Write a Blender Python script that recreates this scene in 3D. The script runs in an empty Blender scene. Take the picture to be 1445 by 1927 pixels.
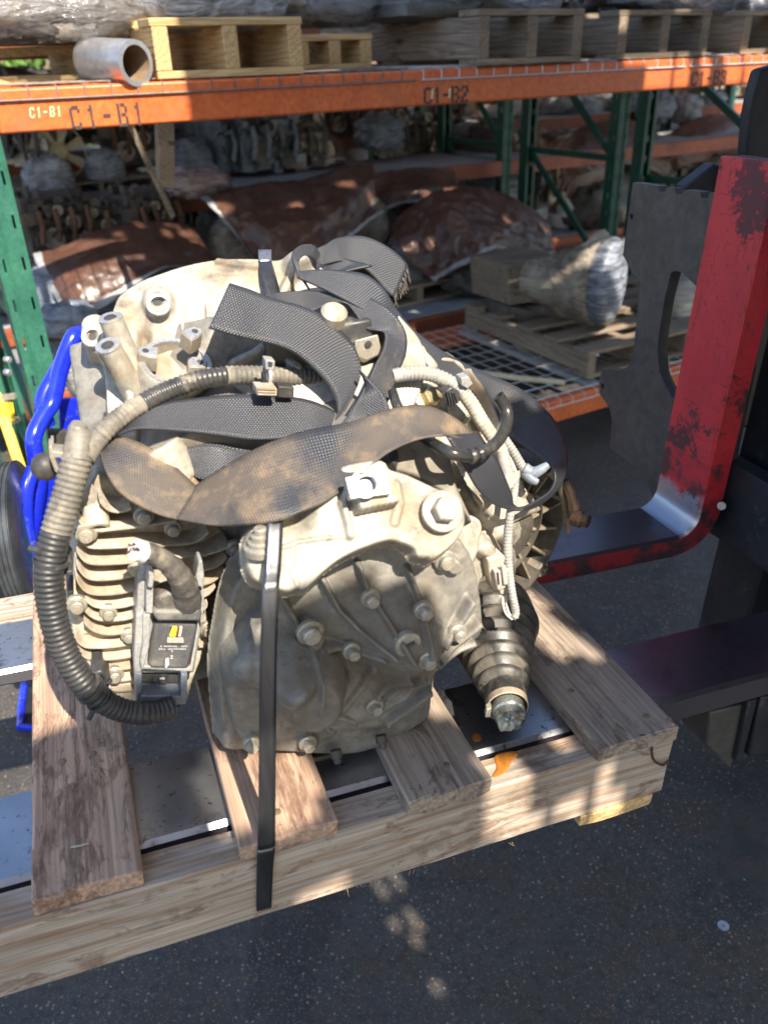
import bpy, bmesh, math, random
import numpy as np
from mathutils import Vector, Matrix, noise
random.seed(7)
SC = bpy.context.scene
COL = SC.collection
RAD = math.radians
# ------------------------------------------------------------------ camera
F_PX, CX, CY, CAM_H = 1539.0, 722.5, 963.5, 1.5
def _unit(a):
    a = np.array(a, float); return a / np.linalg.norm(a)
_down = _unit([92, 2749, F_PX])
_fw = _unit(np.array([0, 0, 1.]) - _down * _down[2])
_rt = np.cross(_down, _fw)
if _rt[0] < 0: _rt = -_rt
RM = np.stack([_rt, _fw, -_down])
CAM = np.array([0, 0, CAM_H])
cd = bpy.data.cameras.new('camera'); cam = bpy.data.objects.new('camera', cd); COL.objects.link(cam)
m3 = RM @ np.diag([1, -1, -1])
cam.matrix_world = Matrix([[*m3[0], 0], [*m3[1], 0], [*m3[2], CAM_H], [0, 0, 0, 1]])
cd.sensor_fit = 'VERTICAL'; cd.sensor_height = 24; cd.lens = 24 * F_PX / 1927
cd.clip_end = 500; cd.clip_start = 0.02
cd.dof.use_dof = True; cd.dof.focus_distance = 1.05; cd.dof.aperture_fstop = 3.4
SC.camera = cam
# ------------------------------------------------------------------ sky and sun
SUN_AZ, SUN_EL = -30.0, 47.0      # azimuth the light travels towards, elevation
SD = np.array([math.sin(RAD(SUN_AZ)) * math.cos(RAD(SUN_EL)), math.cos(RAD(SUN_AZ)) * math.cos(RAD(SUN_EL)), -math.sin(RAD(SUN_EL))])
w = bpy.data.worlds.new('World'); SC.world = w; w.use_nodes = True
nt = w.node_tree; nt.nodes.clear()
sky = nt.nodes.new('ShaderNodeTexSky'); sky.sky_type = 'NISHITA'; sky.sun_disc = False
sky.sun_elevation = RAD(SUN_EL); sky.sun_rotation = RAD(SUN_AZ + 180)
bg = nt.nodes.new('ShaderNodeBackground'); bg.inputs[1].default_value = 0.145
wo = nt.nodes.new('ShaderNodeOutputWorld')
nt.links.new(sky.outputs[0], bg.inputs[0]); nt.links.new(bg.outputs[0], wo.inputs[0])
sl = bpy.data.lights.new('sun', 'SUN'); sl.energy = 5.0; sl.angle = RAD(0.53); sl.color = (1, 0.90, 0.76)
so = bpy.data.objects.new('sun', sl); COL.objects.link(so)
so.rotation_euler = Vector(SD).to_track_quat('-Z', 'Y').to_euler(); so.location = (3, -4, 6)
SC.view_settings.view_transform = 'Standard'; SC.view_settings.look = 'None'
SC.view_settings.exposure = 1.2; SC.view_settings.gamma = 1
SC.cycles.max_bounces = 6; SC.cycles.transparent_max_bounces = 12
SC.cycles.use_denoising = True

# ------------------------------------------------------------------ frames of reference
def ray(x, y): return RM @ _unit([x - CX, y - CY, F_PX])
def hitp(x, y, p, n):
    d = ray(x, y); return CAM + d * (np.dot(p - CAM, n) / np.dot(d, n))
def hitz(x, y, z): return hitp(x, y, np.array([0, 0, z]), np.array([0, 0, 1.]))
def depth(P): return float(np.dot(RM.T @ (np.array(P, float) - CAM), [0, 0, 1]))
# load frame (forks and pallet, tilted back with the mast): u to the mast, v away, w up
_a, _t = RAD(70.5), RAD(2.6)
LU = np.array([math.sin(_a) * math.cos(_t), math.cos(_a) * math.cos(_t), -math.sin(_t)])
LV = np.array([-math.cos(_a), math.sin(_a), 0]); LW = np.cross(LU, LV)
LK = CAM + ray(1270, 1381) * 1.06
LM = np.stack([LU, LV, LW])
def L(u, v, w): return Vector(LK + LM.T @ np.array([u, v, w], float))
def loc(P): return LM @ (np.array(P) - LK)
def P(x, y, v): return Vector(hitp(x, y, LK + LV * v, LV))        # a point of the load's front planes
def Q(x, y, w=0): return Vector(hitp(x, y, LK + LW * w, LW))
def rr(px, p): return px * depth(p) / F_PX                        # how big something px wide is at p
MLOAD = Matrix([[LU[0], LV[0], LW[0], LK[0]], [LU[1], LV[1], LW[1], LK[1]], [LU[2], LV[2], LW[2], LK[2]], [0, 0, 0, 1]])
# rack frame: u along the beams, d away from the aisle
RN = np.array([-math.sin(RAD(30.1)), math.cos(RAD(30.1)), 0]); RU = np.array([math.cos(RAD(30.1)), math.sin(RAD(30.1)), 0])
RD = 2.3
def Rk(u, d, z): return Vector(RU * u + RN * (RD + d) + np.array([0, 0, z]))
MRACK = Matrix([[RU[0], RN[0], 0, RN[0] * RD], [RU[1], RN[1], 0, RN[1] * RD], [0, 0, 1, 0], [0, 0, 0, 1]])
def RP(x, y, d):                                                  # -> (u, d, z)
    h = hitp(x, y, RN * (RD + d), RN); return float(h @ RU), d, float(h[2])

# ------------------------------------------------------------------ object helpers
W = {}
def thing(name, label, cat, loc=(0, 0, 0), group=None, rot=0, kind=None):
    o = bpy.data.objects.new(name, None); COL.objects.link(o); o.empty_display_size = .05
    M = Matrix.Translation(Vector(loc)) @ Matrix.Rotation(rot, 4, 'Z')
    o.matrix_basis = M; W[o] = M
    o['label'] = label; o['category'] = cat
    if group: o['group'] = group
    if kind: o['kind'] = kind
    return o
def tag(o, label, cat=None, group=None, kind=None):
    if label: o['label'] = label
    if cat: o['category'] = cat
    if group: o['group'] = group
    if kind: o['kind'] = kind
    return o
def link(name, me, mat, parent=None, M=None):
    o = bpy.data.objects.new(name, me); COL.objects.link(o)
    M = M if M is not None else Matrix()
    if mat is not None and not me.materials:
        for m in (mat if isinstance(mat, (list, tuple)) else [mat]): me.materials.append(m)
    if parent is not None:
        o.parent = parent; o.matrix_parent_inverse = W[parent].inverted()
    o.matrix_basis = M; W[o] = M
    return o
def dup(root, M, label=None, group=None):
    """copy of a thing with its parts and sub-parts, put at matrix M"""
    r = root.copy(); COL.objects.link(r); r.matrix_basis = M; W[r] = M
    if label: r['label'] = label
    if group: r['group'] = group
    def kids(o, n):
        for ch in list(o.children):
            c = ch.copy(); COL.objects.link(c); c.parent = n; kids(ch, c)
    kids(root, r)
    return r

class MB:
    def __init__(s): s.v = []; s.f = []; s.m = []; s.uv = None; s.cm = 0
    def add(s, vs, fs):
        n = len(s.v); s.v += [tuple(p) for p in vs]; s.f += [tuple(i + n for i in f) for f in fs]; s.m += [s.cm] * len(fs); return s
    def box(s, lo, hi, M=None):
        vs = [Vector((x, y, z)) for x in (lo[0], hi[0]) for y in (lo[1], hi[1]) for z in (lo[2], hi[2])]
        if M: vs = [M @ q for q in vs]
        return s.add(vs, [(0, 1, 3, 2), (4, 6, 7, 5), (0, 4, 5, 1), (2, 3, 7, 6), (0, 2, 6, 4), (1, 5, 7, 3)])
    def bar(s, a, b, wd, hg, up=Vector((0, 0, 1))):
        a, b = Vector(a), Vector(b); d = (b - a).normalized(); x = d.cross(Vector(up)).normalized(); y = x.cross(d)
        vs = []
        for p in (a, b):
            for i, j in ((-1, -1), (1, -1), (1, 1), (-1, 1)): vs.append(p + x * (i * wd / 2) + y * (j * hg / 2))
        return s.add(vs, [(3, 2, 1, 0), (4, 5, 6, 7), (0, 1, 5, 4), (1, 2, 6, 5), (2, 3, 7, 6), (3, 0, 4, 7)])
    def prism(s, poly, vec):
        vec = Vector(vec); n = len(poly); a = [Vector(p) for p in poly]; b = [p + vec for p in a]
        fs = [tuple(range(n)), tuple(range(2 * n - 1, n - 1, -1))] + [(i, i + n, (i + 1) % n + n, (i + 1) % n) for i in range(n)]
        return s.add(a + b, fs)
    def loft(s, A, Bq):
        n = len(A)
        return s.add(list(A) + list(Bq), [tuple(range(n)), tuple(range(2 * n - 1, n - 1, -1))] + [(i, i + n, (i + 1) % n + n, (i + 1) % n) for i in range(n)])
    def lathe(s, p0, ax, prof, n=20, cap=True):
        p0 = Vector(p0); ax = Vector(ax).normalized(); x = ax.orthogonal().normalized(); y = ax.cross(x)
        vs = []; fs = []
        for t, r in prof:
            for k in range(n):
                a = 2 * math.pi * k / n; vs.append(p0 + ax * t + (x * math.cos(a) + y * math.sin(a)) * r)
        for i in range(len(prof) - 1):
            for k in range(n):
                k2 = (k + 1) % n; fs.append((i * n + k, i * n + k2, (i + 1) * n + k2, (i + 1) * n + k))
        if cap: fs += [tuple(range(n - 1, -1, -1)), tuple((len(prof) - 1) * n + k for k in range(n))]
        return s.add(vs, fs)
    def cyl(s, a, b, r0, r1=None, n=16):
        a, b = Vector(a), Vector(b); return s.lathe(a, b - a, [(0, r0), ((b - a).length, r0 if r1 is None else r1)], n)
    def hexh(s, a, b, r):
        return s.cyl(a, b, r, r * .96, 6)
    def tube(s, pts, rad, n=8, cap=True, ribs=None):
        """tube along points; rad number, list or f(arc length, t)"""
        pts = [Vector(p) for p in pts]; N = len(pts); vs = []; fs = []
        d0 = (pts[1] - pts[0]).normalized(); x = d0.orthogonal().normalized(); al = 0
        for i, p in enumerate(pts):
            if i: al += (p - pts[i - 1]).length
            d = (pts[min(i + 1, N - 1)] - pts[max(i - 1, 0)]).normalized()
            x = (x - d * x.dot(d)).normalized(); y = d.cross(x)
            r = rad(al, i / (N - 1)) if callable(rad) else (rad[i] if isinstance(rad, (list, tuple)) else rad)
            for k in range(n):
                a = 2 * math.pi * k / n; vs.append(p + (x * math.cos(a) + y * math.sin(a)) * r)
        for i in range(N - 1):
            for k in range(n):
                k2 = (k + 1) % n; fs.append((i * n + k, i * n + k2, (i + 1) * n + k2, (i + 1) * n + k))
        if cap: fs += [tuple(range(n - 1, -1, -1)), tuple((N - 1) * n + k for k in range(n))]
        return s.add(vs, fs)
    def hull(s, pts):
        bm = bmesh.new()
        for p in pts: bm.verts.new(p)
        r = bmesh.ops.convex_hull(bm, input=bm.verts)
        bmesh.ops.delete(bm, geom=[g for g in r['geom_interior'] if isinstance(g, bmesh.types.BMVert)], context='VERTS')
        bm.verts.index_update(); vs = [q.co.copy() for q in bm.verts]; fs = [tuple(q.index for q in f.verts) for f in bm.faces]; bm.free()
        return s.add(vs, fs)
    def ball(s, c, r, n=8, sc=(1, 1, 1), M=None):
        vs = []; fs = []; c = Vector(c); m = n // 2
        for i in range(m + 1):
            th = math.pi * i / m
            for k in range(n):
                a = 2 * math.pi * k / n
                q = Vector((math.sin(th) * math.cos(a) * r * sc[0], math.sin(th) * math.sin(a) * r * sc[1], math.cos(th) * r * sc[2]))
                vs.append(c + (M @ q if M else q))
        for i in range(m):
            for k in range(n):
                k2 = (k + 1) % n; fs.append((i * n + k, (i + 1) * n + k, (i + 1) * n + k2, i * n + k2))
        return s.add(vs, fs)
    def grid(s, rows, closed=False):
        n = len(rows[0]); vs = [p for r in rows for p in r]; fs = []
        for i in range(len(rows) - 1):
            for k in range(n if closed else n - 1):
                k2 = (k + 1) % n; fs.append((i * n + k, i * n + k2, (i + 1) * n + k2, (i + 1) * n + k))
        return s.add(vs, fs)
    def mesh(s, name, smooth=35, fix=True):
        me = bpy.data.meshes.new(name); me.from_pydata(s.v, [], s.f)
        if any(s.m): me.polygons.foreach_set('material_index', s.m)
        if s.uv is not None:
            l = me.uv_layers.new(name='UVMap'); vi = np.empty(len(me.loops), 'i'); me.loops.foreach_get('vertex_index', vi)
            l.data.foreach_set('uv', np.array(s.uv, 'f')[vi].ravel())
        if fix:
            bm = bmesh.new(); bm.from_mesh(me); bmesh.ops.remove_doubles(bm, verts=bm.verts, dist=1e-6) if s.uv is None else None
            bmesh.ops.recalc_face_normals(bm, faces=bm.faces); bm.to_mesh(me); bm.free()
        if smooth:
            me.shade_smooth()
            if smooth < 180: me.set_sharp_from_angle(angle=RAD(smooth))
        me.update(); return me
    def build(s, name, mat, parent=None, smooth=35, bevel=0, seg=2, M=None, fix=True):
        o = link(name, s.mesh(name, smooth, fix), mat, parent, M)
        if bevel:
            b = o.modifiers.new('bevel', 'BEVEL'); b.width = bevel; b.segments = seg; b.limit_method = 'ANGLE'; b.angle_limit = RAD(40); b.harden_normals = False
        return o
    def cast(s, name, mat, parent, voxel=.0028, it=4, disp=0):
        """union of overlapping solids with the soft fillets of a casting"""
        o = link(name, s.mesh(name, 0), mat, parent)
        r = o.modifiers.new('union', 'REMESH'); r.mode = 'VOXEL'; r.voxel_size = voxel; r.use_smooth_shade = True
        k = o.modifiers.new('soft', 'SMOOTH'); k.factor = .5; k.iterations = it
        return o

def spline(pts, per=8, closed=False):
    """Catmull-Rom through tuples"""
    A = [np.array(p, float) for p in pts]; out = []; n = len(A)
    for i in range(n if closed else n - 1):
        p1 = A[i]; p2 = A[(i + 1) % n]
        p0 = A[i - 1] if (closed or i > 0) else 2 * p1 - p2
        p3 = A[(i + 2) % n] if (closed or i + 2 < n) else 2 * p2 - p1
        for k in range(per):
            t = k / per
            out.append(.5 * ((2 * p1) + (-p0 + p2) * t + (2 * p0 - 5 * p1 + 4 * p2 - p3) * t * t + (-p0 + 3 * p1 - 3 * p2 + p3) * t ** 3))
    if not closed: out.append(A[-1])
    return out
def resample(pts, step):
    A = np.array([list(p) for p in pts]); s = np.concatenate([[0], np.cumsum(np.linalg.norm(np.diff(A[:, :3], axis=0), axis=1))])
    n = max(2, int(s[-1] / step)); t = np.linspace(0, s[-1], n + 1)
    return np.stack([np.interp(t, s, A[:, k]) for k in range(A.shape[1])], 1)

# ------------------------------------------------------------------ materials
class NT:
    def __init__(s, name):
        s.m = bpy.data.materials.new(name); s.m.use_nodes = True; s.t = s.m.node_tree; s.t.nodes.clear()
        s.out = s.n('OutputMaterial'); s.b = s.n('BsdfPrincipled'); s.l(s.b.outputs[0], s.out.inputs[0])
        s._c = None
    def n(s, t, **k):
        x = s.t.nodes.new('ShaderNode' + t)
        for a, b in k.items(): setattr(x, a, b)
        return x
    def l(s, a, b): s.t.links.new(a, b)
    def coord(s, kind='Object', scale=(1, 1, 1), rnd=True):
        tc = s.n('TexCoord'); mp = s.n('Mapping'); mp.inputs['Scale'].default_value = scale
        if kind == 'UV' or not rnd: s.l(tc.outputs[kind], mp.inputs[0])
        else:
            oi = s.n('ObjectInfo'); ad = s.n('VectorMath', operation='MULTIPLY_ADD'); ad.inputs[1].default_value = (37.3, 17.1, 23.7)
            s.l(oi.outputs['Random'], ad.inputs[0]); s.l(tc.outputs[kind], ad.inputs[2]); s.l(ad.outputs[0], mp.inputs[0])
        return mp.outputs[0]
    def noise(s, co, scale, detail=5, rough=.6, dist=0):
        x = s.n('TexNoise'); x.inputs['Scale'].default_value = scale; x.inputs['Detail'].default_value = detail
        x.inputs['Roughness'].default_value = rough; x.inputs['Distortion'].default_value = dist; s.l(co, x.inputs['Vector']); return x.outputs[0]
    def ramp(s, fac, a, b, ca=(0, 0, 0, 1), cb=(1, 1, 1, 1)):
        x = s.n('ValToRGB'); e = x.color_ramp.elements; e[0].position = a; e[1].position = b
        e[0].color = ca if len(ca) == 4 else (*ca, 1); e[1].color = cb if len(cb) == 4 else (*cb, 1); s.l(fac, x.inputs[0]); return x.outputs[0]
    def mix(s, fac, a, b, mode='MIX'):
        x = s.n('MixRGB', blend_type=mode)
        if isinstance(fac, (int, float)): x.inputs[0].default_value = fac
        else: s.l(fac, x.inputs[0])
        for i, c in ((1, a), (2, b)):
            if isinstance(c, tuple): x.inputs[i].default_value = (*c[:3], 1)
            else: s.l(c, x.inputs[i])
        return x.outputs[0]
    def math(s, op, a, b=None, c=None):
        x = s.n('Math', operation=op)
        for i, q in enumerate((a, b, c)):
            if q is None: continue
            if isinstance(q, (int, float)): x.inputs[i].default_value = q
            else: s.l(q, x.inputs[i])
        return x.outputs[0]
    def bump(s, h, strength, dist=.001, prev=None):
        x = s.n('Bump'); x.inputs['Strength'].default_value = strength; x.inputs['Distance'].default_value = dist
        s.l(h, x.inputs['Height'])
        if prev is not None: s.l(prev, x.inputs['Normal'])
        return x.outputs[0]
    def set(s, **k):
        for a, q in k.items():
            i = s.b.inputs[{'color': 'Base Color', 'rough': 'Roughness', 'metal': 'Metallic', 'normal': 'Normal', 'alpha': 'Alpha', 'trans': 'Transmission Weight', 'spec': 'Specular IOR Level', 'coat': 'Coat Weight'}[a]]
            if isinstance(q, (int, float)): i.default_value = q
            elif isinstance(q, tuple): i.default_value = (*q[:3], 1)
            else: s.l(q, i)
        return s.m

def pbr(name, c1, c2, scale=20, rough=(.5, .7), metal=0, bump=(120, .2, .0006), dirt=None, spec=.5, second=None, coat=0):
    """c1/c2 mottled by noise; dirt = (colour, noise scale, threshold, softness, roughness); second the same again"""
    t = NT(name); co = t.coord()
    col = t.mix(t.ramp(t.noise(co, scale, 6, .65), .35, .65), c1, c2)
    fine = t.noise(co, scale * 9, 3, .6); col = t.mix(.22, col, t.ramp(fine, .3, .7), 'OVERLAY')
    ro = t.math('MULTIPLY_ADD', t.noise(co, scale * 1.7, 4), rough[1] - rough[0], rough[0]); me = metal
    for dd in (dirt, second):
        if dd:
            f = t.ramp(t.noise(co, dd[1], 8, .68, .3), dd[2], dd[2] + dd[3]); col = t.mix(f, col, dd[0])
            ro = t.math('ADD', t.math('MULTIPLY', ro, t.math('SUBTRACT', 1, f)), t.math('MULTIPLY', f, dd[4]))
            if metal: me = t.math('MULTIPLY', t.math('SUBTRACT', 1, f), me)
    nb = t.bump(t.noise(co, bump[0], 5, .7), bump[1], bump[2])
    return t.set(color=col, rough=ro, metal=me, normal=nb, spec=spec, coat=coat)

M = {}
M['alu'] = pbr('cast_aluminium', (.33, .305, .255), (.46, .43, .36), 14, (.42, .62), .3, (700, .8, .0007), ((.27, .20, .125), 10, .47, .17, .85), .5, ((.13, .115, .09), 23, .58, .12, .7))
M['alu_fin'] = pbr('dusty_aluminium', (.40, .355, .28), (.50, .45, .365), 16, (.55, .75), .15, (500, .35, .0005), ((.28, .205, .125), 12, .45, .22, .9), .4)
M['alu_grey'] = pbr('dull_grey_aluminium', (.175, .165, .145), (.275, .257, .22), 11, (.38, .55), .25, (700, .8, .0007), ((.16, .125, .085), 8, .47, .2, .8), .5, ((.06, .055, .05), 30, .58, .14, .5))
M['machined'] = pbr('machined_aluminium', (.33, .34, .36), (.44, .45, .47), 40, (.42, .55), .6, (900, .1, .0003))
M['bolt'] = pbr('grey_bolt', (.36, .33, .27), (.48, .45, .38), 60, (.4, .6), .6, (700, .2, .0004), ((.27, .22, .15), 50, .5, .2, .85))
M['brass_bolt'] = pbr('zinc_yellow_bolt', (.55, .44, .22), (.68, .60, .38), 60, (.25, .45), .75, (700, .2, .0004))
M['rubber'] = pbr('dusty_rubber', (.028, .027, .026), (.05, .047, .043), 30, (.4, .6), 0, (400, .2, .0005), ((.21, .175, .125), 16, .52, .25, .9))
M['boot'] = pbr('greasy_rubber_boot', (.018, .018, .018), (.035, .033, .03), 30, (.25, .5), 0, (300, .3, .0006), ((.20, .175, .135), 13, .47, .22, .9), .5, ((.02, .018, .015), 60, .60, .1, .3))
M['conduit'] = pbr('black_conduit', (.026, .026, .027), (.045, .044, .043), 30, (.38, .52), 0, (300, .1, .0004), ((.24, .21, .16), 10, .60, .2, .85))
M['conduit_dusty'] = pbr('dusty_conduit', (.10, .092, .08), (.20, .18, .145), 22, (.55, .75), 0, (300, .25, .0006), ((.34, .30, .23), 25, .50, .2, .9))
M['conduit_grey'] = pbr('grey_conduit', (.22, .22, .215), (.34, .33, .30), 30, (.5, .7), 0, (300, .2, .0006), ((.36, .31, .23), 25, .5, .2, .9))
M['plastic'] = pbr('black_plastic', (.035, .035, .037), (.06, .06, .06), 30, (.35, .5), 0, (500, .15, .0004), ((.22, .20, .16), 30, .56, .2, .8))
M['plastic_grey'] = pbr('grey_plastic', (.24, .24, .235), (.33, .325, .31), 40, (.4, .55), 0, (500, .1, .0003), ((.36, .31, .22), 30, .55, .2, .8))
M['plastic_pink'] = pbr('faded_pink_plastic', (.42, .33, .29), (.50, .42, .36), 60, (.45, .6), 0, (500, .1, .0003), ((.36, .30, .21), 40, .55, .2, .8))
M['steel'] = pbr('polished_fork_steel', (.20, .205, .225), (.30, .30, .33), 7, (.2, .38), .9, (200, .12, .0005), ((.10, .085, .07), 9, .56, .2, .55), .5, ((.12, .105, .055), 60, .62, .08, .7))
M['steel_purple'] = pbr('heat_blued_fork_steel', (.115, .10, .125), (.19, .175, .20), 6, (.34, .5), .75, (160, .2, .0006), ((.06, .05, .05), 11, .55, .25, .6))
M['dark_steel'] = pbr('dark_bare_steel_plate', (.062, .057, .053), (.095, .087, .078), 6, (.45, .6), .35, (140, .25, .0006), ((.055, .05, .048), 14, .52, .2, .6), .5, ((.20, .17, .13), 40, .66, .06, .7))
M['black_paint'] = pbr('black_machine_paint', (.013, .015, .019), (.024, .026, .030), 8, (.4, .6), .1, (140, .2, .0006), ((.09, .08, .07), 18, .6, .1, .7))
M['rivet'] = pbr('zinc_steel', (.45, .46, .48), (.6, .6, .62), 60, (.3, .5), .8, (700, .2, .0004))
M['wire'] = pbr('galvanised_wire', (.55, .55, .53), (.70, .69, .66), 60, (.4, .55), .5, (700, .2, .0004), ((.22, .12, .07), 40, .6, .1, .8))
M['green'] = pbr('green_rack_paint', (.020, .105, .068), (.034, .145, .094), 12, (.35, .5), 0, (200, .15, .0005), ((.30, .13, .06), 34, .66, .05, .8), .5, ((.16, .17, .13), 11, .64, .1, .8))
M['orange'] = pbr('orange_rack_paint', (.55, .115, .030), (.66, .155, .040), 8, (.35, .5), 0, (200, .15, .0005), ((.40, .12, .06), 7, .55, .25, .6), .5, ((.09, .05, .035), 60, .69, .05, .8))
M['blue'] = pbr('blue_enamel', (.008, .02, .52), (.012, .03, .60), 8, (.15, .25), 0, (60, .05, .0004), ((.07, .08, .16), 38, .60, .08, .6), .6, None, .4)
M['yellow'] = pbr('yellow_enamel', (.70, .46, .02), (.76, .52, .04), 8, (.3, .45), 0, (90, .1, .0004), ((.30, .2, .08), 25, .62, .1, .7))
M['tarp'] = pbr('brown_tarpaulin', (.075, .037, .026), (.12, .060, .041), 5, (.26, .40), 0, (18, .35, .006), ((.075, .038, .027), 4, .5, .2, .4))
M['tarp_edge'] = pbr('white_hem_tape', (.25, .26, .28), (.38, .38, .38), 15, (.35, .5), 0, (60, .3, .002), ((.2, .18, .15), 12, .6, .2, .6))
M['tape'] = pbr('taped_harness', (.13, .12, .10), (.24, .215, .175), 30, (.4, .65), 0, (120, .6, .0012), ((.30, .26, .20), 22, .5, .2, .85))
M['iron'] = pbr('grimy_engine_iron', (.06, .055, .05), (.14, .125, .105), 9, (.4, .65), .3, (90, .5, .002), ((.20, .15, .10), 13, .56, .15, .85))
M['engine_alu'] = pbr('engine_aluminium', (.30, .27, .22), (.48, .43, .34), 11, (.35, .6), .45, (90, .5, .002), ((.12, .095, .07), 12, .5, .2, .8))
M['engine_blue'] = pbr('grey_blue_castings', (.14, .17, .20), (.24, .27, .30), 11, (.4, .6), .4, (90, .5, .002), ((.08, .075, .07), 12, .5, .2, .8))
M['carton'] = pbr('oily_cardboard', (.18, .12, .07), (.27, .18, .11), 10, (.7, .85), 0, (60, .3, .001))
M['oil'] = pbr('orange_oil', (.36, .13, .025), (.46, .18, .03), 30, (.05, .1), 0, (60, .02, .0005))
M['oily'] = pbr('oily_grime', (.035, .022, .014), (.07, .045, .028), 60, (.15, .3), 0, (200, .6, .0012))
M['label_white'] = pbr('white_print', (.6, .6, .6), (.7, .7, .7), 60, (.5, .6))
M['stencil'] = pbr('black_stencil_paint', (.035, .03, .03), (.06, .05, .045), 60, (.5, .7), 0, (300, .1, .0003), ((.40, .11, .04), 55, .60, .08, .5))
M['chalk'] = pbr('cream_marker', (.75, .62, .35), (.8, .68, .4), 90, (.6, .7))
M['leaf'] = pbr('green_leaves', (.06, .14, .02), (.13, .24, .03), 12, (.5, .6))
M['silver_core'] = pbr('aluminium_tube', (.55, .56, .58), (.68, .68, .68), 8, (.28, .42), .85, (300, .1, .0004), ((.35, .32, .28), 18, .62, .15, .6))

def wood(name, c1, c2, c3, ring=55, rough=.75, knots=True, dirt=.0, wav=.06, gm=.5, blot=.0):
    """boards lie along local x; growth rings around an axis far below give stripes on the faces"""
    t = NT(name); co = t.coord('Object', (1, 1, 1))
    sep = t.n('SeparateXYZ'); t.l(co, sep.inputs[0])
    lo = t.noise(t.coord('Object', (1.6, 9, 9)), 1.0, 3, .5)
    x = t.math('ADD', sep.outputs[1], t.math('MULTIPLY', lo, wav * 1.6)); z = t.math('ADD', sep.outputs[2], t.math('MULTIPLY', lo, wav))
    d = t.math('SQRT', t.math('ADD', t.math('POWER', x, 2), t.math('POWER', z, 2)))
    s = t.math('SINE', t.math('MULTIPLY', d, ring * 6.28)); g = t.ramp(s, .35, .95)
    fib = t.noise(t.coord('Object', (6, 260, 260)), 1.0, 3, .6)
    big = t.noise(t.coord('Object', (2.5, 12, 12)), 1.0, 5, .7)
    col = t.mix(t.ramp(big, .35, .68), c1, c2); col = t.mix(t.math('MULTIPLY', g, gm), col, c3)
    col = t.mix(.45, col, t.ramp(fib, .25, .75), 'OVERLAY')
    st = t.ramp(t.noise(t.coord('Object', (9, 16, 16)), 1.0, 7, .7, .4), .60 - dirt, .72 - dirt)
    col = t.mix(t.math('MULTIPLY', st, .72), col, (c3[0] * .32, c3[1] * .3, c3[2] * .3))
    if blot:
        bl = t.ramp(t.noise(t.coord('Object', (7, 22, 22)), 1.0, 6, .75, 1.2), .56 - blot, .60 - blot); sp = t.ramp(t.noise(t.coord('Object', (40, 160, 160)), 1.0, 4, .7), .3, .6); col = t.mix(t.math('MULTIPLY', t.math('MULTIPLY', bl, sp), .75), col, (c3[0] * .42, c3[1] * .36, c3[2] * .34))
        gy = t.ramp(t.noise(t.coord('Object', (3, 8, 8)), 1.0, 5, .6), .45, .7); col = t.mix(t.math('MULTIPLY', gy, .3), col, (.34, .265, .20))
    if knots:
        v = t.n('TexVoronoi'); v.inputs['Scale'].default_value = 1; t.l(t.coord('Object', (3.2, 9, 9)), v.inputs['Vector'])
        k = t.ramp(v.outputs[0], .05, .13, (1, 1, 1), (0, 0, 0)); col = t.mix(t.math('MULTIPLY', k, .75), col, (c3[0] * .35, c3[1] * .3, c3[2] * .28))
    h = t.math('ADD', t.math('MULTIPLY', fib, .7), t.math('MULTIPLY', g, .5))
    return t.set(color=col, rough=rough, normal=t.bump(h, .5, .0012), spec=.3)
M['wood_red'] = wood('fresh_sawn_oak', (.42, .265, .18), (.53, .36, .25), (.25, .15, .10), 60, .75, True, .04, .03, .4, .06)
M['wood_grey'] = wood('weathered_oak_board', (.29, .235, .185), (.40, .32, .25), (.17, .13, .10), 60, .8, True, .02, .03, .35, .02)
M['wood_pine'] = wood('pine_stringer', (.36, .30, .245), (.47, .39, .31), (.31, .20, .125), 30, .7, True, .02, .12, .72, .015)
M['wood_old'] = wood('old_pallet_wood', (.20, .155, .11), (.30, .235, .17), (.12, .09, .065), 70, .85, True, .02)
M['wood_yellow'] = wood('new_yellow_pine', (.52, .35, .16), (.62, .44, .22), (.38, .22, .09), 70, .7, True, 0)

def webbing(nm, dk):
    t = NT(nm); uv = t.n('UVMap'); sep = t.n('SeparateXYZ'); t.l(uv.outputs[0], sep.inputs[0])
    u = t.math('MULTIPLY', sep.outputs[0], 6.2832 * 12); v = t.math('MULTIPLY', sep.outputs[1], 6.2832 / .0030)
    sh = t.math('MULTIPLY', t.math('FLOOR', t.math('MULTIPLY', sep.outputs[0], 24)), 3.14159)
    a = t.math('SINE', t.math('ADD', v, sh)); b = t.math('ABSOLUTE', t.math('SINE', u)); h = t.math('MULTIPLY', t.math('ADD', t.math('MULTIPLY', a, .5), .5), b)
    co = t.coord('Object', rnd=False)
    d = t.ramp(t.noise(co, 9, 7, .65, .4), .50 + dk, .68 + dk); d2 = t.ramp(t.noise(co, 30, 6, .7), .48, .66)
    col = t.mix(t.math('MULTIPLY', h, .7), (.030, .032, .038), (.074, .077, .088))
    col = t.mix(t.math('MULTIPLY', t.math('MULTIPLY', d, d2), .8), col, (.30, .21, .12)); col = t.mix(t.math('MULTIPLY', d, .38), col, (.20, .145, .09))
    n1 = t.bump(h, .6, .0010); n2 = t.bump(t.noise(co, 14, 3, .5), .3, .003, n1)
    ro = t.math('ADD', .34, t.math('MULTIPLY', d, .4))
    return t.set(color=col, rough=ro, normal=n2, spec=.6)
M['web'] = webbing('dusty_nylon_webbing', -.09); M['web_clean'] = webbing('nylon_webbing', .14)

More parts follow.
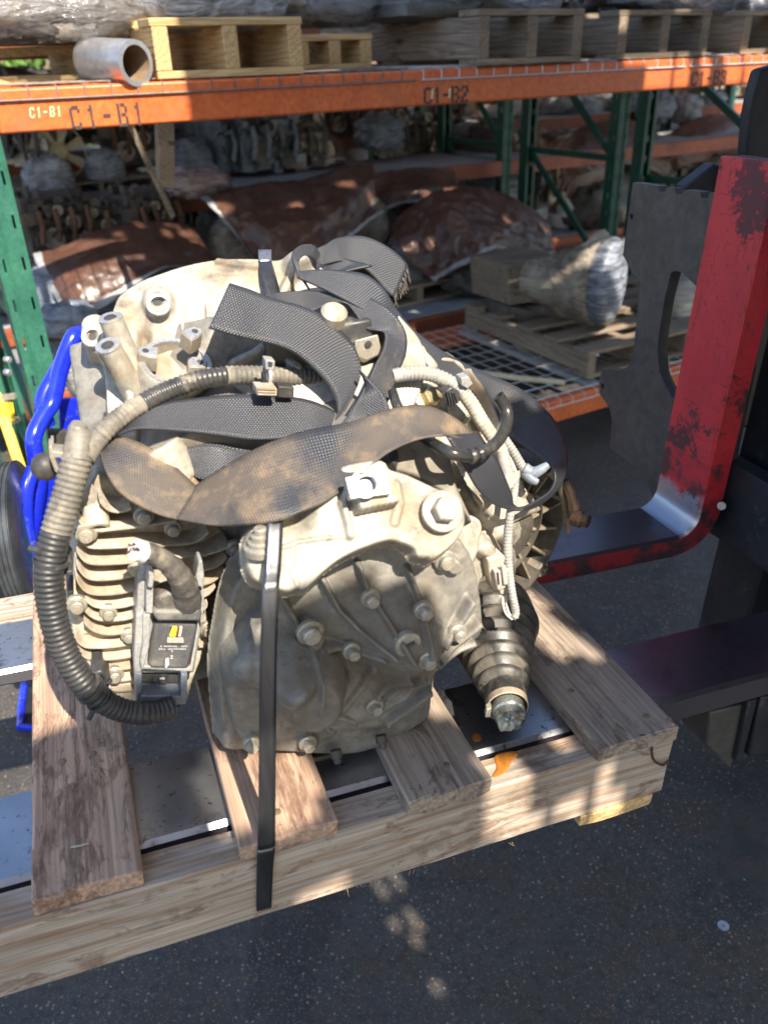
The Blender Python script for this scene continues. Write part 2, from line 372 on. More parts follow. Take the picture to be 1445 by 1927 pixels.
def band():
    t = NT('blued_steel_band'); co = t.coord('Object', (1, 1, 1))
    n = t.noise(t.coord('Object', (60, 60, 2)), 1, 3); col = t.mix(t.ramp(n, .3, .7), (.09, .093, .10), (.16, .16, .17))
    return t.set(color=col, rough=t.math('MULTIPLY_ADD', n, .15, .2), metal=.85, normal=t.bump(n, .1, .0004))
M['band'] = band()

def wrap(name, alpha, tint, rough=.18, bs=1.0, dark=.55):
    """crinkled stretch film: partly see-through, long glossy folds"""
    t = NT(name); co = t.coord('Object', (1, 1, 1)); c2 = t.coord('Object', (2.2, 2.2, 11)); wv = t.noise(co, 3.5, 3)
    f = t.noise(c2, 3.2, 4, .5, 1.6); cr = t.noise(co, 5.5, 3, .45, 1.8)
    ridge = t.math('SUBTRACT', 1, t.math('ABSOLUTE', t.math('MULTIPLY_ADD', f, 4, -2))); rg2 = t.math('SUBTRACT', 1, t.math('ABSOLUTE', t.math('MULTIPLY_ADD', cr, 5, -2.5)))
    h = t.math('MULTIPLY_ADD', ridge, .6, t.math('MULTIPLY', rg2, .5))
    al = t.ramp(h, .15, .95, (alpha[0],) * 3, (alpha[1],) * 3)
    n = t.bump(h, .9 * bs, .012)
    tr = t.n('BsdfTransparent'); mx = t.n('MixShader'); t.l(al, mx.inputs[0]); t.l(tr.outputs[0], mx.inputs[1]); t.l(t.b.outputs[0], mx.inputs[2]); t.l(mx.outputs[0], t.out.inputs[0])
    return t.set(color=t.mix(t.ramp(t.math('MULTIPLY_ADD', wv, .5, t.math('MULTIPLY', f, .5)), .42, .60), tuple(c * dark for c in tint), tint), rough=rough * .7, normal=n, spec=1.0)
M['wrap'] = wrap('stretch_film', (.25, .85), (.50, .52, .55))
M['wrap_thin'] = wrap('thin_stretch_film', (.12, .55), (.45, .46, .48))
M['wrap_pink'] = wrap('milky_pink_bag', (.75, .98), (.52, .38, .35), .3)
M['wrap_blue'] = wrap('blue_tinted_bag', (.6, .95), (.30, .36, .45), .2)
M['wrap_white'] = wrap('white_stretch_film', (.6, .97), (.60, .60, .60), .2)
M['film_dusty'] = wrap('dusty_film', (.35, .85), (.46, .40, .31), .25, .8, .5)

def redpaint():
    t = NT('chipped_red_paint'); co = t.coord('Object', rnd=False)
    n = t.noise(co, 38, 9, .72, 1.6); big = t.noise(co, 4, 3)
    v = t.n('TexVoronoi', feature='DISTANCE_TO_EDGE'); v.inputs['Scale'].default_value = 22
    ds = t.n('VectorMath', operation='ADD'); t.l(co, ds.inputs[0]); nn = t.n('TexNoise'); nn.inputs['Scale'].default_value = 30; t.l(co, nn.inputs['Vector']); t.l(nn.outputs[1], ds.inputs[1]); t.l(ds.outputs[0], v.inputs['Vector'])
    fn = t.noise(co, 110, 6, .75, .8); cl = t.ramp(t.noise(co, 7, 5, .65), .44, .62)
    c = t.ramp(t.math('ADD', t.math('MULTIPLY', fn, .5), t.math('ADD', t.math('MULTIPLY', n, .32), t.math('MULTIPLY', cl, .22))), .520, .565)
    scr = t.ramp(t.noise(t.coord('Object', (160, 160, 22), rnd=False), 1.0, 4, .7, 1.5), .60, .64); scr2 = t.ramp(t.noise(t.coord('Object', (30, 30, 240), rnd=False), 1.0, 4, .7, 1.5), .62, .65)
    ch = t.math('MAXIMUM', c, t.math('MULTIPLY', t.math('MAXIMUM', scr, scr2), .8))
    col = t.mix(t.ramp(t.noise(co, 9, 5), .35, .65), (.46, .018, .026), (.60, .032, .042)); col = t.mix(ch, col, (.085, .024, .028))
    col = t.mix(t.math('MULTIPLY', t.ramp(t.noise(co, 3, 6, .6), .40, .70), .30), col, (.30, .05, .05)); return t.set(color=col, rough=t.math('MULTIPLY_ADD', ch, .25, .38), normal=t.bump(t.math('SUBTRACT', 1, ch), .5, .0008), spec=.5)
M['red'] = redpaint()

def ground_mat():
    t = NT('oily_asphalt'); co = t.coord('Object', rnd=False)
    col = t.mix(t.ramp(t.noise(co, 1.3, 7, .65, .5), .35, .65), (.054, .050, .048), (.098, .088, .078))
    col = t.mix(t.ramp(t.noise(co, 5, 6, .7), .46, .66), col, (.088, .062, .042)); col = t.mix(t.math('MULTIPLY', t.ramp(t.noise(co, 45, 6, .8), .5, .62), .6), col, (.028, .026, .026)); col = t.mix(t.math('MULTIPLY', t.ramp(t.noise(co, 2.1, 5, .6, 1.0), .54, .60), .5), col, (.024, .023, .024))
    for sc, th, cc in ((95, .17, (.30, .26, .20)), (60, .15, (.17, .10, .055)), (150, .11, (.27, .25, .23)), (38, .12, (.13, .095, .065)), (230, .26, (.16, .145, .125))):
        v = t.n('TexVoronoi'); v.inputs['Scale'].default_value = sc; t.l(co, v.inputs['Vector'])
        r = t.n('SeparateColor'); t.l(v.outputs[1], r.inputs[0])
        k = t.math('MULTIPLY', t.ramp(v.outputs[0], th, th * 1.8, (1, 1, 1), (0, 0, 0)), t.ramp(r.outputs[0], .66, .72)); 
        k = t.math('MULTIPLY', k, t.ramp(t.noise(co, 3, 4), .33, .5)); col = t.mix(k, col, cc)
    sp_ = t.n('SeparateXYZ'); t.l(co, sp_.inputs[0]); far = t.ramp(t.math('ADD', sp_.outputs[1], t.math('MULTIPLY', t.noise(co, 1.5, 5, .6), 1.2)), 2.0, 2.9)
    col = t.mix(t.math('MULTIPLY', far, .55), col, (.27, .26, .25))  # farther ground made paler, grazing light put into its colour
    ro = t.math('MULTIPLY_ADD', t.noise(co, 3, 5), .35, .42)
    return t.set(color=col, rough=ro, normal=t.bump(t.noise(co, 110, 8, .8), .9, .004, t.bump(t.noise(co, 22, 4), .3, .006)), spec=.4)
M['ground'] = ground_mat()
M['nail'] = pbr('rusty_nail', (.20, .15, .09), (.32, .25, .14), 200, (.4, .6), .6)
M['rustwire'] = pbr('rusty_wire_staple', (.07, .035, .025), (.11, .05, .03), 80, (.7, .8))
M['machined_dark'] = pbr('threaded_steel', (.22, .22, .23), (.34, .34, .35), 60, (.35, .5), .7, (700, .2, .0004))
M['plastic_mid'] = pbr('worn_grey_black_plastic', (.075, .075, .078), (.12, .118, .112), 30, (.4, .55), 0, (500, .15, .0004), ((.24, .22, .18), 30, .50, .2, .8))
M['hole'] = pbr('dark_bore', (.03, .03, .03), (.05, .05, .05), 60, (.6, .8))
M['rust_clamp'] = pbr('dusty_clamp', (.30, .24, .17), (.42, .34, .25), 60, (.6, .8), .3)
M['grease'] = pbr('greasy_steel', (.26, .27, .24), (.38, .39, .35), 60, (.2, .35), .6)
M['torn'] = pbr('torn_steel', (.24, .25, .22), (.40, .41, .37), 90, (.28, .4), .7, (300, .5, .0015))
M['thread'] = pbr('frayed_thread', (.06, .055, .05), (.14, .12, .10), 90, (.6, .8))
M['band_bright'] = pbr('bare_steel_band', (.22, .22, .23), (.34, .34, .35), 60, (.3, .45), .8)
M['conduit_mid'] = pbr('half_dusty_conduit', (.035, .035, .036), (.065, .062, .058), 26, (.25, .4), 0, (300, .1, .0004), ((.34, .29, .22), 30, .52, .2, .85))
M['conduit_dusty2'] = pbr('pale_dusty_conduit', (.36, .32, .25), (.48, .43, .34), 22, (.6, .8), 0, (200, .3, .0008), ((.2, .2, .19), 28, .56, .2, .7))
M['tape_blue'] = pbr('grey_blue_tape', (.14, .17, .21), (.24, .27, .30), 30, (.4, .6), 0, (120, .5, .001), ((.34, .31, .25), 30, .55, .2, .85))
M['tape_dark'] = pbr('dark_taped_cable', (.055, .052, .048), (.12, .11, .095), 30, (.3, .5), 0, (110, .7, .0015), ((.26, .22, .17), 34, .52, .2, .8))
M['plastic_grey2'] = pbr('dusty_tape_tail', (.30, .28, .24), (.40, .37, .31), 40, (.6, .75))
M['plastic_grey3'] = pbr('beige_plastic', (.34, .31, .26), (.45, .41, .34), 40, (.5, .7), 0, (500, .1, .0003))
M['plastic_blue'] = pbr('grey_blue_plastic', (.13, .15, .18), (.19, .21, .24), 40, (.35, .5))
M['wire_white'] = pbr('cream_wire', (.55, .50, .42), (.68, .62, .52), 60, (.4, .6))
M['wire_yellow'] = pbr('yellow_wire', (.65, .55, .04), (.7, .6, .06), 60, (.4, .5))
M['wire_brown'] = pbr('brown_wire', (.12, .06, .03), (.16, .08, .04), 60, (.4, .5))
M['copper'] = pbr('copper_strand', (.6, .25, .12), (.7, .32, .16), 60, (.3, .4), .9)
M['foil'] = pbr('cable_filler', (.55, .53, .5), (.75, .73, .7), 120, (.3, .5))
M['hose'] = pbr('black_hose', (.022, .022, .022), (.04, .038, .036), 30, (.18, .32), 0, (200, .1, .0004), ((.12, .105, .085), 22, .56, .2, .6))
M['web_rib'] = pbr('rusty_grey_rib', (.17, .14, .105), (.27, .23, .17), 18, (.5, .7), .15, (500, .5, .0007), ((.12, .07, .04), 20, .55, .2, .8))
M['alu_shade'] = pbr('shaded_web_cover', (.07, .062, .05), (.12, .105, .085), 14, (.5, .7), .2, (300, .4, .0008))  # shade inside the round cover put into a darker colour
M['reel'] = pbr('black_tyre', (.03, .033, .037), (.08, .09, .10), 7, (.2, .35), .2, (60, .3, .001))
M['orange_back'] = pbr('orange_beam_dark', (.22, .055, .022), (.32, .085, .035), 8, (.45, .6), 0, (200, .15, .0005), ((.12, .06, .04), 7, .5, .25, .7))  # darker orange for the beams of the back racks
M['green_back'] = pbr('green_rack_paint_shaded', (.006, .055, .034), (.012, .085, .050), 12, (.35, .5), 0, (200, .15, .0005), ((.10, .10, .085), 14, .6, .1, .8))  # darker copy of the green, shade painted in for the farther posts
M['green_dark'] = pbr('dark_green_flange', (.015, .06, .05), (.03, .09, .07), 7, (.3, .5), 0)
M['carton_dark'] = pbr('oily_dark_contents', (.08, .06, .045), (.20, .15, .10), 14, (.5, .8), 0, (60, .5, .003))
M['rusty'] = pbr('rusty_manifold', (.12, .06, .035), (.2, .11, .06), 14, (.6, .8), .2, (90, .5, .002))
M['wood_old2'] = wood('pale_brown_board', (.30, .235, .16), (.38, .30, .21), (.20, .14, .09), 70, .8, True, 0)
M['bamboo'] = pbr('bamboo', (.50, .42, .28), (.60, .52, .36), 20, (.5, .6), 0, (90, .2, .001), ((.3, .24, .15), 20, .62, .1, .7))
M['film_end'] = wrap('crumpled_blue_film', (.85, .99), (.46, .50, .60), .16, .8, .22)  # streak highlights and dark folds are put into the film colour
M['wrap_cream'] = wrap('cream_film', (.75, .98), (.58, .54, .45), .22)
M['wrap_dull'] = wrap('dull_film', (.85, .99), (.50, .47, .42), .3)
M['fan_cream'] = pbr('cream_fan_plastic', (.45, .36, .20), (.55, .45, .28), 20, (.4, .6))
# ------------------------------------------------------------------ setting
def ground():
    n = 60; rows = []
    for i in range(n + 1):
        for_row = []
        for k in range(n + 1):
            x = (i / n * 2 - 1); y = (k / n * 2 - 1); x = math.copysign(abs(x) ** 2.4, x) * 150; y = math.copysign(abs(y) ** 2.4, y) * 150
            for_row.append((x, y + 2, 0 if max(abs(x), abs(y)) > 6 else 0))
        rows.append(for_row)
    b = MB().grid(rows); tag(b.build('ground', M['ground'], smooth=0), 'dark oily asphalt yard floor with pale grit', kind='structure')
    g = MB(); rnd = random.Random(3)
    for i in range(1900):                                    # loose grit lying on the asphalt
        x, y = rnd.uniform(-1.2, 2.4), rnd.uniform(.5, 3.2); r = rnd.choice((.0010, .0013, .0016, .002, .003)); a = rnd.uniform(0, 3)
        e = Vector((math.cos(a), math.sin(a), 0)); f = Vector((-e.y, e.x, 0)); c = Vector((x, y, 0)); k = rnd.uniform(.4, 1.2)
        g.cm = rnd.choice((0, 1, 1, 1))
        g.add([c + e * r * 1.4, c + f * r * k, c - e * r, c - f * r * k * .8, c + Vector((0, 0, r * .7))], [(0, 1, 4), (1, 2, 4), (2, 3, 4), (3, 0, 4)])
    tag(g.build('grit', [M['grit'], M['chip']], smooth=0), 'pale grit scattered over the asphalt', 'grit', kind='stuff')
M['grit'] = pbr('pale_grit', (.26, .24, .21), (.42, .40, .36), 90, (.6, .8))
M['chip'] = pbr('brown_chip', (.20, .12, .07), (.32, .2, .12), 90, (.6, .8))
ground()
wp = Vector(hitz(1360, 1743, 0)); wt = thing('flat_washer', 'small round steel washer lying alone on the dark asphalt', 'washer', wp)
MB().lathe(wp, (0, 0, 1), [(.0003, .0036), (.0003, .011), (.0020, .011), (.0024, .0095), (.0016, .0036), (.0003, .0036)], 28, cap=False).build('ring', M['rivet'], wt)
MB().cyl(wp + Vector((0, 0, .0003)), wp + Vector((0, 0, .0011)), .0036, n=16).build('pin', M['bolt'], wt)

# shade: unseen sheet added as roofing over the aisle behind the camera. Holes are cut where sun patches are wanted.
e1 = np.array([math.cos(RAD(SUN_AZ)), -math.sin(RAD(SUN_AZ)), 0]); e2 = np.cross(e1, SD); e2 = e2 if e2[2] > 0 else -e2
def AB(p): p = np.array(p); return (float(p @ e1), float(p @ e2))
def pa(pts, f): return [AB(f(*q)) for q in pts]
F0 = lambda x, y: P(x, y, 0)
Wb = lambda x, y: Q(x, y, .02)
def FR(d): return lambda x, y: Vector(hitp(x, y, RN * (RD + d), RN))
LIT = []
LIT.append([(-1.5, 1.17), (-.05, 1.155), (.06, 1.165), (.17, 1.135), (.23, 1.15), (.30, 1.15), (.355, 1.145), (.382, 1.12), (.392, 1.06), (.40, .995), (.44, .98), (.50, .985), (.515, 1.06), (.53, 1.12), (.585, 1.13), (.60, 1.0), (.645, .98), (.675, 1.11), (.70, 1.20), (.66, 1.40), (.60, 1.55), (.70, 1.9), (.62, 2.2), (.63, 2.45), (.775, 2.55), (.78, 3.05), (.93, 3.12), (.95, 3.45), (.80, 3.55), (.70, 3.75), (.72, 4.6), (-1.5, 4.6)])
LIT.append([(.155, 1.06), (.135, 1.03), (.14, .985), (.175, .955), (.215, .965), (.24, .99), (.245, 1.02), (.22, 1.035), (.19, 1.05)])      # spot on the second board
LIT.append(pa([(905, 1470), (918, 1588), (992, 1572), (994, 1462), (985, 1405), (945, 1400), (915, 1420)], F0))
LIT.append(pa([(1000, 1562), (1027, 1553), (1028, 1525), (1014, 1515), (1003, 1530)], F0))
LIT.append(pa([(1053, 1550), (1083, 1542), (1088, 1500), (1074, 1490), (1060, 1505)], F0))
LIT.append(pa([(1117, 1555), (1158, 1545), (1158, 1500), (1152, 1425), (1138, 1450), (1125, 1500)], F0))
LIT.append(pa([(1040, 1383), (1062, 1378), (1088, 1412), (1070, 1428), (1055, 1405)], lambda x, y: Q(x, y, 0)))
LIT.append(pa([(525, 1708), (545, 1690), (600, 1668), (650, 1660), (655, 1685), (590, 1700)], F0))
for q in ([(700, 1650), (712, 1650), (728, 1690), (716, 1692)], [(730, 1645), (746, 1645), (762, 1682), (748, 1684)], [(760, 1708), (776, 1708), (795, 1764), (780, 1770)], [(806, 1822), (820, 1824), (832, 1865), (818, 1870)], [(730, 1725), (740, 1725), (748, 1752), (738, 1752)]):
    LIT.append(pa(q, lambda x, y: hitz(x, y, 0)))
# gaps that light patches of the racks
for q, d in (([(1213, 110), (1262, 105), (1260, 172), (1212, 178)], 0), ([(1268, 105), (1292, 100), (1292, 170), (1266, 172)], 0), ([(1318, 95), (1332, 95), (1330, 165), (1316, 165)], 0), ([(1362, 90), (1392, 90), (1392, 160), (1360, 160)], 0), ([(1398, 90), (1445, 80), (1445, 150), (1396, 155)], 0),
             ([(915, 60), (935, 58), (935, 100), (915, 100)], 0), ([(960, 58), (1000, 56), (1000, 75), (960, 80)], .1), ([(1150, 20), (1185, 20), (1180, 60), (1150, 60)], 0),
             ([(700, 335), (716, 330), (725, 350), (706, 362)], 1.7), ([(752, 335), (800, 332), (808, 352), (768, 362)], 1.7), ([(812, 332), (848, 328), (848, 344), (815, 348)], 1.7), ([(705, 395), (750, 360), (762, 380), (715, 412)], 1.7),
             ([(560, 410), (580, 412), (592, 445), (590, 480), (575, 470)], 1.6), ([(1105, 450), (1150, 440), (1150, 480), (1110, 490)], .5), ([(1020, 610), (1110, 600), (1190, 560), (1190, 600), (1090, 625)], .5), ([(1095, 660), (1195, 615), (1195, 650), (1120, 690)], .3),
             ([(870, 545), (915, 540), (915, 550), (872, 556)], .9), ([(988, 715), (1010, 712), (1010, 722), (988, 724)], .4), ([(810, 505), (822, 500), (835, 520), (822, 530)], 1.2), ([(900, 435), (915, 430), (920, 440), (905, 448)], 1.2), ([(1112, 430), (1128, 400), (1128, 380), (1112, 390)], 2.4),
             ([(60, 345), (135, 300), (135, 340), (80, 350)], 2.6), ([(330, 320), (400, 320), (430, 350), (380, 360)], 2.0), ([(100, 235), (150, 235), (155, 300), (100, 300)], 3.0), ([(190, 290), (215, 290), (215, 330), (190, 330)], 2.6),
             ([(640, 250), (700, 215), (720, 240), (660, 270)], 3.), ([(500, 225), (520, 225), (520, 260), (500, 260)], 3.2), ([(1000, 260), (1055, 255), (1050, 290), (1010, 290)], 3.), ([(1175, 215), (1240, 195), (1290, 200), (1270, 235), (1190, 225)], 3.), ([(1340, 170), (1420, 165), (1400, 190), (1350, 195)], 3.), ([(1270, 262), (1300, 258), (1298, 270), (1275, 275)], 2.5), ([(560, 60), (650, 80), (650, 140), (560, 140)], .1)):
    LIT.append(pa(q, FR(d)))
_r = random.Random(77)
for _ in range(170):                                  # small holes: broken light over the far shelves
    a_, b_, w_, h_ = _r.uniform(.85, 5.2), _r.uniform(2.80, 4.2), _r.uniform(.015, .07), _r.uniform(.012, .045)
    if 1.0 < a_ < 2.3 and b_ < 3.45: continue
    LIT.append([(a_ + w_ * math.cos(t_) * _r.uniform(.7, 1.2), b_ + h_ * math.sin(t_) * _r.uniform(.7, 1.2)) for t_ in (0, .9, 1.8, 2.7, 3.6, 4.5, 5.4)])
LIT.append(pa([(1060, 480), (1150, 445), (1195, 470), (1198, 560), (1150, 600), (1120, 560), (1110, 500)], FR(.28)))
LIT.append(pa([(1130, 600), (1190, 585), (1192, 625), (1140, 640)], FR(.25)))
def inside(p, poly):
    c = False; n = len(poly)
    for i in range(n):
        a, b = poly[i], poly[i - 1]
        if (a[1] > p[1]) != (b[1] > p[1]) and p[0] < (b[0] - a[0]) * (p[1] - a[1]) / (b[1] - a[1]) + a[0]: c = not c
    return c
def shade_mask():
    A0, A1, B0, B1, st = -1.2, 5.6, -.5, 4.5, .018
    S = -2.25; na, nb = int((A1 - A0) / st), int((B1 - B0) / st); b = MB(); SHADE = [(.525, 1.335), (.57, 1.31), (.66, 1.27), (.72, 1.22), (.70, 1.20), (.645, 1.185), (.58, 1.20), (.555, 1.215), (.56, 1.26), (.53, 1.29)]; boxes = [(min(q[0] for q in p), max(q[0] for q in p), min(q[1] for q in p), max(q[1] for q in p)) for p in LIT]
    for j in range(nb):
        y = B0 + (j + .5) * st; run = None
        for i in range(na + 1):
            x = A0 + (i + .5) * st
            lit = i == na or (any(bx[0] <= x <= bx[1] and bx[2] <= y <= bx[3] and inside((x, y), p) for bx, p in zip(boxes, LIT)) and not inside((x, y), SHADE))
            if not lit and run is None: run = i
            if lit and run is not None:
                q = [e1 * (A0 + ii * st) + e2 * (B0 + jj * st) + SD * S for ii, jj in ((run, j), (i, j), (i, j + 1), (run, j + 1))]
                b.add(q, [(0, 1, 2, 3)]); run = None
    tag(b.build('shade_sheet', M['shade'], smooth=0, fix=False), 'unseen added sheet over the aisle, holes cut to shape sun and shade', kind='structure')
M['shade'] = pbr('shade_sheeting', (.10, .11, .12), (.14, .15, .16), 6, (.6, .8))
shade_mask()

# ------------------------------------------------------------------ racking
def upright_mesh(h, wd=.076, dp=.07, pitch=.1016, slots=True):
    xs = [0, .012, .018, .031, .045, .058, .064, wd] if slots else [0, .028, .048, wd]
    ys = {3: .006, 4: .006} if slots else {1: .006, 2: .006}
    b = MB(); z = 0.0; zs = [0]
    if slots:
        while z + pitch < h: zs += [z + .03, z + .062]; z += pitch; zs.append(z) if 0 else None
    zs.append(h); zs = sorted(set(round(q, 4) for q in zs))
    for i in range(len(xs) - 1):
        for k in range(len(zs) - 1):
            hole = slots and ((i == 1) or (i == 5)) and (k % 2 == 1) and k < len(zs) - 2
            if hole: continue
            off = .0254 if 0 else 0
            y0, y1 = ys.get(i, 0), ys.get(i + 1, 0)
            b.add([(xs[i], y0, zs[k]), (xs[i + 1], y1, zs[k]), (xs[i + 1], y1, zs[k + 1]), (xs[i], y0, zs[k + 1])], [(0, 1, 2, 3)])
    for x in (0, wd):
        for k in range(len(zs) - 1):
            if slots and k % 2 == 1 and k < len(zs) - 2:
                b.add([(x, 0, zs[k]), (x, .025, zs[k]), (x, .025, zs[k + 1]), (x, 0, zs[k + 1])], [(0, 1, 2, 3)]); b.add([(x, .033, zs[k]), (x, dp, zs[k]), (x, dp, zs[k + 1]), (x, .033, zs[k + 1])], [(0, 1, 2, 3)])
            else: b.add([(x, 0, zs[k]), (x, dp, zs[k]), (x, dp, zs[k + 1]), (x, 0, zs[k + 1])], [(0, 1, 2, 3)])
    b.add([(0, dp, 0), (.02, dp, 0), (.02, dp, h), (0, dp, h)], [(0, 1, 2, 3)]); b.add([(wd - .02, dp, 0), (wd, dp, 0), (wd, dp, h), (wd - .02, dp, h)], [(0, 1, 2, 3)])
    return b
def solid(o, t=.002):
    m = o.modifiers.new('sheet', 'SOLIDIFY'); m.thickness = t; m.offset = -1; return o
UPM = {}
def upright(parent, u, d, h=1.9, flip=False, slots=True):
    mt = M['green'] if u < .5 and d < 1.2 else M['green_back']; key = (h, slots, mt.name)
    if key not in UPM: UPM[key] = upright_mesh(h, slots=slots).mesh('upright', 0)
    Mx = MRACK @ Matrix.Translation((u, d, 0)) @ (Matrix.Rotation(math.pi, 4, 'Z') if flip else Matrix())
    if flip: Mx = MRACK @ Matrix.Translation((u + .076, d, 0)) @ Matrix.Rotation(math.pi, 4, 'Z')
    return solid(link('upright', UPM[key], mt, parent, Mx))
def rbox(name, mat, parent, u0, u1, d0, d1, z0, z1, bevel=.003):
    Mx = MRACK @ Matrix.Translation(((u0 + u1) / 2, (d0 + d1) / 2, (z0 + z1) / 2))
    return MB().box((-(u1 - u0) / 2, -(d1 - d0) / 2, -(z1 - z0) / 2), ((u1 - u0) / 2, (d1 - d0) / 2, (z1 - z0) / 2)).build(name, mat, parent, bevel=bevel, M=Mx)
def brace(parent, u, d0, z0, d1, z1, wdt=.035):
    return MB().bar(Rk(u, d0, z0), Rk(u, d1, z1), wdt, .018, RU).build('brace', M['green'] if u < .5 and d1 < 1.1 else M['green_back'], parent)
def deck(parent, u0, u1, d0, d1, z, mat, drop=.026, back=True):
    b = MB(); r = .0023; u = u0
    while u <= u1 + .001:
        b.tube([Rk(u, d0 - .0035 - r, z - drop), Rk(u, d0 - .0035 - r, z - .004), Rk(u, d0 + .004, z + r), Rk(u, d1 - .002, z + r)], r, 5); u += .065
    for dd in [d0 + .03 + k * .1 for k in range(int((d1 - d0) / .1) + 1)]:
        b.tube([Rk(u0 - .01, dd, z + r * 2.6), Rk(u1 + .01, dd, z + r * 2.6)], r, 5)
    b.tube([Rk(u0 - .01, d0 - .0035 - r * 2.6, z - drop), Rk(u1 + .01, d0 - .0035 - r * 2.6, z - drop)], r * 1.15, 5)
    for k in (.2, .5, .8): b.box((0, 0, 0), (1, 1, 1), Matrix.Translation(Rk(u0 + (u1 - u0) * k, (d0 + .05), z - .028)) @ MRACK.to_3x3().to_4x4() @ Matrix.Diagonal((.03, d1 - d0 - .1, .022, 1)))
    return b.build('wire_deck', mat, parent)

GL = {'C': [(0, .1, .25, .9), (.3, .84, .85, 1), (.3, 0, .85, .16), (.72, .7, .98, .84), (.72, .16, .98, .3), (.2, .84, .3, .95), (.2, .05, .3, .16)],
      '1': [(.38, 0, .64, 1), (.2, .74, .38, .86)], '-': [(.1, .42, .8, .58)],
      'B': [(0, 0, .27, 1), (.36, .86, .8, 1), (.36, .44, .8, .58), (.36, 0, .8, .14), (.72, .6, .98, .86), (.72, .14, .98, .42)],
      '2': [(.05, .66, .3, .84), (.15, .84, .5, 1), (.6, .84, .9, 1), (.7, .55, .98, .86), (.38, .34, .74, .56), (.1, .14, .42, .36), (0, 0, .45, .14), (.55, 0, 1, .14)],
      '3': [(.05, .7, .3, .86), (.1, .86, .45, 1), (.55, .86, .85, 1), (.7, .56, .98, .88), (.4, .44, .8, .58), (.7, .12, .98, .46), (.55, 0, .85, .14), (.1, 0, .45, .14), (.05, .14, .3, .3)]}
def stencil(parent, txt, u0, u1, z0, z1, d, mat=None, slant=0.0, gap=.22):
    n = len(txt); wch = (u1 - u0) / (n + gap * (n - 1)); b = MB()
    for i, c in enumerate(txt):
        x0 = u0 + i * wch * (1 + gap)
        for (a0, b0, a1, b1) in GL[c]:
            q = [(x0 + x * wch + slant * y * wch, z0 + y * (z1 - z0)) for x, y in ((a0, b0), (a1, b0), (a1, b1), (a0, b1))]
            b.prism([Rk(x, d - .0008, z) for x, z in q], RN * .0006)
    return b.build('stencil_lettering', mat or M['stencil'], parent, smooth=0)

rackA = thing('pallet_rack', 'nearest storage rack with green slotted post, orange beams and wire decks', 'rack', Rk(.28, 0, 0), 'rows of pallet racking')
ZU, ZL, DA = 1.456, .272, 1.07
for u in (.239, 3.65, 7.1):
    upright(rackA, u, 0, 1.36 if u < 1 else 2.4); upright(rackA, u - (.03 if u > 1 else 0), DA + .07, 2.4, True)
    for k in range(3):
        z0 = .25 + k * .62; brace(rackA, u + .038, .06, z0, DA, z0); brace(rackA, u + .038, .06, z0, DA, z0 + .62)
PTS = lambda x, y: RP(x, y, -.004)
for (ua, ub) in ((.316, 3.649), (3.727, 7.099)):
    for z0, z1 in ((1.360, ZU), (ZL - .098, ZL)):
        bm_ = rbox('beam', M['orange'], rackA, ua, ub, -.004, .042, z0, z1, .006)
        if z1 == ZU and ua < 1:
            for txt, x0, x1, y in (('C1-B1', 133, 271, 222), ('C1-B2', 797, 881, 181)):
                a, c = PTS(x0, y), PTS(x1, y); hh = .0265 if x0 < 700 else .023
                stencil(bm_, txt, a[0], c[0], a[2] - hh, a[2] + hh, -.0045, gap=.5 if x0 < 700 else .1)
            a, c = PTS(1300, 149), PTS(1366, 146); stencil(bm_, 'C1-B3', a[0], c[0], a[2] - .024, a[2] + .024, -.0045)
            a, c = PTS(55, 212), PTS(115, 209); stencil(bm_, 'C1-B1', a[0], c[0], a[2] - .012, a[2] + .011, -.0045, M['chalk'], .25, .35)
            a, c = PTS(806, 178), PTS(850, 176); stencil(bm_, '1', a[0], a[0] + .022, a[2] - .012, a[2] + .014, -.0052, M['chalk'], .15); stencil(bm_, '1', c[0] - .022, c[0], a[2] - .012, a[2] + .014, -.0052, M['chalk'], .15)
        rbox('beam', M['orange'], rackA, ua, ub, DA - .04, DA + .006, z0, z1, .006)

M['wire_rust'] = pbr('rusty_wire', (.16, .12, .10), (.24, .19, .165), 60, (.6, .8), .2)
for zz in (ZU, ZL):
    deck(rackA, .335, 1.475, 0, DA, zz, M['wire_rust'] if zz == ZU else M['wire']); deck(rackA, 1.515, 2.62, 0, DA, zz, M['wire']); deck(rackA, 2.66, 3.63, 0, DA, zz, M['wire'])

def back_rack(label, d0, d1, us, levels, h=3.05, white=False):
    r = thing('pallet_rack', label, 'rack', Rk(us[0], d0, 0), 'rows of pallet racking')
    for u in us:
        upright(r, u, d0, h, slots=d0 < 3); upright(r, u, d1, h, True, slots=d0 < 3)
        for k in range(4):
            z0 = .35 + k * .6; brace(r, u + .038, d0 + .05, z0, d1 - .05, z0); brace(r, u + .038, d0 + .05, z0, d1 - .05, z0 + .6)
    for a, c in zip(us[:-1], us[1:]):
        for z in levels:
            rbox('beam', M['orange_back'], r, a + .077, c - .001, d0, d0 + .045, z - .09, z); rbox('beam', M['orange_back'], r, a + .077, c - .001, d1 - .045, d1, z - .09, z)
            rbox('shelf_board', M['shelf_grey'], r, a + .08, c - .004, d0 + .046, d1 - .046, z - .02, z + .002)
    return r
M['shelf_grey'] = pbr('grey_decking', (.22, .23, .24), (.34, .35, .36), 9, (.5, .7), .1)
back_rack('second storage rack standing back to back with the nearest, tarpaulined loads on it', 1.27, 2.10, (.12, 3.63, 7.1), (ZL, 1.62))
back_rack('third storage rack whose shelf carries bagged gearboxes', 2.32, 3.08, (.16, 3.67, 7.12), (.30, .86, 1.62, 3.0))  # top levels here and in the next two: unseen, added to block sky light
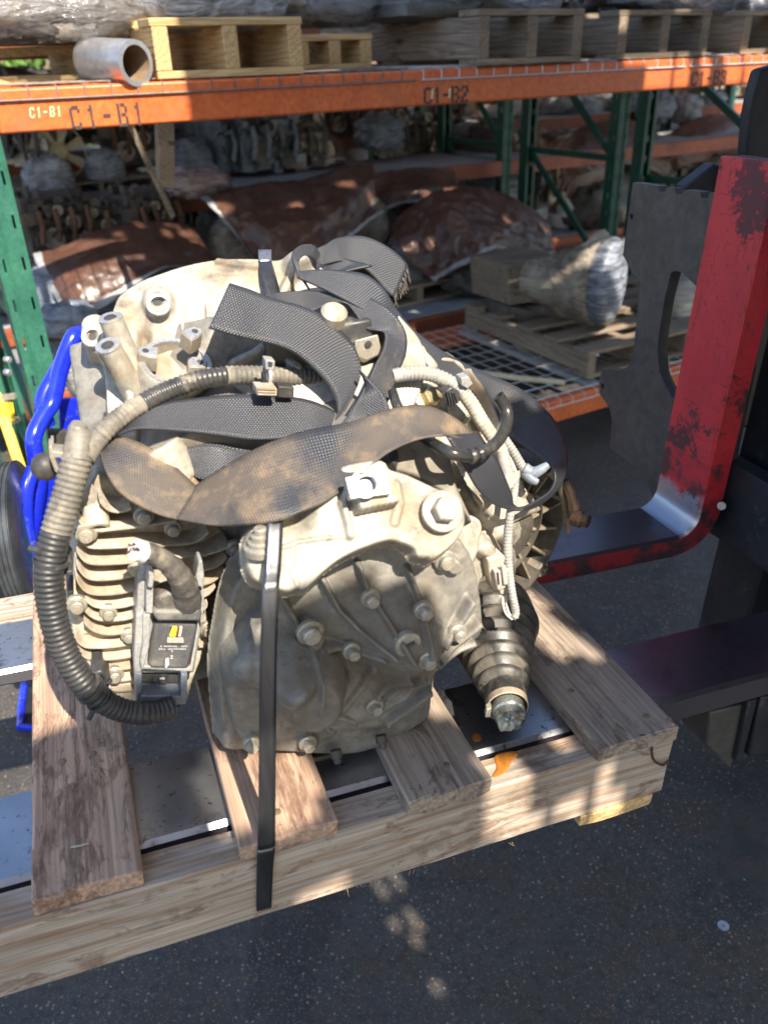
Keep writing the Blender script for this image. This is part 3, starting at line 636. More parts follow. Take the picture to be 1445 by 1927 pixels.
back_rack('fourth storage rack far behind, mostly hidden by the others', 3.36, 4.15, (.2, 3.7, 7.15, 10.5), (.30, 1.0, 1.75, 3.0))
back_rack('fifth storage rack across a gap, seen only in glimpses', 5.6, 6.6, (.2, 3.7, 7.15, 10.5), (.30, 1.0, 1.75, 3.0))
back_rack('farthest storage rack in front of the shrubbery', 8.2, 9.2, (.2, 3.7, 7.2, 10.7, 14.2), (.30, 1.1, 1.9))
# ------------------------------------------------------------------ forklift: forks, carriage, mast
def Lp(pts): return [L(*p) for p in pts]
def fork(label, v0, v1, u_tip, u_heel, hgt, th=.042, sh_th=.05):
    root = thing('fork', label, 'forklift fork', L(u_heel, (v0 + v1) / 2, -th), 'lifting forks of the forklift')
    # profile in (u,w): blade, bent heel, shank
    r = .036; top = [(u_tip, -.004)] + [(u_tip + (u_heel - r - u_tip) * k / 14, 0) for k in range(1, 15)]
    ins = [(u_heel - r + math.sin(a) * r, r - math.cos(a) * r) for a in [math.pi / 2 * k / 9 for k in range(1, 10)]]
    shank = [(u_heel, r + (hgt - r) * k / 12) for k in range(1, 13)]
    R = r + th; outs = [(u_heel - r + math.sin(a) * (r + sh_th), r - math.cos(a) * R) for a in [math.pi / 2 * k / 9 for k in range(0, 10)]]
    bot = [(u_tip + (u_heel - r - u_tip) * k / 14, -.012 - (th - .012) * min(1, k / 7)) for k in range(0, 15)]
    shb = [(u_heel + sh_th, r + (hgt - r) * k / 12) for k in range(1, 13)]
    inner = top + ins + shank; outer = bot + outs[1:] + shb
    c = .005
    def part(name, mt, i0, i1, mat_side=None):
        b = MB(); n = i1 - i0
        rows = []
        for i in range(i0, i1 + 1):
            (a, bb), (o, p) = inner[i], outer[i]; dv = Vector((o - a, p - bb)); dv = dv / max(dv.length, 1e-5) * c
            sec = [(a, v0 + c, bb), (a, v1 - c, bb), (a + dv.x, v1, bb + dv.y), (o - dv.x, v1, p - dv.y), (o, v1 - c, p), (o, v0 + c, p), (o - dv.x, v0, p - dv.y), (a + dv.x, v0, bb + dv.y)]
            rows.append([L(*q) for q in sec])
        b.grid(rows, True); k = len(rows) - 1
        b.add(rows[0], [tuple(range(7, -1, -1))]); b.add(rows[-1], [tuple(range(8))])
        return b.build(name, mt, root, smooth=30)
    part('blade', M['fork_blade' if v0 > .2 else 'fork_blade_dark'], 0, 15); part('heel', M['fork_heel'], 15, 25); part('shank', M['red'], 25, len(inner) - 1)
    return root
def fork_mats():
    # polished steel on top, red paint on the sides and underneath
    for nm, worn in (('fork_blade', 0), ('fork_blade_dark', 2), ('fork_heel', 1)):
        t = NT(nm); g = t.n('NewGeometry'); vt = t.n('VectorMath', operation='DOT_PRODUCT'); t.l(g.outputs['True Normal'], vt.inputs[0]); co = t.coord('Object', rnd=False)
        vt.inputs[1].default_value = tuple((LW * .75 - LU * .66) if worn == 1 else LW)
        up = t.ramp(t.math('ADD', vt.outputs['Value'], t.math('MULTIPLY', t.math('SUBTRACT', t.noise(co, 30, 6, .7), .5), .5)), .35, .5)
        ed = t.ramp(t.noise(co, 18, 7, .7), .47, .56)
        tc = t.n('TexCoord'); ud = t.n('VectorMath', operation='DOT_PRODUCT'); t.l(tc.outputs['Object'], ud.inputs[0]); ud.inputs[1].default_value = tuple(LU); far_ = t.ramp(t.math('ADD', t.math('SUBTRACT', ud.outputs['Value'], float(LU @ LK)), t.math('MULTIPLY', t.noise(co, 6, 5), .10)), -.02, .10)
        st = t.mix(t.ramp(t.noise(co, 5, 6, .6), .35, .65), (.30, .31, .34), (.50, .51, .55)); st = t.mix(far_, st, (.155, .14, .16)); st = t.mix(t.ramp(t.noise(co, 9, 8, .7), .55, .68), st, (.10, .075, .085))  # paler away from the mast: polish plus sky sheen put into the colour
        st = t.mix(t.ramp(t.noise(co, 90, 4, .7), .60, .68), st, (.13, .11, .05))
        if worn == 1: st = t.mix(t.ramp(t.noise(co, 14, 5), .5, .7), (.34, .38, .45), (.5, .42, .42))
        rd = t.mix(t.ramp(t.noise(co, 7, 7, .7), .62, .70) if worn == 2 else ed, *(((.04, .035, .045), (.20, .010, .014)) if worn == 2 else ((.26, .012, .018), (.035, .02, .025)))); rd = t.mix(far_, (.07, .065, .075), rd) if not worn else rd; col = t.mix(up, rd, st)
        if worn == 1:
            tw = t.n('VectorMath', operation='DOT_PRODUCT'); t.l(tc.outputs['Object'], tw.inputs[0]); tw.inputs[1].default_value = tuple(LW)
            hw_ = t.math('ADD', t.math('SUBTRACT', tw.outputs['Value'], float(LW @ LK)), t.math('MULTIPLY', t.math('SUBTRACT', t.noise(co, 28, 8, .75), .5), .09)); pk = t.ramp(hw_, .052, .066)
            col = t.mix(pk, col, t.mix(ed, (.50, .022, .03), (.10, .025, .03))); up = t.math('MULTIPLY', up, t.math('SUBTRACT', 1, pk))
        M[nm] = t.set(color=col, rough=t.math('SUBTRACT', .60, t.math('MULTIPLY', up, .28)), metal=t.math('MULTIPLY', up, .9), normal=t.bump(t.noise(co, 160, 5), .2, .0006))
fork_mats()
FW = -.003
M2 = None
def shift_w(f):  # forks lie a little under the deck boards
    return f
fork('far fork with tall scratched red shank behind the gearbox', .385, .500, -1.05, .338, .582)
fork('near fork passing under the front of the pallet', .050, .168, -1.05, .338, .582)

fl = thing('forklift', 'black forklift carriage and mast standing at the right edge', 'forklift', Vector((L(.45, .3, 0).x, L(.45, .3, 0).y, 0)))
def platep(name, px, u, th, mat, holes=()):
    """plate in a plane u=const of the load frame (facing the camera's left)"""
    def H(x, y): return Vector(hitp(x, y, LK + LU * u, LU))
    pass
# flat cut plate of the carriage, parallel to the forks' shanks (faces -u): outline traced in its own plane
def HU(x, y, u): return Vector(hitp(x, y, LK + LU * u, LU))
def HV(x, y, v): return Vector(hitp(x, y, LK + LV * v, LV))
UP_ = .345
out = [(1190, 343), (1237, 350), (1240, 361), (1250, 362), (1254, 353), (1267, 354), (1271, 366), (1281, 367), (1286, 357), (1316, 361), (1319, 373), (1330, 374), (1335, 362), (1420, 370), (1400, 700), (1345, 975), (1290, 975), (1230, 942), (1214, 895), (1146, 842), (1151, 790), (1146, 768), (1128, 742), (1126, 722), (1131, 697), (1146, 694), (1163, 698), (1180, 690), (1190, 670), (1203, 540), (1203, 525), (1190, 515), (1171, 480)]
hole = [(1262, 513), (1272, 510), (1284, 514), (1330, 560), (1330, 700), (1300, 770), (1262, 748), (1246, 715), (1240, 700), (1236, 660), (1240, 620), (1250, 560)]
def plate_with_hole(name, out, holes, f, vec, mat, parent, bevel=.0015):
    cu = bpy.data.curves.new(name + '_c', 'CURVE'); cu.dimensions = '2D'; cu.fill_mode = 'BOTH'
    pts = [f(*p) for p in out]; o0 = pts[0].copy(); nx = (pts[3] - o0).normalized(); nz = Vector(vec).normalized(); nx = (nx - nz * nx.dot(nz)).normalized(); ny = nz.cross(nx)
    for loop in [out] + list(holes):
        sp = cu.splines.new('POLY'); sp.points.add(len(loop) - 1); sp.use_cyclic_u = True
        for k, p in enumerate(loop):
            q = f(*p) - o0; sp.points[k].co = (q.dot(nx), q.dot(ny), 0, 1)
    cu.extrude = Vector(vec).length / 2
    tmp = bpy.data.objects.new('tmp', cu); COL.objects.link(tmp); dg = bpy.context.evaluated_depsgraph_get()
    me = bpy.data.meshes.new_from_object(tmp.evaluated_get(dg)); bpy.data.objects.remove(tmp); bpy.data.curves.remove(cu)
    Mx = Matrix([[nx.x, ny.x, nz.x, 0], [nx.y, ny.y, nz.y, 0], [nx.z, ny.z, nz.z, 0], [0, 0, 0, 1]]); c = o0 + Vector(vec) / 2
    me.transform(Matrix.Translation(c) @ Mx); me.materials.clear(); me.name = name
    bm = bmesh.new(); bm.from_mesh(me); bmesh.ops.remove_doubles(bm, verts=bm.verts, dist=1e-5); bmesh.ops.recalc_face_normals(bm, faces=bm.faces); bm.to_mesh(me); bm.free()
    o = link(name, me, mat, parent)
    if bevel:
        b = o.modifiers.new('bevel', 'BEVEL'); b.width = bevel; b.segments = 2; b.limit_method = 'ANGLE'
    return o
def ring(cx_, cy_, rx, ry, n=12): return [(cx_ + rx * math.cos(2 * math.pi * k / n), cy_ + ry * math.sin(2 * math.pi * k / n)) for k in range(n)]
pl_v = .56
plate_with_hole('carriage_plate', out, [hole, ring(1187, 408, 3.4, 6), ring(1133, 727, 3, 6)], lambda x, y: HU(x, y, .392), LU * .022, M['dark_steel'], fl)
# mast channel, carriage bars, lower mast foot
MB().prism([HV(1416, 175, .62), HV(1428, 130, .62), HV(1540, 100, .62), HV(1480, 560, .62), HV(1400, 430, .62), HV(1400, 300, .62), HV(1408, 215, .62)], LV * .022).build('mast_channel', M['black_paint'], fl, bevel=.006)
MB().prism([HV(1288, 352, .66), HV(1345, 308, .66), HV(1420, 330, .66), HV(1400, 560, .66), HV(1330, 520, .66)], LV * .03).build('hose_guide', M['black_paint'], fl, bevel=.004)
MB().prism([HV(1412, 480, .60), HV(1560, 430, .60), HV(1520, 830, .60), HV(1375, 800, .60)], LV * .015).build('mast_rail', M['black_paint'], fl, bevel=.006)
def lbox(name, mat, parent, u0, u1, v0, v1, w0, w1, bevel=.003):
    Mx = MLOAD @ Matrix.Translation(((u0 + u1) / 2, (v0 + v1) / 2, (w0 + w1) / 2)); a, b_, c = (u1 - u0) / 2, (v1 - v0) / 2, (w1 - w0) / 2
    return MB().box((-a, -b_, -c), (a, b_, c)).build(name, mat, parent, bevel=bevel, M=Mx)
lbox('carriage_bar', M['black_paint'], fl, .3925, .43, -.25, .50, .445, .56)
lbox('carriage_bar', M['black_paint'], fl, .3925, .43, -.25, .50, -.02, .12)
lbox('mast_rail', M['black_paint'], fl, .45, .57, .33, .44, -.30, .50, .005)
lbox('mast_rail', M['black_paint'], fl, .50, .60, .20, .30, -.35, 1.0, .005)
lbox('mast_rail', M['black_paint'], fl, .45, .57, -.12, -.02, -.30, 1.3, .005)
MB().cyl(HV(1357, 952, .384), HV(1357, 952, .374), .007, n=14).build('lock_pin', M['bolt'], fl)
MB().cyl(L(.41, .44, .121), L(.41, .44, .14), .012, n=14).build('grease_cap', M['bolt'], fl)
# dark outrigger block under the near fork at the frame's edge
MB().prism([HV(1336, 1340, .10), HV(1400, 1325, .10), HV(1375, 1450, .10), HV(1330, 1405, .10)], LV * .10).build('mast_foot', M['dark_steel'], fl, bevel=.004)
MB().prism([HV(1408, 1320, .09), HV(1426, 1316, .09), HV(1396, 1432, .09), HV(1384, 1436, .09)], LV * .10).build('guide_rail', M['black_paint'], fl, bevel=.003)
MB().prism([HV(1432, 1312, .09), HV(1500, 1300, .09), HV(1500, 1420, .09), HV(1408, 1425, .09)], LV * .12).build('wheel_guard', M['black_paint'], fl, bevel=.003)
tyre = thing('tyre', 'black forklift tyre in the dark at the lower right edge', 'tyre', (1.05, 1.55, .0))
MB().lathe((1.03, 1.50, .17), (1, .35, 0), [(-.06, .05), (-.06, .14), (-.045, .165), (.045, .165), (.06, .14), (.06, .05)], 32).build('tread', M['rubber'], tyre)

# ------------------------------------------------------------------ the pallet on the forks
def lboard(name, mat, parent, u0, u1, v0, v1, w0, w1, along='v', rough=.0012, seed=0, taper=0, nseg=14, skew=0):
    """sawn board: subdivided box, slightly uneven, local x along its length"""
    if along == 'v': Ln, Wd = v1 - v0, u1 - u0; Mx = MLOAD @ Matrix.Translation(((u0 + u1) / 2, (v0 + v1) / 2, (w0 + w1) / 2)) @ Matrix.Rotation(math.pi / 2, 4, 'Z')
    else: Ln, Wd = u1 - u0, v1 - v0; Mx = MLOAD @ Matrix.Translation(((u0 + u1) / 2, (v0 + v1) / 2, (w0 + w1) / 2))
    T = w1 - w0; rows = []; sec = []
    m = 4; e = .0012
    for i in range(m + 1): sec.append((-.5 + i / m, -.5))
    for i in range(1, 3): sec.append((.5, -.5 + i / 2 * 1.0))
    for i in range(1, m + 1): sec.append((.5 - i / m, .5))
    for i in range(1, 2): sec.append((-.5, .5 - i / 2))
    for j in range(nseg + 1):
        x = -Ln / 2 + Ln * j / nseg; r = []
        endf = 1 if j in (0, nseg) else 0
        for (a, c) in sec:
            p = Vector((x + endf * noise.noise(Vector((a * 5 + seed, c * 9, j))) * rough * 3, a * Wd, c * T))
            nn = noise.noise_vector(Vector((x * 14 + seed * 3.1, a * 7, c * 4))); p.y += nn.y * rough * 1.2; p.z += nn.z * rough * .7; r.append(p)
        rows.append(r)
    b = MB().grid(rows, True); b.add(rows[0], [tuple(range(len(sec) - 1, -1, -1))]); b.add(rows[-1], [tuple(range(len(sec)))])
    return b.build(name, mat, parent, smooth=0, bevel=.0016, seg=1, M=Mx)
pal = thing('pallet', 'rough hardwood pallet on the forks carrying the grey gearbox', 'pallet', L(-.5, .3, -.11))
strF = lboard('stringer', M['wood_pine'], pal, -1.10, 0.0, .0, .040, -.094, 0, 'u', .0012, 1, nseg=40)
lboard('stringer', M['wood_pine'], pal, -1.10, -.03, .205, .245, -.094, 0, 'u', .0012, 4, nseg=20) if 0 else None
lboard('stringer', M['wood_pine'], pal, -1.10, -.03, .525, .565, -.094, 0, 'u', .0012, 2, nseg=20)
BW = .0215
boards = [(-1.01, -.905, -.004, .62, 'wood_red'), (-.858, -.755, .01, .62, 'wood_red'), (-.7065, -.609, .002, .62, 'wood_red'), (-.5185, -.4185, -.004, .60, 'wood_red'), (-.3435, -.2465, -.007, .58, 'wood_grey'), (-.114, -.006, -.009, .60, 'wood_grey')]
for k, (a, c, v0, v1, mt) in enumerate(boards): 
    if k == 1: continue
    lboard('deck_board', M[mt], pal, a, c, v0, v1, .0006, BW, 'v', .0013, k * 3, nseg=24)
lboard('bottom_board', M['wood_yellow'], pal, -.115, -.012, .0, .60, -.114, -.0945, 'v', .0015, 9)

lboard('bottom_board', M['wood_grey'], pal, -.45, -.35, .02, .60, -.114, -.0945, 'v', .0015, 12)
# splintered corner, nails, wire staple, steel staple
for (x, y) in ((840, 1440), (1166, 1372), (1215, 1348), (522, 1528), (1068, 1240), (1036, 1246), (118, 1433), (176, 1419), (150, 1637), (1074, 1300)):
    p = Q(x, y, BW); MB().lathe(p, LW, [(0, .0042), (.0009, .0040), (.0014, .002), (.0014, .0005)], 12).build('nail', M['nail'] if 'nail' in M else M['bolt'], pal)
b = MB()
for k in range(46):
    rnd = random.Random(k); e = rnd.choice([(265, 1644, 63, 1703), (450, 1608, 630, 1540), (771, 1518, 927, 1469), (1129, 1417, 1273, 1366), (640, 1672, 1033, 1563)])
    s_ = rnd.random(); q = Q(e[0] + (e[2] - e[0]) * s_, e[1] + (e[3] - e[1]) * s_, BW * rnd.random() * .8) if e[0] != 640 else P(e[0] + (e[2] - e[0]) * s_, e[1] + (e[3] - e[1]) * s_, 0) - Vector(LW) * .002
    dr = (Vector(LV) * -1 + Vector(LU) * rnd.uniform(-1, 1) + Vector(LW) * rnd.uniform(-.6, .8)).normalized(); b.tube([q, q + dr * .004, q + dr * rnd.uniform(.006, .013) + Vector(LW) * rnd.uniform(-.003, .003)], [.0005, .0004, .0001], 4)
tag(b.build('splinter', M['wood_yellow'], pal), None, kind='stuff')
sp_ = [Q(134, 1594, BW + .001), Q(150, 1592, BW + .0022), Q(168, 1587, BW + .001)]
MB().tube(sp_, .0011, 6).build('staple', M['bolt'], pal)
wn = [Q(1192, 1388, BW - .003), Q(1213, 1384, BW - .001), Q(1226, 1392, .012), P(1226, 1415, -.002), P(1231, 1432, -.003), P(1246, 1440, -.003), P(1258, 1432, -.002)]
MB().tube([Vector(q) for q in spline([tuple(p) for p in wn], 6)], .0014, 6).build('rusty_wire', M['rustwire'] if 'rustwire' in M else M['iron'], pal)
# chipped end of the corner
MB().hull([Q(1250, 1345, BW), Q(1268, 1362, BW + .004), Q(1271, 1376, .012), Q(1262, 1384, .004), Q(1245, 1372, .018), Q(1240, 1352, .010), Q(1262, 1350, .006)]).build('splintered_corner', M['wood_red'], pal, smooth=0, bevel=.001)
# oil drops: on the fork and on the front stringer
def drop(pts, w, f=Q, h=.0008):
    c = [f(x, y, w) for x, y in pts]; cc = sum(c, Vector()) / len(c); n = Vector(LW)
    rows = [[cc + (q - cc) * s_ + n * z for q in c] for s_, z in ((1, .0002), (.96, h * .7), (.8, h), (.02, h))]
    return MB().grid(rows, True)
o = drop([tuple(p) for p in spline([(888, 1388), (893, 1381), (902, 1382), (906, 1389), (900, 1396), (891, 1394)], 4, True)], .0).build('oil_drop', M['oil'], None, smooth=180); tag(o, 'orange oil drop on the steel fork below the rubber boot', 'oil')
o = drop([tuple(p) for p in spline([(930, 1424), (950, 1416), (973, 1414), (972, 1424), (961, 1437), (955, 1448), (940, 1460), (926, 1462), (934, 1445)], 4, True)], .0004).build('oil_puddle', M['oil'], None, smooth=180); tag(o, 'orange oil puddle spread on the pallet front rail', 'oil')
# ------------------------------------------------------------------ the gearbox
def c1(x, y): return (100 + x / 2.89, 440 + y / 2.89)
def c2(x, y): return (500 + x / 2.408, 440 + y / 2.408)
def c3(x, y): return (40 + x / 3.284, 850 + y / 3.284)
def c4(x, y): return (380 + x / 2.89, 850 + y / 2.89)
def c5(x, y): return (750 + x / 2.89, 850 + y / 2.89)
def ex(b, pts, v0, v1):
    return b.prism([P(x, y, v0) for x, y in pts], LV * (v1 - v0))
def polydist(X, Y, poly):
    """signed distance (positive inside) of grid points to a polygon, in pixels"""
    d = np.full(X.shape, 1e9); ins = np.zeros(X.shape, bool); n = len(poly)
    for i in range(n):
        (x0, y0), (x1, y1) = poly[i - 1], poly[i]; dx, dy = x1 - x0, y1 - y0
        t = np.clip(((X - x0) * dx + (Y - y0) * dy) / (dx * dx + dy * dy + 1e-9), 0, 1)
        d = np.minimum(d, np.hypot(X - x0 - t * dx, Y - y0 - t * dy))
        c = (y0 > Y) != (y1 > Y)
        with np.errstate(all='ignore'): ins ^= c & (X < (x1 - x0) * (Y - y0) / (y1 - y0 + 1e-12) + x0)
    return np.where(ins, d, -d)
def segdist(X, Y, path):
    d = np.full(X.shape, 1e9); tt = np.zeros(X.shape); n = len(path) - 1
    for i in range(n):
        (x0, y0), (x1, y1) = path[i][:2], path[i + 1][:2]; dx, dy = x1 - x0, y1 - y0
        t = np.clip(((X - x0) * dx + (Y - y0) * dy) / (dx * dx + dy * dy + 1e-9), 0, 1); q = np.hypot(X - x0 - t * dx, Y - y0 - t * dy)
        m = q < d; d = np.where(m, q, d); tt = np.where(m, (i + t) / n, tt)
    return d, tt
sst = lambda t: (lambda c: c * c * (3 - 2 * c))(np.clip(t, 0, 1))
def hfield(name, mat, parent, outline, p0, n, feats, back=.06, step=3.0, rnd=7, rm=.006, seed=0, rough=.0007, sm=True):
    """casting skin: relief raised towards the viewer's side of a plane, edges rolled over and walls running back"""
    n = np.array(n, float); n = n / np.linalg.norm(n); p0 = np.array(p0)
    if sm: outline = [tuple(q) for q in spline(outline, 4, True)]
    xs = np.arange(min(q[0] for q in outline) - 9, max(q[0] for q in outline) + 10, step); ys = np.arange(min(q[1] for q in outline) - 9, max(q[1] for q in outline) + 10, step)
    X, Y = np.meshgrid(xs, ys); sd = polydist(X, Y, outline); h = np.zeros(X.shape)
    for f in feats:
        k = f[0]
        if k == 'dome': _, x, y, r, hh, pw = f; q = np.hypot(X - x, Y - y) / r; h = np.maximum(h, 0) + hh * sst((1 - q) * pw) if pw < 1.5 else np.maximum(h, h * 0 + hh * sst((1 - q) * pw) + np.minimum(h, .02) * 0.6)
        elif k == 'rib': _, path, wd, hh = f; d, t = segdist(X, Y, path); h = h + hh * sst(1.45 - d / wd) * (1 - .35 * t)
        elif k == 'poly': _, pl, hh, e = f; q = polydist(X, Y, pl); h = h + hh * sst(q / e + .5)
        elif k == 'ring': _, x, y, r, wd, hh = f; q = abs(np.hypot(X - x, Y - y) - r); h = h + hh * sst(1.4 - q / wd)
        elif k == 'fn': h = h + f[1](X, Y)
    R = float(rnd); e = np.clip(1 - sd / R, 0, 1); h = h - rm * (1 - np.sqrt(np.clip(1 - e * e, 0, 1))); h = np.where(sd < 0, -rm - (back - rm) * np.clip(-sd / 5.0, 0, 1), h)
    D = np.stack([(X - CX), (Y - CY), np.full(X.shape, F_PX)], -1) @ RM.T; t = ((p0 - CAM) @ n) / (D @ n); Pt = CAM + D * t[..., None]
    Pt = Pt + n * h[..., None]
    keep = sd > -8
    ny, nx = X.shape; idx = -np.ones(X.shape, int); vs = []; 
    sel = np.zeros(X.shape, bool); sel[:-1, :-1] |= True
    cell = keep[:-1, :-1] & keep[1:, :-1] & keep[:-1, 1:] & keep[1:, 1:]
    use = np.zeros(X.shape, bool); use[:-1, :-1] |= cell; use[1:, :-1] |= cell; use[:-1, 1:] |= cell; use[1:, 1:] |= cell
    idx[use] = np.arange(use.sum()); pts = Pt[use]
    nr = np.array([noise.noise(Vector(q) * 60 + Vector((seed, 0, 0))) * .6 + noise.noise(Vector(q) * 190) * .3 for q in pts]); pts = pts + n * (nr * rough)[:, None]
    j, i = np.nonzero(cell); fs = np.stack([idx[j, i], idx[j, i + 1], idx[j + 1, i + 1], idx[j + 1, i]], 1)
    b = MB(); b.v = [tuple(q) for q in pts]; b.f = [tuple(int(a) for a in q) for q in fs]; b.m = [0] * len(b.f)
    me = b.mesh(name, 180, False)
    # face towards the camera
    if me.polygons and me.polygons[len(me.polygons) // 2].normal.dot(Vector(n)) < 0: me.flip_normals()
    return link(name, me, mat, parent)

GB = thing('gearbox', 'large dusty grey aluminium gearbox sitting on the pallet in the middle', 'gearbox', L(-.36, .2, BW))
NF = -LV                                                 # towards the front
def tilt(a, b=0): return NF * math.cos(RAD(a)) + LW * math.sin(RAD(a)) + LU * b

# --- main case: the bulk behind the covers, with its base resting on the boards
b = MB()
ex(b, [(475, 1050), (560, 900), (700, 880), (860, 930), (905, 1010), (893, 1130), (890, 1180), (822, 1240), (812, 1345), (640, 1415), (470, 1400), (445, 1385), (445, 1250), (465, 1150)], .135, .30)
b.hull([L(-.60, .24, .03), L(-.20, .24, .05), L(-.60, .24, .30), L(-.20, .24, .30), L(-.55, .40, .02), L(-.16, .40, .03), L(-.60, .38, .42), L(-.13, .38, .36), L(-.44, .30, .46), L(-.27, .30, .44)])
b.ball(P(700, 780, .26), .045, 12); b.ball(P(300, 870, .24), .028, 12)
b.cyl(L(-.47, .20, .30), L(-.47, .38, .33), .085, n=24)
b.cyl(L(-.33, .16, .27), L(-.33, .38, .30), .10, n=28)
b.cyl(L(-.20, .20, .13), L(-.20, .38, .16), .085, n=24)
b.cast('main_case', M['alu_grey'], GB, .004, 5)
# flat machined-less wall between the finned cover and the front cover
hfield('case_wall', M['alu_grey'], GB, [(462, 1075), (490, 1035), (520, 1010), (575, 1010), (575, 1405), (502, 1414), (430, 1410), (420, 1390), (412, 1270), (424, 1180), (440, 1110)], P(460, 1250, .118), NF + LU * .10 + LW * .06,
       [('rib', [(436, 1144), (440, 1200), (448, 1276), (450, 1330)], 3, .0018), ('dome', 435, 1395, 30, .004, 1.2)], back=.03, seed=3, step=1.8)

# --- front cover with radial ribs
rib = lambda pts, w_=5, h_=.015: ('rib', [c4(*q) for q in pts], w_, h_)
feats = [('dome', 755, 1150, 210, .020, 1.0), ('dome', 745, 1180, 115, .046, 1.1), ('dome', 745, 1190, 42, .010, 2.0), ('dome', 566, 1270, 96, .056, 1.7),
         ('dome', 470, 1240, 66, .026, 1.3), ('dome', 520, 1225, 55, .022, 1.2), ('dome', 640, 1180, 60, .008, 1.0),
         ('fn', lambda X, Y: -.010 * sst((Y - 1345) / 60) + .012 * sst((X - 800) / 60) * sst((1240 - Y) / 90)),
         rib([(640, 665), (720, 815), (800, 885), (940, 960)]), rib([(830, 585), (870, 715), (920, 785), (1020, 960)]), rib([(1090, 600), (1120, 730), (1110, 940)]),
         rib([(650, 1005), (780, 1015), (900, 1005)]), rib([(1030, 1100), (990, 1200), (940, 1310)]), rib([(1110, 1100), (1080, 1210), (1000, 1320)]), rib([(890, 1120), (870, 1250), (770, 1400)], 6, .008),
         rib([(570, 1020), (566, 1120), (558, 1240)], 3.4, .013), rib([(420, 760), (480, 860), (530, 930)]), rib([(1400, 740), (1340, 840), (1230, 930)], 6, .017), rib([(1440, 860), (1350, 940), (1220, 1000)], 6, .017),
         rib([(1430, 985), (1310, 1030), (1210, 1050)], 5, .014), rib([(1210, 1270), (1100, 1380), (1000, 1460)], 6, .016), rib([(1180, 1190), (1090, 1330), (980, 1400)], 5, .006), rib([(680, 1420), (760, 1440), (830, 1470)], 5, .008), rib([(700, 1520), (900, 1500), (1010, 1480)], 8, .006),
         rib([(640, 1480), (720, 1530)], 4, .006),
         ('dome', 584, 1180, 25, .020, 2.2), ('dome', 700, 1120, 18, .016, 2.4), ('dome', 799, 1140, 22, .014, 2.4), ('dome', 837, 1048, 20, .016, 2.4), ('dome', 663, 1220, 22, .006, 2.4), ('dome', 705, 1318, 22, .008, 2.2), ('dome', 804, 1238, 20, .008, 2.2), ('dome', 581, 1392, 22, .008, 2.2), ('dome', 473, 1392, 20, .008, 2.2), ('dome', 767, 1204, 19, .004, 2.5),
         ('ring', 570, 1290, 70, 3, .0012)]
outl = [(500, 1110), (560, 1060), (600, 1010), (700, 985), (800, 985), (855, 1005), (882, 1050), (893, 1110), (897, 1160), (893, 1192), (850, 1218), (822, 1243), (814, 1290), (812, 1340), (800, 1362), (745, 1395), (690, 1418), (640, 1424), (560, 1420), (500, 1414), (455, 1395), (432, 1330), (425, 1250), (470, 1190), (505, 1160)]
fc_ = hfield('front_cover', M['alu_grey'], GB, outl, P(660, 1230, .092), NF + LW * .05, feats, back=.06, step=2.2, rnd=9, rm=.008, seed=1)
from mathutils.bvhtree import BVHTree
_bv = BVHTree.FromPolygons([q.co for q in fc_.data.vertices], [tuple(p.vertices) for p in fc_.data.polygons])
def cov(x, y, dflt=.06):
    """how far back the cover's surface lies behind pixel x, y"""
    h = _bv.ray_cast(Vector(CAM), Vector(ray(x, y)))
    return float(loc(h[0])[1]) if h[0] is not None else dflt

def bolt(x, y, v, r=.0085, ax=None, parent=None, hx=True, ln=.009, mat='bolt', fl_=True):
    ax = Vector(NF if ax is None else ax).normalized(); p = P(x, y, v); b = MB()
    if fl_: b.lathe(p, ax, [(-.004, r * 1.45), (.0008, r * 1.45), (.0022, r * 1.25)], 20)
    b.lathe(p, ax, [(.0015, r), (ln * .85, r), (ln, r * .86)], 6 if hx else 16) if hx else b.lathe(p, ax, [(-.006, r), (ln * .8, r), (ln, r * .8)], 16)
    b.lathe(p, ax, [(ln, r * .55), (ln + .0006, r * .5)], 12)
    return b.build('bolt', M[mat], parent or GB, smooth=30)
for (x, y, v, r, hx) in ((*c4(815, 1085), .062, .0085, True), (*c4(1205, 865), .058, .009, True), (*c4(1225, 1135), .070, .0085, True), (*c4(575, 1585), .082, .0085, True), (*c4(940, 1385), .073, .0085, True), (*c4(270, 1590), .086, .008, True),
                         (*c4(918, 800), .060, .0085, False), (*c4(1320, 590), .058, .010, False), (*c4(590, 985), .058, .012, False), (*c4(1300, 700), .064, .008, False) if 0 else (*c4(1390, 985), .075, .009, False)):
    bolt(x, y, cov(x, y, v) + .001, r * .80, None, GB, hx, .010)
# slotted plug
pp = Vector(P(*c4(1120, 1048), cov(*c4(1120, 1048)) - .0005)); b = MB().lathe(pp, NF, [(-.006, .0135), (.001, .0135), (.002, .012), (.002, .010), (.0008, .0095), (.0008, .0004)], 24); b.build('plug', M['bolt'], GB)
q = Vector(LU) * .92 + Vector(LW) * .38; MB().bar(pp + Vector(NF) * .0025 - q * .007, pp + Vector(NF) * .0025 + q * .007, .0028, .0016, Vector(NF)).build('slot', M['iron'], GB)
for (x, y) in ((735, 1672), (980, 1590)):
    p = P(*c4(x, y), .07); MB().lathe(p, -Vector(LW) * .8 + Vector(NF) * .5, [(-.01, .0065), (-.002, .0065), (-.001, .0045), (.004, .0045), (.005, .003)], 12).build('stud', M['dark_steel'], GB)
# thin sump tray rim under the cover
b = MB(); ex(b, [c4(*q) for q in [(480, 1630), (560, 1680), (700, 1650), (850, 1600), (1000, 1550), (1010, 1575), (860, 1640), (700, 1690), (560, 1710), (490, 1680)]], .10, .16); b.build('sump_rim', M['iron'], GB, bevel=.002)

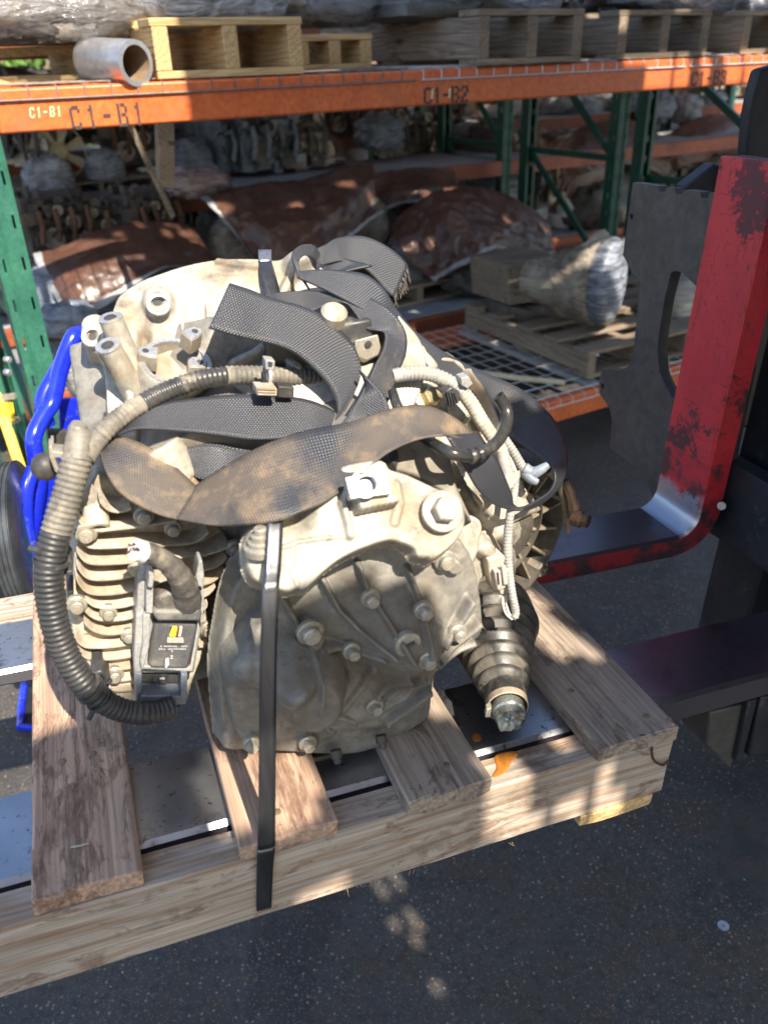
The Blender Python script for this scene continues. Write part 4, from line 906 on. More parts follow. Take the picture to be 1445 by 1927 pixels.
# --- mount bracket
bo = [(463, 1032), (466, 1010), (482, 985), (520, 975), (550, 950), (585, 930), (612, 912), (622, 895), (640, 898), (641, 880), (700, 868), (722, 872), (732, 885), (765, 893), (805, 910), (835, 926), (862, 945), (876, 970), (873, 995), (858, 1020), (836, 1040), (813, 1054), (806, 1049), (797, 1050), (785, 1046), (779, 1033), (760, 1024), (728, 1019), (692, 1029), (660, 1042), (632, 1058), (608, 1078), (590, 1096), (572, 1110), (560, 1108), (546, 1113), (525, 1110), (500, 1101), (478, 1090), (466, 1068)]
NB = tilt(38)
bp = P(700, 1040, .048)
hfield('mount_bracket', M['alu'], GB, bo, bp, NB, [
    ('poly', [(648, 918), (724, 903), (738, 955), (664, 970)], .022, 4), ('dome', 832, 960, 48, .010, 1.6), ('dome', 500, 1055, 46, .006, 1.3), ('rib', [(648, 925), (640, 950), (650, 985), (655, 1012)], 7, .010),
    ('rib', [(740, 915), (748, 950), (738, 985)], 9, .006), ('fn', lambda X, Y: .012 * sst((905 - Y + (X - 600) * .05) / 60) * 0 + .006 * sst((X - 560) / 60) * sst((800 - X) / 80) - .016 * sst((600 - X) / 45) * sst((X - 520) / 45) * sst((1020 - Y) / 50)),
    ('rib', [(480, 1030), (520, 1035), (560, 1020), (600, 1015), (650, 1012)], 4, .003), ('rib', [(552, 1030), (548, 1070), (560, 1100)], 5, .002)], back=.022, step=2.2, rnd=5, rm=.004, seed=5)
n3 = Vector(NB).normalized()
def BP(x, y, h=0): return Vector(hitp(x, y, np.array(bp) + NB / np.linalg.norm(NB) * h, NB))
plate_with_hole('machined_pad', [(645, 903), (721, 887), (731, 933), (655, 943)], [ring(686, 915, 18.5, 14.5, 24)], lambda x, y: BP(x, y, .0275), n3 * .0095, M['machined'], GB, .0006)
hc = BP(686, 911, .0370); b = MB().lathe(hc, n3, [(-.0002, .0135), (.0004, .0128), (.0004, .0112)], 28, cap=False)
b.lathe(hc, -n3, [(-.0004, .0108)] + [(k * .0010, .0110 if k % 2 == 0 else .0096) for k in range(0, 9)] + [(.0085, .0004)], 28, cap=False); 
b.build('threaded_hole', M['machined_dark'] if 'machined_dark' in M else M['machined'], GB, smooth=30)
def bbolt(x, y, h, r, mat='alu'):
    p = BP(x, y, h); b = MB().lathe(p, n3, [(-.004, r * 1.6), (.001, r * 1.6), (.002, r * 1.4)], 24); b.lathe(p, n3, [(.001, r), (.013, r), (.0145, r * .88)], 6); return b.build('bolt', M[mat], GB, smooth=30)
bbolt(832, 962, .010, .0125); 
p = BP(492, 1030, .006); b = MB().lathe(p, Vector(LW), [(-.004, .016), (.002, .016), (.003, .012), (.007, .012), (.008, .009), (.013, .009), (.014, .006), (.019, .006), (.020, .005)], 16).build('stud', M['bolt'], GB)

# --- finned cover on the left
fo = [c3(*q) for q in [(345, 300), (400, 215), (490, 140), (700, 260), (1000, 380), (1200, 450), (1300, 560), (1275, 690), (1190, 850), (1130, 960), (1160, 1040), (1190, 1110), (1130, 1230), (1060, 1400), (1015, 1540), (860, 1545), (700, 1530), (560, 1490), (430, 1340), (318, 1230), (312, 1090), (300, 1000), (290, 930), (322, 800), (328, 600), (335, 420)]]
hfield('finned_cover', M['alu_fin'], GB, fo, P(270, 1150, .198), NF + LW * .10, [
    ('fn', lambda X, Y: .006 * sst((X - 150) / 30) * sst((410 - X) / 30)), ('rib', [c3(*q) for q in [(350, 1000), (420, 1030), (440, 1080), (380, 1110), (335, 1160)]], 4, .005), ('dome', *c3(400, 500), 16, .010, 2.4), ('dome', *c3(465, 430), 17, .012, 2.4), ('dome', *c3(350, 940), 19, .012, 2.4),
    ('dome', *c3(540, 990), 14, .008, 2.4), ('dome', *c3(665, 1130), 12, .006, 2.4), ('dome', *c3(715, 720), 14, .008, 2.4), ('dome', *c3(940, 470), 14, .008, 2.4), ('dome', *c3(580, 1370), 16, .008, 2.4), ('dome', *c3(1310, 680), 16, .006, 2.4), ('dome', *c3(1155, 1090), 17, .008, 2.4),
    ('rib', [c3(*q) for q in [(360, 420), (480, 315), (600, 330)]], 6, .010)], back=.10, step=2.6, rnd=6, rm=.005, seed=9)
def finrib(pts, v0=.176, dp=.030, t=.0032, mat='alu_fin', name='fin'):
    q = resample([tuple(P(x, y, v0)) for x, y in [tuple(a) for a in spline(pts, 6)]], .004); rows = []
    n = len(q)
    for i in range(n):
        d = Vector(q[min(i + 1, n - 1)] - q[max(i - 1, 0)]).normalized(); s_ = d.cross(Vector(LV)).normalized(); c = Vector(q[i]); th = t * (.55 if i in (0, n - 1) else 1)
        V = Vector(LV); rows.append([c + s_ * th * .3, c + s_ * th * .5 + V * .0012, c + s_ * th * .85 + V * dp, c - s_ * th * .85 + V * dp, c - s_ * th * .5 + V * .0012, c - s_ * th * .3])
    b = MB().grid(rows, True); b.add(rows[0], [tuple(range(5, -1, -1))]); b.add(rows[-1], [tuple(range(6))])
    return b.build(name, M[mat], GB, smooth=50)
for fp in ([(490, 312), (545, 362), (620, 374), (680, 352)], [(352, 418), (400, 470), (470, 490), (600, 480), (780, 458), (960, 430)], [(352, 528), (400, 580), (470, 596), (700, 588), (960, 578), (1080, 560), (1160, 500)],
           [(350, 622), (400, 680), (470, 696), (640, 690), (800, 672), (1000, 652), (1160, 634), (1285, 590)], [(348, 705), (390, 765), (450, 792), (600, 786), (745, 760)], [(1120, 738), (1210, 712), (1275, 655)], [(346, 792), (390, 855), (460, 884), (600, 878), (725, 850)], [(1120, 826), (1190, 800), (1262, 738)], [(1110, 905), (1160, 880), (1200, 835)],
           [(400, 915), (450, 955), (520, 968), (620, 962), (712, 940)], [(400, 990), (455, 1030), (530, 1045), (640, 1038), (705, 1022)], [(395, 1062), (450, 1108), (530, 1130), (620, 1124), (700, 1105)], [(335, 1150), (380, 1200), (450, 1214), (600, 1204), (700, 1186)], [(352, 1228), (400, 1272), (470, 1288), (600, 1280), (700, 1264)],
           [(415, 1300), (470, 1350), (540, 1356), (700, 1336)], [(530, 1405), (590, 1420), (710, 1406)], [(560, 1474), (620, 1480), (715, 1468)], [(1100, 990), (1140, 970), (1150, 940)], [(1100, 1210), (1140, 1200), (1150, 1170)]):
    finrib([c3(*q) for q in fp])
for (x, y, r) in ((400, 505, .0075), (540, 992, .006), (345, 945, .007), (715, 722, .006), (940, 475, .006), (760, 395, .007), (1320, 600, .0065), (1325, 690, .007), (1157, 1098, .0065), (580, 1375, .0065), (665, 1135, .0055)):
    bolt(*c3(x, y), .178, r, None, GB, False, .009)
b = MB().lathe(P(*c3(470, 440), .183), Vector(NF) * .75 - Vector(LW) * .6, [(-.015, .012), (.006, .012), (.007, .010), (.007, .008), (.002, .0078), (.002, .0003)], 20).build('boss', M['alu_fin'], GB)
# step and lip above the finned cover
b = MB(); ex(b, [(143, 955), (150, 935), (185, 890), (225, 900), (300, 960), (420, 975), (436, 1010), (410, 985), (300, 985), (250, 1000), (180, 965), (150, 985)], .205, .32); b.cast('cover_flange', M['alu'], GB, .003, 3)

# --- bell housing, its wall rising behind the straps
NBh = tilt(40, -.12)
bh = P(330, 620, .318)
def HB(x, y, h=0): return Vector(hitp(x, y, np.array(bh) + NBh / np.linalg.norm(NBh) * h, NBh))
nb3 = Vector(NBh).normalized()
ho = [(152, 612), (160, 594), (183, 588), (204, 600), (214, 575), (224, 555), (258, 530), (300, 513), (350, 497), (410, 486), (470, 484), (520, 487), (540, 480), (553, 473), (572, 470), (590, 478), (602, 498), (628, 512), (700, 540), (760, 600), (795, 645), (800, 700), (760, 790), (640, 830), (430, 800), (330, 850), (250, 880), (205, 830), (200, 770), (196, 705), (185, 668), (160, 655)]
hfield('bell_housing', M['alu'], GB, ho, bh, NBh, [
    ('ring', 299, 574, 21, 9, .007), ('dome', 299, 578, 48, .010, 1.1), ('ring', 175, 634, 16, 7, .008), ('rib', [(390, 575), (393, 610), (396, 650), (420, 700)], 3.5, .006), ('rib', [(345, 560), (344, 600), (345, 632)], 2.5, .004),
    ('rib', [(411, 494), (450, 500), (498, 502)], 6, .006), ('dome', 560, 500, 34, .018, 1.4), ('rib', [(530, 560), (545, 530), (560, 508), (575, 500)], 10, .010), ('rib', [(235, 570), (270, 550), (330, 528), (400, 512), (460, 510)], 9, .003), 
    ('fn', lambda X, Y: -.012 * sst((Y - 560) / 90) * sst((X - 345) / 25) * sst((400 - X) / 25) - .014 * sst((X - 255) / 15) * sst((290 - X) / 20) * sst((Y - 610) / 25) + .012 * sst((Y - 660) / 60) * sst((X - 420) / 60)),
    ('rib', [(440, 690), (480, 670), (505, 650), (520, 660), (560, 700)], 10, .014)], back=.09, step=2.6, rnd=6, rm=.006, seed=11)
for (x, y, r) in ((299, 573, .0095), (175, 634, .0085)):
    p = HB(x, y, .0165 if x > 200 else .007); MB().lathe(p, nb3, [(-.02, r * .93), (.0005, r * .95), (.0012, r * 1.25), (.0004, r * 1.35)], 24, cap=False).build('bushing', M['machined'], GB); MB().lathe(p, nb3, [(-.006, r * .93), (-.0055, r * .1)], 20).build('bore', M['hole'] if 'hole' in M else M['iron'], GB)
# pillars with bright machined tops
for (x0, y0, x1, y1) in ((209, 600, 268, 735), (204, 652, 262, 752)):
    a = HB(x0, y0, .045 if y0 < 640 else .05); c = HB(x1, y1, .0); ax = (a - c).normalized(); r = .0118
    MB().lathe(c - ax * .02, ax, [(0, r * 1.4), ((a - c).length * .5, r * 1.08), ((a - c).length + .02, r)], 24).build('pillar', M['alu'], GB)
    up = (Vector(LW) * .5 + Vector(NF) * .35 + ax).normalized(); MB().lathe(a + up * .0005, up, [(-.002, r * 1.02), (.0012, r * 1.02), (.0012, r * .55)], 24, cap=False).build('machined_face', M['machined'], GB); MB().lathe(a + up * .0012, up, [(0, r * .56), (.0001, .0003)], 12, cap=False).build('bore', M['hole'], GB)
b = MB().tube([HB(228, 690, .03), HB(243, 730, .02), HB(252, 790, .01)], .0045, 10).build('web', M['alu'], GB)
# sensor port: round collar with four tapped lugs
ca = (Vector(LW) * .86 + Vector(NF) * .42 + Vector(LU) * .12).normalized(); cc = P(332, 684, .272)
MB().lathe(cc - ca * .01, ca, [(-.03, .044), (0, .039), (.010, .0375), (.012, .036), (.012, .031), (-.002, .0305), (-.008, .0303)], 48, cap=False).build('collar', M['alu'], GB, smooth=30)
MB().lathe(cc - ca * .004, ca, [(.004, .0307), (.0065, .0309), (.0069, .0352)], 48, cap=False).build('machined_ring', M['machined'], GB)
MB().lathe(cc - ca * .010, ca, [(-.003, .0304), (-.0025, .001)], 32).build('port_floor', M['alu'], GB)
for (x, y) in ((275, 655), (368, 618), (378, 676), (272, 716)):
    p = P(x, y, .268); d = (cc - p); d = d - ca * d.dot(ca); d.normalize(); s_ = ca.cross(d)
    p = p - ca * .004; pts = [p + s_ * .0075 + d * .003, p + s_ * .0055 - d * .0055, p - d * .008, p - s_ * .0055 - d * .0055, p - s_ * .0075 + d * .003, p - s_ * .0075 + d * .012, p + s_ * .0075 + d * .012]
    MB().prism([q - ca * .02 for q in pts], ca * .0195).build('lug', M['alu'], GB, bevel=.001)
    b = MB().prism([p + (q - p) * .93 - ca * .0003 for q in pts], ca * .0009); b.build('machined_face', M['machined'], GB, bevel=.0003); MB().lathe(p + ca * .0006, ca, [(0, .0034), (.0002, .0002)], 14).build('bore', M['hole'], GB)

# --- upper right flange with yellow bolts
NR = tilt(38, .25); br = P(830, 760, .235)
def HR(x, y, h=0): return Vector(hitp(x, y, np.array(br) + NR / np.linalg.norm(NR) * h, NR))
nr3 = Vector(NR).normalized()
hfield('side_flange', M['alu'], GB, [(735, 665), (760, 655), (790, 648), (806, 668), (845, 670), (872, 682), (884, 706), (910, 740), (935, 795), (962, 870), (990, 930), (1000, 960), (960, 985), (915, 960), (880, 905), (850, 850), (800, 830), (740, 835), (700, 800), (705, 720)], br, NR,
       [('dome', 803, 752, 26, .010, 2.2), ('dome', 862, 770, 18, .008, 2.2), ('dome', 880, 808, 25, .012, 2.2), ('rib', [(880, 700), (915, 760), (945, 830), (985, 930)], 6, .010), ('poly', [(826, 682), (856, 680), (874, 695), (868, 712), (830, 700)], -.008, 6), ('rib', [(752, 668), (790, 660), (812, 690)], 9, .008), ('rib', [(840, 790), (852, 850), (880, 880)], 7, .006)], back=.07, step=2.6, seed=15)
for (x, y, r) in ((803, 750, .0115), (880, 806, .0115)):
    p = HR(x, y, .012); b = MB().lathe(p, nr3, [(-.004, r * 1.5), (.003, r * 1.5), (.0042, r * 1.3)], 24); b.lathe(p, nr3, [(.004, r), (.013, r * .97), (.0145, r * .8)], 6); b.build('bolt', M['brass_bolt'], GB, smooth=30)
p = HR(860, 770, .008); MB().lathe(p, nr3, [(-.004, .011), (.006, .017), (.009, .008)], 20).build('boss', M['alu_fin'], GB)
# plate behind the bracket, right of the strap
hfield('upper_case', M['alu_grey'], GB, [(690, 850), (740, 820), (800, 825), (845, 850), (858, 905), (878, 950), (890, 985), (850, 940), (790, 900), (730, 885), (690, 880)], P(780, 880, .13), tilt(35), [], back=.08, seed=17)
hfield('lower_right_case', M['alu'], GB, [(858, 940), (880, 955), (905, 1000), (925, 1010), (935, 1050), (925, 1075), (905, 1100), (905, 1150), (897, 1190), (880, 1170), (872, 1100), (858, 1030)], P(885, 1060, .125), NF + LU * .35 + LW * .15,
       [('rib', [(892, 975), (884, 1030), (873, 1075)], 6, .012), ('dome', 905, 1030, 22, .014, 1.8)], back=.08, seed=19)
b = MB(); b.tube([P(870, 905, .20), P(930, 990, .18), P(950, 1000, .20)], .022, 12); b.hull([P(850, 860, .2), P(890, 940, .15), P(980, 970, .2), P(1000, 930, .25), P(900, 830, .26), P(930, 1000, .2), P(1020, 960, .27)]); b.cast('gear_case', M['alu'], GB, .003, 3)

# --- round webbed cover at the right
NW = -LV * .80 + LU * .42 - LW * .05; NW = Vector(NW).normalized(); wc = P(984, 1012, .25); R0 = .106
b = MB().lathe(wc - NW * .045, NW, [(0, R0 * 1.03), (.030, R0 * 1.05), (.045, R0), (.048, R0 * .985), (.048, R0 * .93), (.012, R0 * .92), (.004, R0 * .5), (.004, .0004)], 64, cap=False); b.build('web_cover', M['alu_shade'], GB, smooth=35)
ux = Vector(LU) - NW * Vector(LU).dot(NW); ux.normalize(); uy = NW.cross(ux)
for k in range(15):
    a = 2 * math.pi * k / 15 + .12; d = ux * math.cos(a) + uy * math.sin(a); s_ = NW.cross(d)
    A_, B_ = wc - NW * .040 + d * .030, wc - NW * .036 + d * R0 * .95
    b = MB().loft([A_ + s_ * .0028, A_ - s_ * .0028, A_ - s_ * .0018 + NW * .024, A_ + s_ * .0018 + NW * .024], [B_ + s_ * .0034, B_ - s_ * .0034, B_ - s_ * .0022 + NW * .034, B_ + s_ * .0022 + NW * .034]); b.build('rib', M['web_rib'], GB, bevel=.0008)
b = MB().lathe(wc - NW * .03, NW, [(0, .060), (.021, .060), (.022, .058), (.022, .055), (.0, .0545)], 40, cap=False); b.lathe(wc - NW * .03, NW, [(0, .034), (.024, .033), (.026, .028), (.026, .0003)], 32); b.build('ring_web', M['alu_shade'], GB)
for a in (-.9, .15, 1.0): 
    p = wc + (ux * math.cos(a) + uy * math.sin(a)) * R0 * 1.03 - NW * .02; MB().lathe(p, NW, [(0, .0125), (.020, .0125), (.022, .011)], 18).build('ear', M['alu'], GB); MB().lathe(p + NW * .021, NW, [(0, .007), (.006, .007), (.007, .006)], 6).build('bolt', M['iron'], GB)
g = MB(); g.tube([P(1062, 905, .27), P(1075, 935, .26), P(1082, 972, .25)], [.008, .009, .011], 10); g.lathe(P(1078, 972, .25), Vector(LU) * .5 + Vector(NF) * .8, [(0, .012), (.012, .012), (.013, .009), (.022, .009)], 14); g.build('greasy_bolt', M['oily'], GB)
g = MB(); g.tube([P(1030, 885, .27), P(1052, 905, .27), P(1064, 950, .27), P(1068, 1000, .265)], .0055, 10); g.build('casting_edge', M['web_rib'], GB)

# --- axle stub with rubber bellows
A0, A1 = P(922, 1168, .19), P(953, 1322, .055); ax = (A1 - A0).normalized(); Ln = (A1 - A0).length
prof = [(-.045, .046), (-.02, .056), (0, .058)]
n = 7
for k in range(n):
    t0 = .012 + (Ln - .030) * k / n; t1 = .012 + (Ln - .030) * (k + 1) / n; r0 = .0585 - .033 * (k / n) ** .85; r1 = .0585 - .033 * ((k + 1) / n) ** .85; dt = t1 - t0
    prof += [(t0, r0 - .004), (t0 + dt * .15, r0 - .0005), (t0 + dt * .35, r0 + .001), (t0 + dt * .6, r0 - .0008), (t0 + dt * .85, r1 - .0030)]
prof += [(Ln - .016, .0235), (Ln - .006, .0240), (Ln, .0230)]
bt = MB().lathe(A0, ax, prof, 40); bt.build('rubber_bellows', M['boot'], GB, smooth=50)
cl = MB().lathe(A0 + ax * (Ln - .002), ax, [(0, .0225), (.001, .0236), (.009, .0236), (.010, .0222)], 32, cap=False); cl.build('boot_clamp', M['rust_clamp'] if 'rust_clamp' in M else M['bolt'], GB)
MB().prism([A0 + ax * (Ln + .001) + Vector(LU) * -.024 + Vector(LW) * z + Vector(LU) * x for x, z in ((-.004, -.004), (.003, -.006), (.003, .008), (-.003, .007))], ax * .009).build('clamp_ear', M['bolt'], GB, bevel=.0008)
rnd = random.Random(5); ps = MB().lathe(A0 + ax * (Ln + .006), ax, [(0, .0185), (.010, .0185), (.012, .0165), (.022, .0160)], 20, cap=False); ps.build('axle_stub', M['grease'] if 'grease' in M else M['bolt'], GB)
e = A0 + ax * (Ln + .028); ux_ = ax.orthogonal().normalized(); uy_ = ax.cross(ux_); rows = []
for j, (rr_, z) in enumerate(((.0165, 0), (.0150, .006), (.0105, .004), (.006, -.002), (.001, .001))):
    rows.append([e + (ux_ * math.cos(a) + uy_ * math.sin(a)) * rr_ * (1 + .06 * math.sin(5 * a + j)) + ax * (z * .6 - .004 + .003 * math.sin(2 * a + 1.3) + .0012 * math.sin(7 * a + j * 2)) for a in [2 * math.pi * k / 36 for k in range(36)]])
MB().grid(rows, True).build('torn_end', M['torn'] if 'torn' in M else M['machined'], GB, smooth=25)

# --- dark valve parts seen between the straps
b = MB(); b.prism([P(640, 610, .25), P(700, 600, .25), P(715, 690, .25), P(655, 705, .25)], LV * .05); b.build('solenoid', M['plastic'], GB, bevel=.003)
b = MB(); b.prism([P(668, 640, .24), P(712, 628, .24), P(720, 665, .24), P(690, 680, .24), P(668, 672, .24)], LV * .02 - LW * .01); b.build('steel_tab', M['bolt'], GB, bevel=.002); MB().lathe(P(693, 648, .2385), NF, [(0, .004), (.0005, .0003)], 12).build('bore', M['hole'], GB)
MB().lathe(P(628, 592, .255), Vector(LW) + Vector(NF) * .6, [(-.02, .014), (.004, .014), (.007, .011), (.008, .002)], 20).build('cap', M['alu'], GB)
b = MB(); b.prism([P(500, 640, .262), P(620, 660, .262), P(650, 790, .262), (P(520, 790, .262))], LV * .03); b.build('recess_shade_slab', M['iron'], GB, bevel=.003)  # dark slab standing in for the shade under the straps
b = MB(); b.cyl(P(300, 835, .20), P(340, 905, .19), .024, .022, 20); b.cast('pipe_boss', M['alu'], GB, .003, 2)
b = MB(); b.hull([P(335, 900, .19), P(375, 880, .19), P(360, 905, .17), P(420, 960, .19), P(250, 960, .19), P(250, 900, .2)]); b.build('case_corner', M['alu'], GB, bevel=.003)
MB().cyl(P(735, 850, .15), P(727, 880, .13), .010, n=12).build('hose_nipple', M['rubber'], GB)
# ------------------------------------------------------------------ webbing sling thrown over the gearbox
SL = thing('lifting_sling', 'black webbing sling lying in dusty loops over the gearbox', 'strap', P(620, 800, .15))
def ribbon(st, name='webbing', per=10, th=.0022, parent=None, wob=.0012, sag=0, mat='web', nx=8):
    """stations (x1,y1,v1, x2,y2,v2): the two edges of the band in the picture and how far back they lie"""
    E = [list(P(a, b, c)) + list(P(d, e, f)) for a, b, c, d, e, f in st]
    S = resample(spline([tuple(q) for q in E], per), .006)
    rows = []; uv = []; al = 0; prev = None
    for i, s in enumerate(S):
        a, c = Vector(s[:3]), Vector(s[3:]); m = (a + c) / 2
        if prev is not None: al += (m - prev).length
        prev = m; r = []
        for k in range(nx + 1):
            t = k / nx; p = a.lerp(c, t); nn = noise.noise_vector(p * 22); p = p + nn * wob
            r.append(p); uv.append((t, al))
        rows.append(r)
    b = MB().grid(rows); b.uv = uv
    me = b.mesh(name, 180, False); o = link(name, me, M[mat], parent or SL)
    m = o.modifiers.new('thick', 'SOLIDIFY'); m.thickness = th; m.offset = 0
    return o
# far end: folded loop standing up behind, with a frayed end
ribbon([(560, 512, .30, 583, 545, .29), (548, 480, .315, 560, 500, .31), (562, 463, .325, 570, 482, .32), (588, 462, .33, 588, 486, .325), (600, 478, .335, 596, 500, .33), (601, 500, .33, 600, 515, .32)], mat='web_clean')
ribbon([(594, 468, .345, 603, 500, .335), (612, 460, .35, 618, 497, .34), (630, 449, .36, 640, 492, .345), (657, 445, .37, 662, 498, .35), (690, 447, .375, 685, 505, .35), (725, 462, .37, 706, 525, .345), (752, 482, .365, 724, 545, .34), (767, 500, .36, 741, 560, .335)], mat='web_clean')
ribbon([(700, 500, .33, 640, 512, .32), (668, 492, .345, 625, 520, .33), (640, 486, .35, 606, 517, .335), (620, 492, .345, 600, 516, .33)], mat='web_clean')
# band running down the right side of the housing into the big loop
ribbon([(557, 512, .295, 560, 522, .285), (600, 508, .30, 600, 540, .28), (650, 510, .30, 650, 566, .27), (690, 518, .30, 692, 590, .265), (722, 545, .295, 722, 615, .26), (745, 582, .29, 738, 650, .255), (775, 618, .285, 760, 680, .25), (815, 650, .28, 800, 705, .25), (862, 678, .28, 840, 735, .245), (915, 704, .275, 885, 765, .24), (960, 722, .27, 925, 800, .235), (1000, 748, .26, 960, 825, .225),
        (1040, 788, .245, 995, 848, .205), (1060, 825, .23, 1022, 866, .19), (1067, 860, .21, 1040, 884, .175), (1062, 895, .19, 1043, 905, .165), (1045, 925, .17, 1033, 925, .155), (1018, 948, .155, 1012, 940, .145), (990, 960, .14, 985, 954, .135), (966, 961, .125, 966, 950, .13), (930, 950, .11, 962, 930, .125), (902, 925, .10, 950, 900, .12), (880, 890, .10, 936, 868, .12), (858, 850, .10, 918, 842, .13), (840, 820, .105, 900, 815, .14)], wob=.0004, mat='web_clean')
# big dusty band across the front, from the fold at left
ribbon([(905, 838, .135, 838, 818, .10), (880, 806, .135, 808, 822, .10), (840, 778, .135, 775, 830, .10), (795, 763, .14, 730, 852, .095), (745, 768, .14, 690, 885, .09), (700, 782, .14, 655, 915, .08), (655, 795, .138, 615, 943, .068), (600, 806, .138, 570, 962, .060), (545, 820, .138, 530, 978, .052), (490, 842, .14, 480, 986, .062), (440, 868, .148, 425, 990, .085), (400, 893, .158, 375, 985, .105), (370, 915, .165, 330, 975, .125)])
ribbon([(385, 930, .158, 350, 980, .12), (345, 892, .17, 300, 968, .13), (310, 860, .18, 250, 945, .14), (270, 836, .19, 215, 915, .15), (225, 822, .20, 195, 880, .165), (196, 830, .205, 188, 850, .18), (186, 850, .20, 186, 856, .185)])
# middle loop
ribbon([(205, 822, .21, 195, 832, .20), (235, 790, .215, 250, 810, .19), (280, 768, .215, 300, 808, .185), (330, 754, .215, 350, 812, .18), (400, 745, .215, 415, 820, .175), (470, 743, .215, 470, 827, .17), (530, 745, .215, 525, 826, .17), (585, 755, .21, 580, 820, .17), (625, 772, .205, 615, 812, .175), (645, 790, .20, 640, 800, .18)], mat='web_clean')
# flat end flap on top that curls down into the middle loop
ribbon([(432, 533, .26, 393, 617, .22), (470, 545, .26, 440, 631, .22), (515, 562, .26, 505, 645, .225), (565, 576, .258, 548, 661, .222), (604, 592, .255, 580, 683, .22), (637, 619, .25, 610, 712, .212), (666, 652, .24, 628, 740, .205), (679, 689, .225, 634, 762, .20), (674, 722, .215, 634, 780, .195), (658, 756, .205, 628, 795, .188), (637, 785, .195, 622, 806, .185), (620, 812, .19, 612, 820, .185)], wob=.0008, mat='web_clean')
# loop at the centre right
ribbon([(500, 553, .275, 505, 565, .27), (550, 548, .285, 570, 590, .27), (600, 550, .285, 615, 575, .27), (650, 552, .285, 648, 570, .27), (690, 560, .28, 668, 592, .26), (722, 576, .27, 686, 618, .25), (748, 600, .26, 706, 622, .245), (763, 630, .25, 724, 626, .24), (763, 662, .235, 722, 655, .225), (752, 695, .22, 704, 690, .21), (740, 730, .205, 690, 720, .20), (725, 765, .19, 672, 752, .19), (712, 790, .175, 650, 785, .18), (700, 810, .17, 628, 812, .175)], mat='web_clean')
ribbon([(692, 728, .205, 678, 700, .20), (665, 758, .195, 720, 740, .18), (640, 795, .19, 735, 775, .17), (632, 820, .18, 730, 800, .165)], mat='web_clean')
# short frayed tail under the band
ribbon([(336, 848, .19, 352, 885, .18), (365, 840, .19, 372, 900, .175), (400, 834, .19, 405, 905, .17), (440, 842, .185, 440, 895, .165), (490, 850, .18, 470, 880, .165)], mat='web_clean')
fr = MB(); rnd = random.Random(8)
for (x0, y0, v0, x1, y1, v1, n, dx, dy) in ((767, 501, .36, 741, 560, .335, 26, 6, 26), (336, 848, .19, 352, 885, .18, 16, -9, 6)):
    for k in range(n):
        t = rnd.random(); x, y, v = x0 + (x1 - x0) * t, y0 + (y1 - y0) * t, v0 + (v1 - v0) * t; s_ = rnd.uniform(.4, 1.3)
        fr.tube([P(x, y, v), P(x + dx * .5 * s_ + rnd.uniform(-3, 3), y + dy * .3 * s_, v - .003), P(x + dx * .6 * s_ + rnd.uniform(-5, 5), y + dy * s_, v - .002)], .0004, 3)
tag(fr.build('frayed_thread', M['thread'], SL), None, kind='stuff')

# ------------------------------------------------------------------ steel strapping band
SB = thing('strapping_band', 'thin blued steel band strapping the gearbox down to the pallet front rail', 'band', P(498, 1650, 0))
def flat(st, name, parent, mat, th=.0007):
    return ribbon(st, name, 6, th, parent, 0, 0, mat, 4)
flat([(485, 1600, -.008, 518, 1592, -.008), (487, 1450, -.0035, 519, 1446, -.0035), (489, 1250, .006, 521, 1246, .006), (494, 1120, .016, 525, 1116, .016), (497, 1085, .026, 528, 1083, .026), (500, 1035, .040, 531, 1033, .040), (502, 985, .056, 533, 983, .056), (503, 958, .068, 533, 956, .068)], 'front_run', SB, 'band')
flat([(485, 1600, -.008, 518, 1592, -.008), (484, 1618, -.0075, 516, 1612, -.0075), (483, 1660, -.004, 513, 1655, -.004), (483, 1710, -.003, 511, 1703, -.003), (483, 1712, .004, 511, 1705, .004), (480, 1690, .03, 508, 1684, .03)], 'lower_run', SB, 'band')
flat([(486, 470, .372, 511, 470, .372), (487, 492, .345, 511, 491, .345)], 'upper_end', SB, 'band_bright')
flat([(487, 492, .345, 511, 491, .345), (492, 520, .325, 519, 519, .325), (499, 548, .31, 527, 547, .31), (508, 590, .29, 536, 590, .29)], 'upper_run', SB, 'band')

# ------------------------------------------------------------------ wiring harness
WH = thing('wiring_harness', 'corrugated wiring harness looping around the left and top of the gearbox', 'wiring harness', P(93, 1060, .15))
def conduit(path, name, mats, pitch=.0052, parent=None, amp=.10, n=14):
    """path of (x, y, v, half width px)"""
    A = []
    for x, y, v, r in path:
        p = P(x, y, v); A.append((*p, rr(r, p)))
    S = resample(spline(A, 10), pitch / 5); b = MB(); rad = [float(s[3]) * (1 + amp * (.5 - [1, 1, .6, 0, .3][i % 5])) for i, s in enumerate(S)]
    b.tube([Vector(s[:3]) for s in S], rad, n)
    return b.build(name, mats, parent or WH, smooth=60)
conduit([(680, 715, .25, 17), (612, 713, .25, 17), (560, 709, .25, 17), (500, 707, .245, 18), (452, 706, .24, 18), (425, 707, .238, 18)], 'conduit_dusty', M['conduit_dusty'])
conduit([(425, 707, .238, 18), (385, 713, .232, 18), (340, 726, .225, 18), (300, 742, .22, 18), (270, 758, .215, 18)], 'conduit', M['conduit_mid'])
conduit([(270, 758, .215, 18), (240, 776, .208, 18.5), (205, 803, .195, 19), (178, 832, .19, 20)], 'conduit_dusty', M['conduit_dusty'])
conduit([(146, 862, .175, 28), (138, 895, .17, 28), (128, 930, .165, 28), (117, 965, .16, 28), (107, 1000, .155, 28)], 'conduit_dusty', M['conduit_dusty'], .0055)
